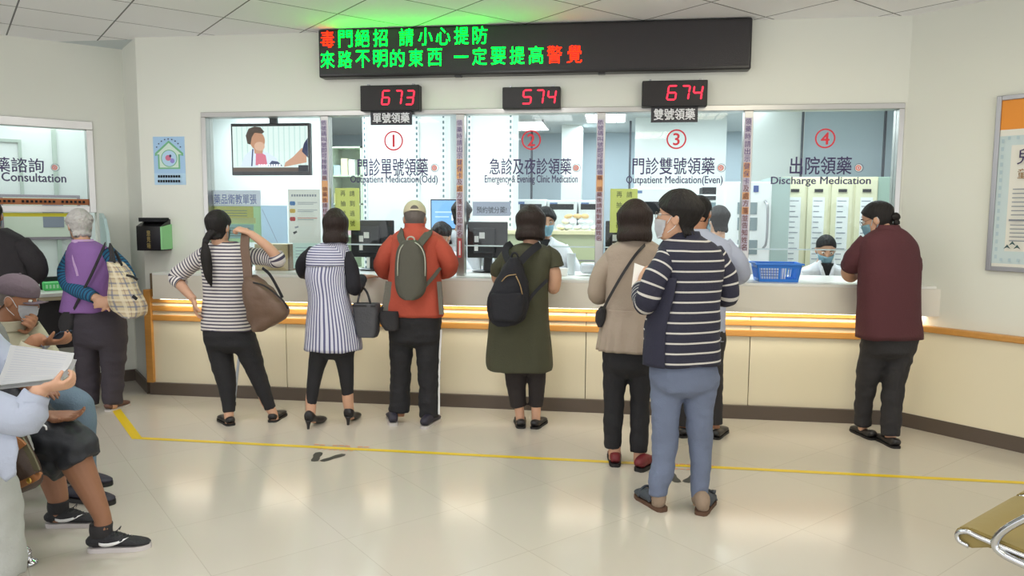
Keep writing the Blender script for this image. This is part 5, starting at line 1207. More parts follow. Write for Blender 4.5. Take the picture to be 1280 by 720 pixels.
bm = B(); c = P(518.5, 281, Y); loft(bm, [tuple(P(518.5, 291, Y))+(.09, .085), tuple(P(518.5, 285, Y))+(.075, .075), tuple(P(518.5, 279, Y+.01))+(.07, .072)], n=28, ax=(1, 0, 0), flat=True, hem1=True); rel(f.root, obj('collar', bm, ORJ, smooth=True))
for u, w in ((483, .05), (552, .03)):
    rel(f.root, strap('side_panel', [P(u+(4 if u < 500 else -3), 352, Y-.085), P(u+(1 if u < 500 else -1.5), 372, Y-.095), P(u-(2 if u < 500 else 0), 393, Y-.105)], w, .02, GRJ))
f.trousers([(388, 484, 552, 0, .13), (400, 486, 552, 0, .135), (418, 486, 552, 0, .13), (426, 489, 550, 0, .12)], [[(503, 420, Y, .09), (501.5, 450, Y, .08), (500, 480, Y, .075), (498.5, 515, Y-.02, .074)], [(534, 420, Y, .092), (535, 450, Y, .084), (536, 480, Y-.01, .076), (537, 521, Y-.04, .068)]], BLKC, Y, amp=.01)
rel(f.root, strap('side_stripe', [P(551.3, 412, Y-.02), P(549.3, 450, Y-.02), P(548.6, 480, Y-.03), P(548.6, 518, Y-.06)], .012, .012, PAPER, nrm=(.5, -1, 0)))
SNK = mat('sneaker_navy', rgb(44, 42, 56), .6, bump=.2, bscale=60); SNS = mat('sole_pale', rgb(196, 190, 186), .6)
a = P(500, 531, 5.1); shoe(f.root, (a.x-.015, 4.99), 20, .27, 'sneaker', SNK, SNS); shoe(f.root, (P(534, 534, 5.05).x, 4.95), -8, .27, 'sneaker', SNK, SNS)
hair(f.root, f.M, 'tight', HAIRG, 3); face_parts(f.root, f.M, brow=HAIRG); face_mask(f.root, f.M, MASKB)
def cap(root, M, m, bk_hole=True, grow=1.0, zb=.035):
    bm = B(); vs = loft(bm, [(0, -.008, zb, .083*grow, .104*grow), (0, -.008, zb+.02, .0835*grow, .105*grow), (0, -.008, .085, .077*grow, .097*grow), (0, -.01, .115, .056*grow, .072*grow), (0, -.01, .132, .03*grow, .04*grow), (0, -.01, .137, .004, .005)], n=32, per=4, ax=(1, 0, 0), flat=True)
    wrinkle(bm, vs, .002, 30, 30); vs += ball(bm, (0, -.01, .138), .008, .008, .005, seg=10, rings=6); xf(vs, M); c = rel(root, obj('cap', bm, m, smooth=True))
    bm = B(); out = [(.072*math.cos(a)*grow, .062+.105*max(0, math.sin(a))*grow*.8) for a in np.linspace(0, math.pi, 17)]
    vs = prism(bm, out, zb-.001, zb+.004, 'xy')
    for v in vs: v.co.z -= .35*v.co.x**2/.07 + .12*(v.co.y-.06)
    xf(vs, M); b_ = rel(root, obj('brim', bm, m, auto=50), c)
    if bk_hole:
        bm = B(); pr = [(.030*math.cos(a), zb+.006+.032*math.sin(a)) for a in np.linspace(0, math.pi, 13)]
        vs = prism(bm, pr, -.1155*grow, -.108*grow, 'xz'); xf(vs, M); rel(root, obj('strap_opening', bm, HAIRG), c)
        bm = B(); vs = box(bm, -.034, -.118*grow, zb-.001, .034, -.109*grow, zb+.01); xf(vs, M); rel(root, obj('adjuster', bm, m), c)
    return c
cap(f.root, f.M, cloth('cloth_cap_beige', rgb(206, 196, 166)))
OLG = cloth('cloth_backpack', rgb(86, 84, 74), bump=.4, bs=50)
t = thing('backpack', 'oval olive grey backpack on the orange jacket', 'backpack', P(514, 373, 4.93))
bm = B(); rowbag(bm, [(300, 508, 519), (303, 502, 525), (312, 497, 530), (325, 494.5, 533), (345, 493, 534), (360, 494, 533), (369, 498, 529), (374, 505, 522)], 4.935, .07, e=2.3, amp=.006); relp(t, obj('body', bm, OLG, smooth=True))
bm = B(); tube(bm, [P(*q) for q in ((497, 345, 4.875), (497.5, 325, 4.872), (501, 310, 4.875), (509, 303, 4.885), (518, 303, 4.885), (526, 309, 4.875), (531, 322, 4.872), (531.5, 345, 4.875))], .004, 8); relp(t, obj('piping', bm, mat('piping_pale', rgb(176, 176, 160), .6), smooth=True))
relp(t, strap('shoulder_strap', [P(505, 306, 4.93), P(501, 297, 4.98), P(500.5, 291, 5.04), P(500, 288.5, 5.1)], .05, .012, OLG)); relp(t, strap('shoulder_strap', [P(524, 306, 4.93), P(531, 297, 4.98), P(535.5, 291.5, 5.04), P(537, 289, 5.1)], .05, .012, OLG))
relp(t, strap('lower_strap', [P(531, 358, 4.96), P(542, 346, 5.02), P(550, 335, 5.1)], .025, .008, OLG))
bm = B(); tube(bm, [P(509, 304, 4.92), P(509.5, 298, 4.915), P(513.5, 296, 4.913), P(517.5, 298, 4.915), P(518, 304, 4.92)], .006, 8); relp(t, obj('top_loop', bm, mat('piping_pale', '#b0b0a0'), smooth=True))
t = thing('waist_pouch', 'black pouch hanging at the left hip of the orange jacket', 'bag', P(487, 412, 5.0))
bm = B(); rowbag(bm, [(389, 476, 498), (394, 474.5, 499.5), (404, 476, 500), (412, 483, 499)], 5.0, .05, e=3, amp=.008); relp(t, obj('body', bm, BLKC2, smooth=True))
relp(t, strap('strap', [P(476, 392, 5.0), P(478, 384, 5.02), P(484, 378, 5.06)], .02, .006, BLKC2))
# ---- 4 woman in the green dress
Y = 5.16
f = Fig('person', 'person with bobbed dark hair in an olive green dress and black leggings', (-.57, 5.14, 0))
f.head((663.5, 279, Y), .218, 0, 12, neck=(663.5, 305, Y), nr=.05)
f.torso([(303, 655, 673, 0, .055), (307, 643, 682, 0, .08), (312, 633, 690, 0, .1), (319, 629, 693, 0, .11), (332, 627, 690, 0, .115), (352, 623, 686, 0, .12), (385, 614, 686, 0, .135), (420, 610, 688, 0, .15), (452, 607.5, 690, 0, .155), (461, 609, 689, 0, .155)], Y)
la = [(634, 318, Y), (624, 335, Y+.05), (622, 350, Y+.12), (634, 348, Y+.27)]; ra = [(687, 318, Y), (693, 340, Y+.0), (692, 360, Y+.03), (690, 353, Y+.16), (687, 346, Y+.27)]
f.arm(la, (.05, .043, .038, .027), ((.4, 1, 0), (0, 0, -1), -1, .3)); f.arm(ra, (.052, .046, .044, .038, .028), ((-.35, 1, 0), (0, 0, -1), 1, .3))
ll = [(645, 450, Y), (646, 480, Y), (650, 520, Y-.02), (650.5, 531, Y-.02)]; rl = [(671, 450, Y), (670.5, 480, Y), (670, 520, Y-.02), (670, 531, Y-.02)]
f.leg(ll, (.075, .055, .037, .034)); f.leg(rl, (.075, .055, .037, .034)); f.finish_body()
GRD = cloth('cloth_olive', rgb(72, 72, 54)); f.shirt(GRD, 'dress', amp=.011, fx=8, fz=2.5); f.sleeve(la[:2]+[(623.5, 340, Y+.07)], (.066, .06, .058), GRD); f.sleeve([(686, 316, Y), (691, 324, Y), (694, 334, Y)], (.068, .064, .062), GRD)
f.trousers([(440, 625, 684, 0, .11), (452, 626, 684, 0, .12), (460, 629, 682, 0, .11)], [[(644, 456, Y, .084), (645, 475, Y, .074), (646.5, 495, Y, .063), (648, 508, Y, .058)], [(671, 456, Y, .07), (671, 475, Y, .064), (670.5, 495, Y, .055), (670, 508, Y, .05)]], cloth('cloth_leggings', rgb(44, 38, 38)), Y, amp=.003, name='leggings')
shoe(f.root, (P(652, 534, 5.1).x, 5.07), 10, .23, 'loafer', SHB, SOLEB); shoe(f.root, (P(668, 534, 5.1).x, 5.07), -12, .23, 'loafer', SHB, SOLEB)
hair(f.root, f.M, 'bob', HAIRBR, 7, grow=1.07); face_parts(f.root, f.M, brow=HAIRB); face_mask(f.root, f.M, MASKB)
t = thing('backpack', 'black backpack with tan zips slung low on the olive dress', 'backpack', P(634, 406, 4.92))
BKP = cloth('cloth_backpack_black', rgb(32, 32, 38), bump=.4, bs=40)
bm = B(); rowbag(bm, [(322, 638, 648), (326, 634, 652), (338, 626, 657), (352, 618, 660), (372, 610.5, 661), (390, 609, 660), (400, 611.5, 656), (406, 620, 645)], 4.93, .085, e=2.4, amp=.012, seed=9); relp(t, obj('body', bm, BKP, smooth=True))
bm = B(); rowbag(bm, [(366, 616, 652), (370, 613, 655), (388, 612, 655), (400, 616, 650)], 4.875, .06, e=2.6, amp=.006, seed=2); pk = relp(t, obj('front_pocket', bm, BKP, smooth=True))
TAN = mat('zip_tan', rgb(168, 138, 96), .5)
bm = B(); tube(bm, [P(*q) for q in ((617, 372, 4.83), (627, 368, 4.815), (642, 369, 4.815), (652, 373, 4.83))], .0035, 6); o = relp(t, obj('pocket_zip', bm, TAN, smooth=True)); o.parent = t
bm = B(); tube(bm, [P(*q) for q in ((627, 352, 4.85), (634, 345, 4.84), (645, 343, 4.84))], .0035, 6); tube(bm, [P(*q) for q in ((645, 345, 4.84), (650, 356, 4.84), (653, 368, 4.845))], .0035, 6); relp(t, obj('top_zip', bm, TAN, smooth=True))
relp(t, strap('shoulder_strap', [P(638, 330, 4.93), P(632, 318, 4.99), P(633, 309, 5.04), P(639, 304.5, 5.12)], .045, .012, BKP)); relp(t, strap('shoulder_strap', [P(648, 330, 4.92), P(659, 318, 4.985), P(669, 309.5, 5.04), P(675, 306, 5.1)], .05, .012, BKP))
relp(t, strap('lower_strap', [P(658, 380, 4.93), P(668, 366, 4.99), P(684, 350, 5.06)], .022, .007, BKP))
bm = B(); tube(bm, [P(639, 325, 4.92), P(640, 318, 4.915), P(644, 316, 4.915), P(647, 319, 4.915), P(648, 325, 4.92)], .007, 8); relp(t, obj('top_loop', bm, BKP, smooth=True))
# ---- 5 woman in the beige jacket
Y = 4.45
f = Fig('person', 'person with dark bob in a beige jacket, black trousers and dark red shoes', (.1, 4.42, 0))
f.head((793.5, 277, Y), .222, -2, 10, neck=(793.5, 304, Y), nr=.052)
f.torso([(297, 782, 806, 0, .06), (302, 772, 816, 0, .08), (308, 762, 825, 0, .1), (316, 757, 829, 0, .11), (332, 757, 829, 0, .115), (355, 757, 827, 0, .115), (386, 757, 823, 0, .115), (394, 755, 824, 0, .12), (415, 750, 826, 0, .14), (437, 747, 828, 0, .15)], Y)
la = [(763, 320, Y), (751, 345, Y), (747, 368, Y+.04), (757, 366, Y+.2), (768, 362, Y+.34)]; ra = [(823, 320, Y), (833, 345, Y), (836, 368, Y+.04), (828, 366, Y+.2), (817, 362, Y+.34)]
f.arm(la, (.05, .043, .04, .035, .027), ((.4, 1, .1), (0, 0, -1), -1, .4)); f.arm(ra, (.05, .043, .04, .035, .027), ((-.4, 1, .1), (0, 0, -1), 1, .4))
ll = [(771, 430, Y), (769, 500, Y-.01), (768, 575, Y-.03)]; rl = [(800, 430, Y), (801, 500, Y), (799, 580, Y-.03)]
f.leg(ll, (.08, .058, .036)); f.leg(rl, (.08, .058, .036)); f.finish_body()
BGE = cloth('cloth_beige', rgb(168, 152, 136), bump=.35, bs=45)
rws = f.trows; f.shirt(BGE, 'jacket', rows=rws[:8], hem=False, amp=.008); f.sleeve(la[:4], (.066, .06, .056, .05), BGE); f.sleeve(ra[:4], (.066, .06, .056, .05), BGE)
def pleat(cx, cy, t_, th): 
    k = 1+.035*t_*math.sin(th*16); return cx*k, cy*k
f.shirt(BGE, 'peplum', rows=[rws[6]]+rws[7:], grow=1.02, amp=.006, shape=pleat, n=120)
bm = B(); c = P(794, 300, Y); loft(bm, [tuple(P(794, 306, Y))+(.095, .085), tuple(P(794, 301, Y))+(.085, .08), tuple(P(794, 297, Y))+(.078, .075)], n=28, ax=(1, 0, 0), flat=True, hem1=True); rel(f.root, obj('collar', bm, BGE, smooth=True))
f.trousers([(425, 754, 815, 0, .12), (436, 753, 817, 0, .125), (452, 754, 817, 0, .125), (462, 757, 815, 0, .11)], [[(769, 455, Y, .08), (768, 480, Y, .07), (767, 510, Y-.01, .06), (765.5, 560, Y-.02, .054)], [(801, 455, Y, .078), (801, 480, Y, .068), (800, 510, Y, .059), (798.5, 565, Y-.02, .056)]], BLKC, Y, amp=.006)
MAR = mat('shoe_maroon', rgb(112, 30, 36), .5, bump=.2, bscale=50)
shoe(f.root, (P(769, 579, 4.42).x, 4.36), 2, .24, 'sneaker', MAR, SOLEB, W=.088); shoe(f.root, (P(797, 585, 4.38).x, 4.30), -28, .24, 'sneaker', MAR, SOLEB, W=.092)
hair(f.root, f.M, 'bob', HAIRBR, 11, grow=1.05); face_parts(f.root, f.M, brow=HAIRB); face_mask(f.root, f.M, MASKB)
t = thing('crossbody_bag', 'small black crossbody bag on the beige jacket woman\'s hip', 'bag', P(750, 410, Y))
bm = B(); rowbag(bm, [(384, 750, 757), (390, 745, 758), (400, 744, 757), (408, 747, 753)], Y-.04, .06, e=3, amp=.006); relp(t, obj('body', bm, BLKC2, smooth=True))
relp(t, strap('strap', [P(754, 387, Y-.1), P(762, 371, Y-.125), P(778, 343, Y-.135), P(794, 319, Y-.125), P(805, 307, Y-.09), P(809, 303.5, Y-.02)], .016, .006, SHB))
# ---- 6 nearest woman
Y = 3.83
f = Fig('person', 'person in white mask, navy striped jacket and grey blue jeans standing nearest the camera', (.345, 3.83, 0), voxel=.005)
f.head((847, 272, Y-.02), .232, 72, -2, neck=(856, 302, Y), nr=.054)
f.torso([(292, 842, 872, 0, .06), (297, 836, 880, 0, .08), (304, 828, 892, 0, .1), (313, 824, 900, 0, .12), (326, 825, 903, 0, .125), (345, 824, 902, 0, .13), (365, 820, 899, 0, .135), (385, 814, 898, 0, .14), (405, 808, 898, 0, .145), (430, 806, 898, 0, .15), (453, 805, 899, 0, .155)], Y, yaw=28)
la = [(834, 318, Y-.06), (818, 350, Y-.1), (808, 378, Y-.08), (802, 368, Y+.1), (800, 355, Y+.24)]; ra = [(896, 316, Y+.08), (906, 345, Y+.08), (908, 370, Y+.1), (893, 366, Y+.26), (876, 358, Y+.36)]
f.arm(la, (.052, .045, .042, .036, .027), ((.1, .8, .45), (.8, .2, -.2), -1, .5)); f.arm(ra, (.052, .045, .042, .036, .027), ((-.7, .8, .2), (0, 0, -1), 1, .5))
ll = [(836, 450, Y-.02), (832, 520, Y-.03), (826, 585, Y-.06), (822, 626, Y-.07)]; rl = [(876, 450, Y+.02), (875, 520, Y), (875, 590, Y-.02), (874, 632, Y-.04)]
f.leg(ll, (.085, .06, .046, .034)); f.leg(rl, (.085, .06, .046, .034)); f.finish_body()
NAV = rgb(40, 40, 58); STR6 = stripemat('navy_white_stripe', NAV, rgb(206, 202, 196), 1, .0505, .17, offset=.42)
NAVP = cloth('cloth_navy', NAV)
f.shirt(STR6, 'striped_jacket', amp=.009, fx=6, fz=5, per=6); f.sleeve(la[:4]+[(801, 360, Y+.17)], (.068, .062, .06, .052, .045), STR6, amp=.006); f.sleeve(ra[:4], (.068, .062, .058, .05), STR6, amp=.006)
bm = B(); loft(bm, [tuple(P(855, 306, Y))+(.105, .095), tuple(P(855, 299, Y))+(.09, .085), tuple(P(855, 289, Y))+(.076, .075)], n=28, ax=(1, 0, 0), flat=True, hem1=True); rel(f.root, obj('collar', bm, NAVP, smooth=True))
# dark side panel: a strip of the same shell, a little proud
bm = B(); sub = crom(f.trows[5:], 5); V = []
for r_ in sub:
    rowv = []
    for k in range(9):
        th = R(-186 + 46*k/8); c_, s_ = math.cos(th), math.sin(th); e = 2.4
        cx, cy = math.copysign(abs(c_)**(2/e), c_)*r_[3]*1.035, math.copysign(abs(s_)**(2/e), s_)*r_[4]*1.035
        A = f.ax; Bv = Vector((0, 0, 1)).cross(A); rowv.append(bm.verts.new(Vector(r_[:3])+A*cx+Bv*cy))
    V.append(rowv)
for i in range(len(V)-1):
    for k in range(8): bm.faces.new((V[i][k], V[i][k+1], V[i+1][k+1], V[i+1][k]))
wrinkle(bm, bm.verts, .006, 6, 5, 1); bmesh.ops.solidify(bm, geom=bm.faces[:], thickness=.006); rel(f.root, obj('side_panel', bm, NAVP, smooth=True))
JEAN = mat('denim_grey_blue', rgb(108, 118, 142), .85, bump=.3, bscale=120, var=.12, vscale=7)
f.trousers([(430, 814, 892, 0, .11), (446, 812, 895, 0, .12), (464, 811, 899, 0, .132), (484, 814, 898, 0, .125)], [[(835, 474, Y-.02, .092), (833, 500, Y-.02, .078), (831.5, 530, Y-.03, .069), (831, 552, Y-.03, .067), (829, 585, Y-.05, .061), (823, 600, Y-.06, .057), (823, 619, Y-.07, .047)], [(876, 474, Y+.02, .092), (874, 500, Y+.01, .08), (874.5, 530, Y, .068), (875, 552, Y, .062), (876, 585, Y-.02, .052), (874.5, 603, Y-.03, .046), (874, 624, Y-.04, .043)]], JEAN, Y, amp=.007, fx=8, fz=14, voxel=.008)
CLG = mat('clog_grey', rgb(64, 70, 78), .6, bump=.2, bscale=60); CORK = mat('cork', rgb(92, 66, 50), .8)
SOCK = cloth('cloth_sock', rgb(150, 130, 112))
a = P(824, 633, 3.75); c6 = shoe(f.root, (a.x+.02, 3.72), 30, .245, 'clog', CLG, CORK); b_ = P(874, 638, 3.75); c7 = shoe(f.root, (b_.x, 3.70), -18, .245, 'clog', CLG, CORK)
for (u, v, yy), hd, hx, hy in (((823, 622, Y-.07), 30, a.x+.02, 3.72), ((874, 628, Y-.04), -18, b_.x, 3.70)):
    d = Vector((-math.sin(R(hd)), math.cos(R(hd)), 0)); h = Vector((hx, hy, 0)); p = P(u, v, yy); bm = B()
    loft(bm, [tuple(p+Vector((0, 0, .02)))+(.042, .042), tuple(h+d*.045+Vector((0, 0, .07)))+(.038, .042), tuple(h+d*.045+Vector((0, 0, .045)))+(.036, .042), tuple(h+d*.06+Vector((0, 0, .022)))+(.03, .04)], n=18, ax=(1, 0, 0)); rel(f.root, obj('sock', bm, SOCK, smooth=True))
    bm = B(); vs = tube(bm, [(-.05, .16, .03), (-.03, .165, .066), (0, .168, .078), (.03, .165, .066), (.05, .16, .03)], .007, 8); vs += box(bm, .02, .158, .066, .042, .178, .08); xf(vs, Matrix.Translation((hx, hy, 0)) @ Matrix.Rotation(R(hd), 4, 'Z')); rel(f.root, obj('buckle_strap', bm, CLG, smooth=True))
hair(f.root, f.M, 'short', HAIRB, 5, grow=1.04); face_parts(f.root, f.M, brow=HAIRB); face_mask(f.root, f.M, MASKW); glasses(f.root, f.M)
o = flat('paper_slip', [('slab', PAPER, -.07, -.1, .07, .1, .001)], None, P(806, 349, Y+.33)); o.rotation_euler = (R(-50), R(20), R(10)); tag(o, 'white paper slip held by the nearest woman in front of her', 'paper')
# ---- 7 man behind her
Y = 5.12
f = Fig('person', 'person in grey blue shirt leaning on the counter behind the striped jacket woman', (.53, 5.08, 0), skin=SKIN2)
f.head((874, 267, Y+.06), .225, -18, 14, neck=(872, 292, Y), nr=.056)
f.torso([(289, 862, 886, 0, .06), (294, 852, 896, 0, .085), (301, 842, 909, 0, .105), (311, 837, 915, 0, .12), (330, 838, 914, 0, .125), (350, 840, 910, 0, .125), (385, 842, 906, 0, .125), (424, 842, 906, 0, .13)], Y)
la = [(843, 308, Y), (833, 330, Y), (832, 346, Y+.08), (846, 344, Y+.3)]; ra = [(911, 308, Y), (921, 325, Y), (926, 342, Y+.06), (917, 345, Y+.2), (904, 345, Y+.31)]
f.arm(la, (.052, .046, .04, .028), ((.5, 1, 0), (0, 0, -1), -1, .3)); f.arm(ra, (.052, .046, .042, .037, .028), ((-.5, 1, 0), (0, 0, -1), 1, .3))
ll = [(860, 425, Y), (858, 480, Y), (856, 535, Y-.02)]; rl = [(890, 425, Y), (891, 480, Y), (893, 535, Y-.02)]; f.leg(ll, (.08, .06, .038)); f.leg(rl, (.08, .06, .038)); f.finish_body()
GBS = cloth('cloth_grey_blue', rgb(176, 182, 202), bump=.25); f.shirt(GBS, 'shirt', amp=.009); f.sleeve(la, (.068, .062, .058, .045), GBS); f.sleeve(ra[:4]+[(908, 345, Y+.27)], (.07, .064, .064, .055, .044), GBS, amp=.008)
bm = B(); loft(bm, [tuple(P(873, 296, Y))+(.085, .08), tuple(P(873, 291, Y))+(.074, .072), tuple(P(874, 286, Y+.01))+(.066, .068)], n=26, ax=(1, 0, 0), flat=True, hem1=True); rel(f.root, obj('collar', bm, GBS, smooth=True))
f.trousers([(410, 843, 906, 0, .125), (428, 843, 906, 0, .13), (438, 846, 904, 0, .12)], [[(860, 432, Y, .086), (858, 480, Y, .068), (856, 532, Y-.02, .058)], [(889, 432, Y, .086), (891, 480, Y, .068), (892.5, 530, Y-.02, .056)]], BLKC2, Y)
shoe(f.root, (P(855, 544, 5.05).x, 5.02), 18, .26, 'loafer', SHB, SOLEB); shoe(f.root, (P(893, 542, 5.05).x, 5.02), -22, .26, 'loafer', SHB, SOLEB)
hair(f.root, f.M, 'tight', HAIRB, 9, grow=1.04); face_parts(f.root, f.M, brow=HAIRB); face_mask(f.root, f.M, MASKB)
# ---- 8 person in maroon at window four
Y = 5.2
f = Fig('person', 'person in maroon shirt and black trousers with a small hair bun at window four', (1.72, 5.2, 0))
f.head((1097, 275, Y+.05), .225, 58, 20, neck=(1108, 297, Y), nr=.056)
f.torso([(285, 1097, 1124, 0, .07), (290, 1087, 1134, 0, .09), (298, 1078, 1142, 0, .11), (308, 1074, 1147, 0, .125), (325, 1074, 1149, 0, .13), (350, 1074, 1149, 0, .135), (385, 1072, 1150, 0, .14), (422, 1070.5, 1152, 0, .15)], Y, yaw=22)
la = [(1079, 305, Y+.0), (1067, 324, Y+.04), (1060, 340, Y+.12), (1063, 346, Y+.17), (1068, 345.5, Y+.24)]; ra = [(1137, 314, Y+.04), (1139, 338, Y+.1), (1134, 351, Y+.15), (1125, 348, Y+.2), (1110, 345, Y+.24)]
f.arm(la, (.056, .05, .046, .04, .029), ((.45, 1, 0), (0, 0, -1), -1, .3)); f.arm(ra, (.056, .05, .046, .038, .028), ((-.8, .8, 0), (0, 0, -1), 1, .3))
ll = [(1092, 420, Y), (1084, 480, Y+.03), (1079, 530, Y+.07), (1080, 536, Y+.07)]; rl = [(1124, 420, Y), (1118, 480, Y-.03), (1113, 545, Y-.1), (1112, 550, Y-.1)]
f.leg(ll, (.085, .062, .04, .036)); f.leg(rl, (.085, .062, .04, .036)); f.finish_body()
MRN = cloth('cloth_maroon', rgb(84, 42, 48)); f.shirt(MRN, 'shirt', amp=.01, fz=4); f.sleeve([(1080, 304, Y), (1071, 320, Y+.03), (1063, 335, Y+.09)], (.076, .072, .066), MRN, amp=.008); f.sleeve([(1137, 313, Y+.04), (1139, 330, Y+.08), (1138, 346, Y+.14)], (.07, .066, .06), MRN, amp=.008)
bm = B(); loft(bm, [tuple(P(1110, 290, Y))+(.095, .085), tuple(P(1110, 285, Y))+(.08, .075), tuple(P(1109, 281, Y+.01))+(.072, .07)], n=26, ax=tuple(f.ax), flat=True, hem1=True); rel(f.root, obj('collar', bm, MRN, smooth=True))
f.trousers([(408, 1076, 1146, 0, .135), (424, 1077, 1146, 0, .14), (440, 1079, 1143, 0, .13)], [[(1094, 434, Y, .094), (1088, 458, Y+.01, .08), (1083, 482, Y+.03, .067), (1080, 505, Y+.05, .059), (1078.5, 531, Y+.07, .055)], [(1124, 434, Y, .098), (1120, 458, Y-.02, .082), (1117, 482, Y-.04, .072), (1114.5, 510, Y-.07, .064), (1113, 545, Y-.1, .06)]], cloth('cloth_dark_grey', rgb(42, 40, 42)), Y, amp=.01)
a = P(1084, 540, 5.25); shoe(f.root, (a.x+.015, 5.17), 14, .25, 'loafer', SHB, SOLEB, W=.095); b_ = P(1112, 553, 5.1); shoe(f.root, (b_.x+.01, 5.0), 10, .25, 'loafer', SHB, SOLEB, W=.095)
hair(f.root, f.M, 'pulled', HAIRB, 13, grow=1.05); face_parts(f.root, f.M, brow=HAIRB); face_mask(f.root, f.M, MASKB); glasses(f.root, f.M)
bm = B(); q = P(1119, 271, Y-.01); ball(bm, tuple(q), .032, .03, .03); q2 = P(1120.5, 278, Y-.02); ball(bm, tuple(q2), .022, .02, .02); wrinkle(bm, bm.verts, .006, 40, 40); rel(f.root, obj('hair_bun', bm, HAIRB, smooth=True))
# ---- 9 older woman with the plaid bag
Y = 5.1
f = Fig('person', 'person with white hair and purple vest, hands clasped behind back, plaid bag on shoulder', (-3.79, 5.06, 0))
f.head((99.5, 283, Y+.02), .218, 52, 12, neck=(103, 305, Y), nr=.054)
f.torso([(301, 93, 117, 0, .07), (305, 88, 125, 0, .085), (310, 85, 133, 0, .1), (318, 83, 140, 0, .115), (335, 83.5, 143, 0, .125), (355, 83, 142, 0, .13), (375, 80, 141, 0, .135), (389, 77, 140, 0, .14)], Y)
la = [(90, 318, Y), (84, 338, Y-.02), (89, 357, Y-.06), (110, 368, Y-.14), (127, 375, Y-.17)]; ra = [(140, 317, Y), (153, 336, Y-.01), (161, 356, Y-.05), (150, 370, Y-.13), (138, 377, Y-.19)]
f.arm(la, (.052, .046, .042, .036, .028), ((1, -.05, -.1), (0, -1, 0), 1, .5)); f.arm(ra, (.052, .046, .042, .036, .028), ((-1, -.1, -.1), (0, 1, 0), 1, .5))
ll = [(110, 415, Y), (110.5, 455, Y), (112, 503, Y-.02), (112, 508, Y-.02)]; rl = [(142, 415, Y), (141, 455, Y), (141, 503, Y-.02), (141, 508, Y-.02)]; f.leg(ll, (.085, .065, .042, .038)); f.leg(rl, (.085, .065, .042, .038)); f.finish_body()
PUR = cloth('cloth_purple', rgb(140, 100, 162), bump=.35, bs=40); TEAL = stripemat('teal_stripe', rgb(34, 104, 140), rgb(30, 48, 82), 1, .026, .38)
f.shirt(PUR, 'vest', amp=.008); f.sleeve(la[:4]+[(119, 372, Y-.155)], (.068, .066, .064, .05, .042), TEAL); f.sleeve(ra[:4], (.066, .06, .058, .048), TEAL)
PKV = cloth('cloth_lilac', rgb(204, 170, 214))
bm = B(); loft(bm, [tuple(P(104, 307, Y))+(.088, .08), tuple(P(104, 303, Y))+(.08, .075), tuple(P(103, 299, Y+.01))+(.072, .07)], n=26, ax=(1, 0, 0), flat=True, hem1=True); rel(f.root, obj('collar', bm, PKV, smooth=True))
rel(f.root, strap('armhole_trim', [P(88, 310, Y-.07), P(89.5, 318, Y-.1), P(92, 328, Y-.113), P(95, 337, Y-.12), P(97, 345, Y-.12)], .03, .012, PKV, nrm=(-.3, -1, 0)))
DKT = cloth('cloth_aubergine', rgb(60, 54, 62)); f.trousers([(386, 92, 138, 0, .11), (396, 91, 155, 0, .135), (418, 93, 158, 0, .14), (428, 95, 157, 0, .13)], [[(109, 422, Y, .096), (109.5, 450, Y, .088), (110, 480, Y, .078), (110.5, 506, Y-.01, .072)], [(142, 422, Y, .098), (141.5, 450, Y, .086), (141, 480, Y, .076), (141, 505, Y-.01, .068)]], DKT, Y, amp=.009)
BRS = mat('shoe_brown', rgb(104, 72, 62), .6); a = P(112, 512, 5.05); shoe(f.root, (a.x, 5.02), 36, .23, 'loafer', BRS, SOLEB); b_ = P(136, 511, 5.05); shoe(f.root, (b_.x, 5.03), -4, .23, 'loafer', BRS, SNS)
hair(f.root, f.M, 'short', HAIRW, 4, grow=1.04); face_parts(f.root, f.M, brow=HAIRG); face_mask(f.root, f.M, MASKW)
# plaid bag
M_ = mat('plaid_canvas', rgb(206, 190, 156), .8, bump=.3, bscale=80); nt = M_.node_tree; b0 = nt.nodes['Principled BSDF']
uv = nt.nodes.new('ShaderNodeUVMap'); uv.uv_map = 'weave'; sx = nt.nodes.new('ShaderNodeSeparateXYZ'); nt.links.new(uv.outputs[0], sx.inputs[0]); prev = None
for ax_, per_, off, du, col in ((0, .085, 0, .14, rgb(112, 116, 140)), (0, .085, .3, .06, rgb(150, 120, 110)), (1, .085, .1, .14, rgb(112, 116, 140)), (1, .085, .45, .06, rgb(150, 120, 110)), (0, .085, .6, .16, rgb(226, 214, 188)), (1, .085, .7, .16, rgb(226, 214, 188))):
    a_ = nt.nodes.new('ShaderNodeMath'); a_.operation = 'MULTIPLY_ADD'; a_.inputs[1].default_value = 1/per_; a_.inputs[2].default_value = off; nt.links.new(sx.outputs[ax_], a_.inputs[0])
    f_ = nt.nodes.new('ShaderNodeMath'); f_.operation = 'FRACT'; nt.links.new(a_.outputs[0], f_.inputs[0]); l_ = nt.nodes.new('ShaderNodeMath'); l_.operation = 'LESS_THAN'; l_.inputs[1].default_value = du; nt.links.new(f_.outputs[0], l_.inputs[0])
    h_ = nt.nodes.new('ShaderNodeMath'); h_.operation = 'MULTIPLY'; h_.inputs[1].default_value = .7; nt.links.new(l_.outputs[0], h_.inputs[0])
    mx = nt.nodes.new('ShaderNodeMix'); mx.data_type = 'RGBA'; nt.links.new(h_.outputs[0], mx.inputs[0]); mx.inputs[7].default_value = col
    if prev: nt.links.new(prev, mx.inputs[6])
    else: mx.inputs[6].default_value = rgb(206, 190, 156)
    prev = mx.outputs[2]
nt.links.new(prev, b0.inputs['Base Color'])
t = thing('plaid_bag', 'beige plaid backpack hanging from one shoulder of the white haired woman', 'backpack', P(158, 397, 4.88))
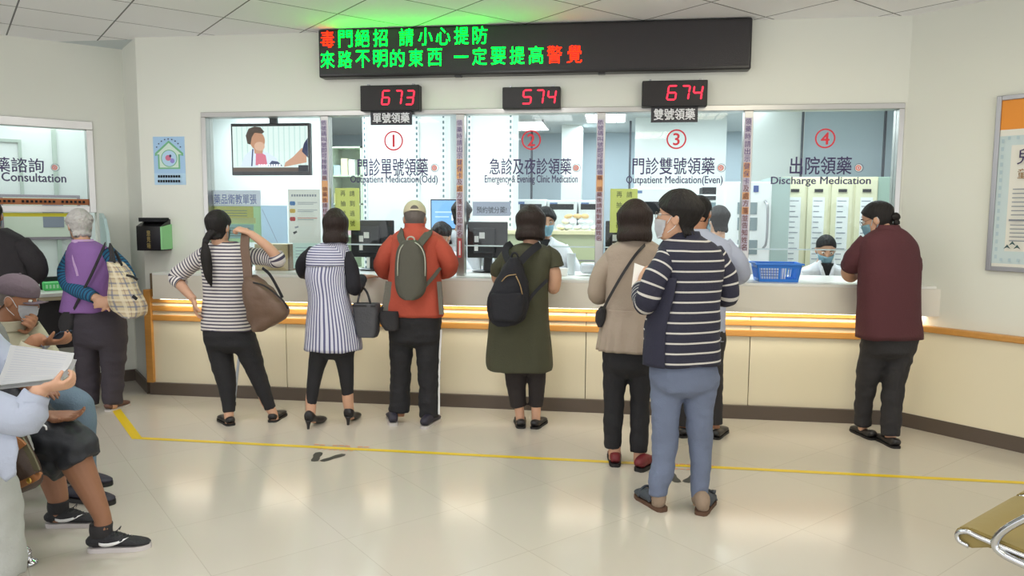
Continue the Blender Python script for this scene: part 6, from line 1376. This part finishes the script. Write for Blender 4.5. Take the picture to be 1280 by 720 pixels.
bm = B(); rowbag(bm, [(326, 138, 146), (329, 137, 152), (338, 137, 160), (352, 137, 168), (368, 137, 176), (380, 138, 182.5), (388, 142, 183), (394, 152, 180), (397, 161, 174)], 4.87, .075, amp=.014, seed=6); relp(t, obj('body', bm, M_, smooth=True))
relp(t, strap('shoulder_strap', [P(141, 330, 4.83), P(140, 320, 4.88), P(139, 312, 4.97), P(137, 307.5, 5.06)], .045, .012, BLKC2)); relp(t, strap('shoulder_strap', [P(152, 332, 4.85), P(148, 322, 4.91), P(144, 314, 5.0)], .02, .01, BLKC2))
relp(t, strap('pocket_zip', [P(158, 344, 4.79), P(166, 346, 4.79), P(172, 350, 4.8)], .016, .008, BLKC)); relp(t, strap('buckle', [P(166, 370, 4.785), P(171, 374, 4.785)], .02, .01, BLKC))
t = thing('crossbody_pouch', 'black crossbody pouch at the left hip of the purple vest', 'bag', P(84, 415, Y))
bm = B(); rowbag(bm, [(389, 82, 94), (394, 77, 95), (405, 74, 95), (414, 78, 91)], Y-.1, .045, e=3, amp=.006); relp(t, obj('body', bm, BLKC2, smooth=True))
relp(t, strap('strap', [P(90, 392, Y-.13), P(98, 375, Y-.15), P(112, 348, Y-.155), P(124, 322, Y-.14), P(130, 308, Y-.1), P(131, 304, Y-.03)], .02, .006, BLKC2, nrm=(0, -1, .2)))
# ---- 10 person in navy at the booth, cut by the left edge
Y = 4.86
f = Fig('person', 'person in black sweater at the consultation desk, cut off by the left edge', (-4.42, 4.86, 0), skin=SKIN2)
f.head((-13, 270, Y+.04), .228, 36, 10, neck=(-10, 293, Y), nr=.058)
f.torso([(286, -22, 6, 0, .07), (290, -30, 17, 0, .085), (296, -42, 29, 0, .11), (306, -48, 38, 0, .125), (325, -48, 41, 0, .13), (350, -46, 41, 0, .135), (390, -46, 40, 0, .14), (420, -45, 38, 0, .14)], Y)
la = [(-45, 306, Y), (-56, 330, Y), (-58, 352, Y+.08), (-40, 356, Y+.3)]; ra = [(35, 306, Y), (43, 325, Y), (46.5, 342, Y+.06), (34, 352, Y+.22), (20, 355, Y+.34)]
f.arm(la, (.052, .046, .042, .028), ((.6, 1, 0), (0, 0, -1), -1, .3)); f.arm(ra, (.052, .046, .042, .037, .028), ((-.6, 1, 0), (0, 0, -1), 1, .3))
ll = [(-20, 425, Y), (-22, 470, Y), (-23, 525, Y)]; rl = [(18, 425, Y), (18, 470, Y), (18, 525, Y)]; f.leg(ll, (.085, .062, .042)); f.leg(rl, (.085, .062, .042)); f.finish_body()
BKN = cloth('cloth_black_knit', rgb(36, 32, 36)); f.shirt(BKN, 'sweater', amp=.01); f.sleeve(la, (.07, .066, .06, .045), BKN); f.sleeve(ra[:4], (.074, .07, .066, .05), BKN)
f.trousers([(408, -44, 40, 0, .14), (424, -44, 40, 0, .145), (438, -42, 38, 0, .13)], [[(-21, 430, Y, .1), (-22, 470, Y, .08), (-23, 518, Y, .065)], [(17, 430, Y, .1), (18, 470, Y, .08), (18, 518, Y, .065)]], DKT, Y)
for u in (-23, 18): shoe(f.root, (P(u, 525, Y).x, Y-.08), 8 if u < 0 else -10, .26, 'loafer', SHB, SOLEB)
hair(f.root, f.M, 'tight', HAIRB, 15, grow=1.04); face_parts(f.root, f.M, brow=HAIRB); face_mask(f.root, f.M, MASKB)

# ---- the three seated men (facing right, +x): widths along the row of seats are their shoulders
def seated_torso(f, rows, skin=.86):
    """rows: (x, y, z, half depth, half shoulder width)"""
    f.ax = Vector((1, 0, 0)); f.trows = rows; loft(f.bm, [(x, y, z, a*skin, b_*skin) for x, y, z, a, b_ in rows], n=24, per=4, ax=f.ax, flat=True, e=2.4)
# 11 man in cap
Y = 3.52
f = Fig('person', 'person in beige jacket and grey purple cap seated, holding a phone', (-2.75, Y, .43), skin=SKIN2, voxel=.005)
hc = P(21, 374, Y); f.head(Vector(hc), .228, -72, 14, neck=Vector((hc.x-.05, Y, hc.z-.15)), nr=.056)
sx = hc.x-.06; sz = hc.z-.2
seated_torso(f, [(sx+.02, Y, sz+.05, .065, .075), (sx+.01, Y, sz+.025, .085, .11), (sx, Y, sz-.01, .105, .17), (sx-.01, Y, sz-.07, .125, .205), (sx-.03, Y, sz-.2, .135, .205), (sx-.05, Y, sz-.35, .14, .2), (sx-.06, Y, .46, .15, .2), (sx-.05, Y, .43, .14, .19)])
ra = [Vector((sx, Y-.19, sz-.05)), Vector((sx+.05, Y-.23, sz-.2)), Vector((sx+.11, Y-.22, sz-.31)), P(40, 430, Y-.14), P(56, 428, Y-.1)]; la = [Vector((sx, Y+.19, sz-.05)), Vector((sx+.06, Y+.22, sz-.18)), Vector((sx+.14, Y+.18, sz-.24)), P(38, 408, Y+.05)]
f.arm(ra, (.052, .046, .042, .036, .028), ((1, .1, .05), (.1, .3, .9), 1, .75)); f.arm(la, (.052, .046, .042, .028), ((.6, -.5, .25), (-.3, -.6, .5), 1, .8))
kz = P(106, 500, Y).z
for s, dy in ((-1, -.1), (1, .14)):
    k = P(99 if s < 0 else 95, 503, Y+dy); an = P(107, 590, Y+dy); f.leg([Vector((sx-.04, Y+dy*.8, .5)), Vector((k.x-.2, Y+dy, .53)), k, an, Vector((an.x, an.y, .06))], (.07, .065, .05, .04, .036))
f.finish_body()
BGJ = cloth('cloth_khaki_pale', rgb(190, 184, 160), bump=.35, bs=40); f.shirt(BGJ, 'jacket', amp=.012, fx=8); f.sleeve(ra[:4], (.072, .068, .064, .05), BGJ, amp=.009); f.sleeve(la, (.07, .066, .062, .046), BGJ, amp=.009)
bm = B(); loft(bm, [(sx+.01, Y, sz+.035, .095, .11), (sx+.02, Y, sz+.065, .08, .09), (sx+.03, Y, sz+.09, .072, .08)], n=26, ax=(1, 0, 0), flat=True, hem1=True); rel(f.root, obj('collar', bm, BGJ, smooth=True))
JB = mat('denim_blue', rgb(104, 124, 140), .85, bump=.3, bscale=120, var=.1, vscale=8)
bm = B(); loft(bm, [(sx-.04, Y, .42, .16, .19), (sx-.03, Y, .5, .17, .19), (sx-.05, Y, .6, .13, .17)], n=24, ax=(1, 0, 0), flat=True)
for s, dy in ((-1, -.1), (1, .14)):
    k = P(99 if s < 0 else 95, 503, Y+dy); an = P(107, 590, Y+dy)
    loft(bm, [(sx-.04, Y+dy*.8, .5, .1, .1), (k.x-.22, Y+dy, .53, .095, .095), (k.x-.05, Y+dy, k.z+.01, .078, .078), (k.x+.005, k.y, k.z-.05, .07, .07), (an.x-.01, an.y, .3, .064, .064), (an.x-.02, an.y, .11, .062, .062)], n=22, per=5, hem1=True)
rel(f.root, obj('jeans', remesh(bm, .009, 3, .008, 8, 10, 5), JB, smooth=True))
for s, dy in ((-1, -.1), (1, .14)):
    an = P(107, 590, Y+dy); shoe(f.root, (an.x-.1, an.y), -95, .27, 'sneaker', SNK, SOLEB)
hair(f.root, f.M, 'tight', HAIRG, 21); face_parts(f.root, f.M, brow=HAIRG); face_mask(f.root, f.M, MASKW)
cap(f.root, f.M, cloth('cloth_cap_mauve', rgb(104, 90, 98), var=.15), zb=.03, grow=1.06)
bm = B(); q = P(55, 428, Y-.1); tube(bm, [tuple(q+Vector((-.012, 0, 0))), tuple(q+Vector((.012, 0, 0)))], .034, 14); rel(f.root, obj('bracelet', bm, mat('bracelet_silver', rgb(180, 180, 200), .3, .8), smooth=True))
t = thing('mobile_phone', 'blue mobile phone in the hand of the seated man in the cap', 'phone', P(76, 419, Y-.09))
M = Matrix.Translation(P(76, 419.5, Y-.08)) @ Matrix.Rotation(R(-20), 4, 'Z') @ Matrix.Rotation(R(-25), 4, 'Y'); bm = B(); box(bm, -.055, -.034, -.005, .055, .034, .005, M, bev=.003); relp(t, obj('case', bm, DKGREY)); bm = B(); box(bm, -.05, -.03, .0045, .05, .03, .0058, M); relp(t, obj('screen', bm, emis('phone_screen', '#6fb0e6', 1.0)))
# 12 man in black shorts
Y = 3.0
f = Fig('person', 'person seated in black shorts and black sneakers with one palm turned up', (-2.85, Y, .43), skin=mat('skin_brown', rgb(146, 102, 76), .55, var=.06, vscale=30), voxel=.0045)
X0 = -3.07; f.head(Vector((X0+.03, Y, 1.3)), .23, -82, 8, neck=Vector((X0, Y, 1.15)), nr=.056)
seated_torso(f, [(X0, Y, 1.15, .065, .08), (X0, Y, 1.125, .085, .12), (X0-.01, Y, 1.09, .105, .17), (X0-.01, Y, 1.02, .125, .205), (X0-.01, Y, .85, .135, .2), (X0, Y, .65, .15, .195), (X0+.01, Y, .47, .16, .2), (X0+.01, Y, .43, .15, .19)])
w_ = P(62, 519, Y-.12); ra = [Vector((X0, Y-.19, 1.06)), Vector((X0+.06, Y-.24, .88)), Vector((X0+.1, Y-.25, .74)), P(30, 527, Y-.18), w_]; la = [Vector((X0, Y+.19, 1.06)), Vector((X0+.06, Y+.22, .9)), Vector((X0+.12, Y+.2, .76)), Vector((X0+.35, Y+.12, .66))]
f.arm(ra, (.05, .045, .042, .036, .027), ((1, .05, .0), (0, -.25, 1), 1, .28, dict(s=1.04))); f.arm(la, (.05, .045, .042, .027), ((1, -.2, 0), (0, 0, -1), -1, .3))
kn = P(86, 548, 2.88); an = P(128, 647, 2.91); kf = P(66, 562, 3.14); af = P(74, 640, 3.12)
f.leg([Vector((X0+.05, Y-.1, .52)), Vector((kn.x-.25, Y-.11, .545)), kn+Vector((-.02, 0, .0)), kn.lerp(an, .35)+Vector((-.015, 0, .01)), kn.lerp(an, .75), an, an+Vector((0, 0, -.05))], (.09, .085, .07, .064, .046, .036, .038), bare=True)
f.leg([Vector((X0+.05, Y+.1, .52)), Vector((kf.x-.2, Y+.12, .545)), kf, kf.lerp(af, .35)+Vector((-.02, 0, 0)), kf.lerp(af, .75), af, af+Vector((0, 0, -.04))], (.09, .085, .068, .06, .046, .036, .036), bare=True); f.finish_body()
GT = cloth('cloth_grey_tee', rgb(120, 120, 116)); f.shirt(GT, 't_shirt', amp=.01); f.sleeve(ra[:2]+[Vector((X0+.08, Y-.245, .82))], (.068, .064, .062), GT); f.sleeve(la[:2]+[Vector((X0+.09, Y+.21, .83))], (.068, .064, .062), GT)
SHT = mat('shorts_black', rgb(34, 36, 42), .6, bump=.3, bscale=30, var=.1, vscale=8)
bm = B(); loft(bm, [(X0+.03, Y, .43, .17, .2), (X0+.03, Y, .52, .18, .2), (X0+.01, Y, .66, .15, .18)], n=24, ax=(1, 0, 0), flat=True)
loft(bm, [(X0+.05, Y-.1, .53, .11, .11), (X0+.3, Y-.11, .545, .105, .108), (kn.x-.1, Y-.115, kn.z+.005, .1, .098), (kn.x+.01, Y-.115, kn.z-.03, .092, .09), (kn.x+.045, Y-.115, kn.z-.10, .088, .088)], n=24, per=5)
loft(bm, [(X0+.05, Y-.08, .5, .08, .1), (kn.x-.2, Y-.1, .46, .08, .1), (kn.x-.03, Y-.1, kn.z-.13, .075, .09)], n=20, per=5)
loft(bm, [(X0+.05, Y+.1, .53, .11, .11), (X0+.3, Y+.12, .545, .105, .108), (kf.x-.02, Y+.13, kf.z+.01, .098, .098), (kf.x+.02, Y+.13, kf.z-.06, .09, .09)], n=24, per=5)
rel(f.root, obj('shorts', remesh(bm, .008, 3, .016, 11, 11, 8), SHT, smooth=True))
bm = B(); tube(bm, [P(47, 533, 2.78), P(52, 531, 2.775), P(57, 533, 2.775), P(58, 537, 2.78)], .004, 6); rel(f.root, obj('drawstring', bm, PAPER, smooth=True))
def swoosh(root, u, M, side):
    # white curved side mark, laid on the flank of the shoe
    Q = [(.052, .040, .052), (.062, .031, .0495), (.076, .027, .047), (.095, .028, .0475), (.115, .034, .051), (.135, .043, .055), (.155, .0525, .059), (.175, .061, .0622)]
    T = np.array([(.0, .05, .022), (.015, .075, .032), (.07, .085, .036), (.115, .078, .038), (.15, .06, .041), (.2, .046, .044)]); sh = .022
    def X(y, z):
        h = np.interp(y, T[:, 0], T[:, 1]); w = np.interp(y, T[:, 0], T[:, 2])*1.04; hz = (h-sh)/2+.004; d = min(abs(z-(sh+(h-sh)/2))/hz, .97); return w*(1-d**2.3)**(1/2.3)+.0012
    bm = B(); V = [[bm.verts.new((side*X(y, z), y, z)) for z in (a, a+(b_-a)*.33, a+(b_-a)*.67, b_)] for y, a, b_ in Q]
    for i in range(len(V)-1):
        for k in range(3): bm.faces.new((V[i][k], V[i+1][k], V[i+1][k+1], V[i][k+1]))
    bmesh.ops.recalc_face_normals(bm, faces=bm.faces); bmesh.ops.solidify(bm, geom=bm.faces[:], thickness=.002)
    xf(bm.verts, M); o = rel(root, obj('side_mark', bm, PAPER, smooth=True), u); o.matrix_parent_inverse = Matrix.Identity(4); o['label'] = 'white curved side mark'
BLKM = mat('shoe_mesh_black', rgb(34, 34, 38), .7, bump=.4, bscale=150); WS = mat('sole_white', rgb(206, 200, 200), .5)
for (hx, hy), hd, side in (((an.x-.056, 2.893), -72, 1), ((af.x-.05, 3.105), -76, 1)):
    M = Matrix.Translation((hx, hy, 0)) @ Matrix.Rotation(R(hd), 4, 'Z') @ Matrix.Scale(.95, 4)
    u = shoe(f.root, None, 0, .265, 'sneaker', BLKM, WS, M0=M); swoosh(f.root, u, M, side); swoosh(f.root, u, M, -side)
    bm = B(); vs = []
    for k in range(5): vs += tube(bm, [(-.022, .115+k*.016, .078-k*.006), (0, .118+k*.016, .09-k*.0085), (.022, .115+k*.016, .078-k*.006)], .003, 6)
    vs += tube(bm, [(0, .12, .088), (.03, .125, .1), (.038, .11, .082)], .0022, 6) + tube(bm, [(0, .12, .088), (-.028, .13, .1), (-.036, .12, .08)], .0022, 6)
    xf(vs, M); o = rel(f.root, obj('laces', bm, SHB, smooth=True), u); o.matrix_parent_inverse = Matrix.Identity(4)
    bm = B(); vs = loft(bm, [(0, .055, .13, .042, .05), (0, .052, .1, .042, .05), (0, .055, .07, .036, .05)], n=18, ax=(1, 0, 0), flat=True); xf(vs, M); rel(f.root, obj('sock', bm, BLKC2, smooth=True))
hair(f.root, f.M, 'tight', HAIRB, 23, grow=1.04); face_parts(f.root, f.M, brow=HAIRB); face_mask(f.root, f.M, MASKB)
# 13 man in the light shirt, nearest
Y = 2.55
f = Fig('person', 'person in pale blue shirt and light grey trousers seated nearest, reading papers', (-2.85, Y, .43), voxel=.0045)
X0 = -2.69; f.head(Vector((X0+.06, Y, 1.28)), .23, -78, 22, neck=Vector((X0, Y, 1.13)), nr=.056)
seated_torso(f, [(X0, Y, 1.13, .065, .08), (X0, Y, 1.105, .085, .12), (X0-.01, Y, 1.07, .105, .17), (X0-.01, Y, 1.0, .13, .21), (X0-.01, Y, .85, .145, .205), (X0, Y, .68, .155, .2), (X0+.02, Y, .5, .165, .205), (X0+.03, Y, .43, .16, .2)])
wr = P(50, 487, Y-.16); el = P(18, 521, Y-.22); ra = [Vector((X0, Y-.19, 1.04)), Vector((X0+.1, Y-.23, .93)), el, P(36, 508, Y-.19), wr]; la = [Vector((X0, Y+.19, 1.04)), Vector((X0+.12, Y+.22, .9)), Vector((X0+.25, Y+.16, .84)), P(30, 452, Y+.18)]
f.arm(ra, (.05, .046, .044, .038, .028), ((.75, .35, .12), (.1, .5, .75), 1, .9, dict(s=.92, thumb=.35))); f.arm(la, (.05, .045, .042, .028), ((1, -.1, .0), (0, 0, 1), 1, .7))
kn = Vector((P(23, 600, Y-.1).x-.06, Y-.1, .5))
for s in (-1, 1):
    kk = kn + Vector((0 if s < 0 else -.36, .0 if s < 0 else .2, .02)); f.leg([Vector((X0+.05, Y+.1*s, .51)), Vector((X0+.28, Y+.11*s, .53)), kk+Vector((-.06, 0, -.05)), Vector((kk.x-.02, kk.y, .28)), Vector((kk.x-.04, kk.y, .08))], (.085, .08, .064, .05, .04))
f.finish_body()
LSH = cloth('cloth_pale_blue', rgb(168, 175, 192), bump=.3, bs=50); f.shirt(LSH, 'shirt', amp=.012); f.sleeve(ra[:4]+[wr.lerp(P(36, 508, Y-.19), .25)], (.078, .074, .068, .054, .046), LSH, amp=.01); f.sleeve(la, (.072, .068, .062, .046), LSH, amp=.01)
bm = B(); q = [P(-30, 520, Y-.21), P(-12, 548, Y-.24), P(4, 580, Y-.25), P(14, 596, Y-.24)]
loft(bm, [tuple(q[0])+(.12, .02), tuple(q[1])+(.11, .02), tuple(q[2])+(.07, .018), tuple(q[3])+(.02, .01)], n=20, ax=(1, 0, 0)); wrinkle(bm, bm.verts, .014, 14, 14, 3); rel(f.root, obj('shirt_tail', bm, LSH, smooth=True))
LGT = cloth('cloth_pale_grey', rgb(170, 172, 168)); bm = B(); loft(bm, [(X0+.03, Y, .43, .18, .21), (X0+.03, Y, .52, .18, .21), (X0+.01, Y, .62, .15, .19)], n=24, ax=(1, 0, 0), flat=True)
for s in (-1, 1):
    kk = kn + Vector((0 if s < 0 else -.36, .0 if s < 0 else .2, .02)); loft(bm, [(X0+.05, Y+.1*s, .52, .1, .1), (X0+.28, Y+.11*s, .535, .1, .1), (kk.x-.07, kk.y, kk.z-.03, .085, .085), (kk.x-.03, kk.y, kk.z-.12, .08, .08), (kk.x-.025, kk.y, .3, .076, .076), (kk.x-.03, kk.y, .1, .078, .078)], n=22, per=5, hem1=True)
    shoe(f.root, (kk.x-.12, kk.y), -88, .27, 'loafer', SHB, SOLEB)
rel(f.root, obj('trousers', remesh(bm, .009, 3, .01, 8, 8, 12), LGT, smooth=True))
hair(f.root, f.M, 'tight', HAIRB, 25, grow=1.03); face_parts(f.root, f.M, brow=HAIRB); face_mask(f.root, f.M, MASKB)
def sheetmesh(name, corners, label, lines=True):
    bm = B(); n = 64; V = []
    a, b_, c, d = [Vector(x) for x in corners]
    nn = (b_-a).cross(d-a).normalized()
    for i in range(n+1):
        V.append([])
        for j in range(n+1):
            s, t_ = i/n, j/n; p = a.lerp(b_, s).lerp(d.lerp(c, s), t_); V[-1].append(bm.verts.new(p + nn*.012*math.sin(math.pi*t_)*(.5+s)))
    for i in range(n):
        for j in range(n):
            f_ = bm.faces.new((V[i][j], V[i+1][j], V[i+1][j+1], V[i][j+1]))
            if j % 4 == 1 and 5 < i < (58 if (j//4) % 4 else 34): f_.material_index = 1
    bmesh.ops.solidify(bm, geom=bm.faces[:], thickness=.0008)
    return tag(obj(name, bm, [PAPER, mat('print_faint', rgb(224, 226, 232), .7)], smooth=True), label, 'paper', 'papers held by the nearest seated man')
sheetmesh('paper_sheet', (P(13, 431, Y+.12), P(93, 441.5, Y-.02), P(66, 474, Y-.17), P(-6, 482, Y-.1)), 'upper white sheet held by the nearest seated man')
sheetmesh('paper_sheet', (P(18, 440, Y+.13), P(96, 449.5, Y+.0), P(70, 479, Y-.16), P(-2, 487, Y-.09)), 'lower white sheet poking out below the upper one')
t = thing('handbag', 'brown leather handbag with tan flap hanging beside the nearest seated man', 'bag', P(25, 612, 2.62))
LB, LT = mat('bag_darkbrown', rgb(74, 58, 50), .5, bump=.4, bscale=30, var=.2, vscale=8), mat('bag_tan', rgb(160, 104, 62), .5, bump=.3, bscale=30)
bm = B(); rowbag(bm, [(542, 2, 24), (548, -4, 30), (565, 0, 38), (585, 6, 46), (600, 10, 49), (610, 14, 40)], 2.68, .05, e=2.6, amp=.012, seed=3); relp(t, obj('body', bm, LB, smooth=True))
relp(t, strap('flap', [P(-4, 545, 2.62), P(8, 548, 2.615), P(22, 556, 2.615), P(27, 560, 2.62)], .055, .01, LT)); relp(t, strap('trim', [P(12, 612, 2.63), P(30, 604, 2.62), P(44, 597, 2.62), P(49, 592, 2.64)], .028, .012, LT)); relp(t, strap('shoulder_strap', [P(16, 535, 2.66), P(26, 548, 2.64), P(38, 568, 2.63), P(47, 588, 2.64)], .024, .008, mat('strap_olive', rgb(110, 104, 82), .6)))
bm = B(); ball(bm, tuple(P(36, 601, 2.6)), .012, .006, .012); relp(t, obj('gold_clasp', bm, mat('brass', rgb(196, 160, 80), .3, .9), smooth=True))

# ---- pharmacy staff behind the glass
def staff(label, hpx, Y, size, yaw, pitch, shoulders, hstyle='tight', maskm=MASKB, hm=HAIRB, seed=0, base_z=0, lean=.05, mouth=True):
    f = Fig('person', label, (P(hpx[0], 268, Y).x, Y+.05, base_z), voxel=.007); hc = P(hpx[0], hpx[1], Y)
    fy = math.cos(R(yaw)); nk = Vector((hc.x, Y+.04*(1 if fy < 0 else -1), hc.z-(.115 if pitch > 15 else .15))); f.head(hc, size, yaw, pitch, neck=nk, nr=.05)
    a = shoulders/2; z = nk.z; f.ax = Vector((1, 0, 0)); X, y0 = nk.x, nk.y+.02
    f.trows = [(X, y0, z+.01, .065, .06), (X, y0, z-.015, .1, .08), (X, y0, z-.05, a*.85, .1), (X, y0+.01, z-.1, a, .115), (X, y0+.02, z-.3, a*.95, .125), (X, y0+.03, z-.5, a*.95, .13), (X, y0+.03, z-.62, a, .14)]
    loft(f.bm, [(x, y, zz, rx*.86, ry*.86) for x, y, zz, rx, ry in f.trows], n=24, per=4, ax=f.ax, flat=True, e=2.4); arms = []
    for s in (-1, 1):
        p = [Vector((X+s*a*.86, y0, z-.08)), Vector((X+s*(a+.05), y0+.02*fy, z-.24)), Vector((X+s*(a+.04), y0+.1*fy, z-.38)), Vector((X+s*.14, y0+.3*fy, z-.38))]
        f.arm(p, (.048, .042, .04, .027), ((-s*.4, fy, 0), (0, 0, -1), s*(1 if fy > 0 else -1), .4)); arms.append(p)
    for s in (-1, 1): f.leg([Vector((X+s*.09, y0+.02, z-.55)), Vector((X+s*.1, y0+.02, (z-.6)*.5)), Vector((X+s*.1, y0+.02, .1)), Vector((X+s*.1, y0-.06, .04))], (.08, .06, .04, .036)) if base_z == 0 else None
    f.finish_body(); f.shirt(WHCOAT, 'white_coat', amp=.008)
    for p in arms: f.sleeve(p, (.064, .058, .054, .042), WHCOAT)
    hair(f.root, f.M, hstyle, hm, seed, grow=1.03); face_parts(f.root, f.M, brow=HAIRB)
    if maskm: face_mask(f.root, f.M, maskm)
    if fy < 0:
        bm = B(); V = [(X-.05, z+.005), (X+.05, z+.005), (X, z-.16)]; prism(bm, V, y0-.14, y0-.1, 'xz'); rel(f.root, obj('dark_undershirt', bm, BLKC))
        bm = B(); 
        for s in (-1, 1): tube(bm, [(X+s*.055, y0-.1, z+.02), (X+s*.045, y0-.14, z-.05), (X+s*.005, y0-.155, z-.17)], .016, 8)
        rel(f.root, obj('lapels', bm, WHCOAT, smooth=True))
    return f
staff('person in white coat and blue mask seated behind the glass of window four, head bowed', (1032, 312), 6.55, .225, 176, 26, .40, seed=31, base_z=0)
staff('person with dark hair and mask behind window one, right of the orange jacket', (552, 296), 6.5, .22, 158, 22, .38, hstyle='short', maskm=MASKW, seed=33)
staff('person in white coat standing behind window two, half hidden by the bobbed hair', (682, 278), 6.5, .225, 196, 8, .40, hstyle='short', seed=35)
staff('person seen from behind at the mullion of windows one and two, facing the blue screen', (577, 268), 6.7, .225, 4, 4, .38, hstyle='short', seed=37)
staff('person with dark hair behind window three, right of the grey shirted man', (898, 277), 6.6, .225, 20, 6, .38, hstyle='short', seed=39)
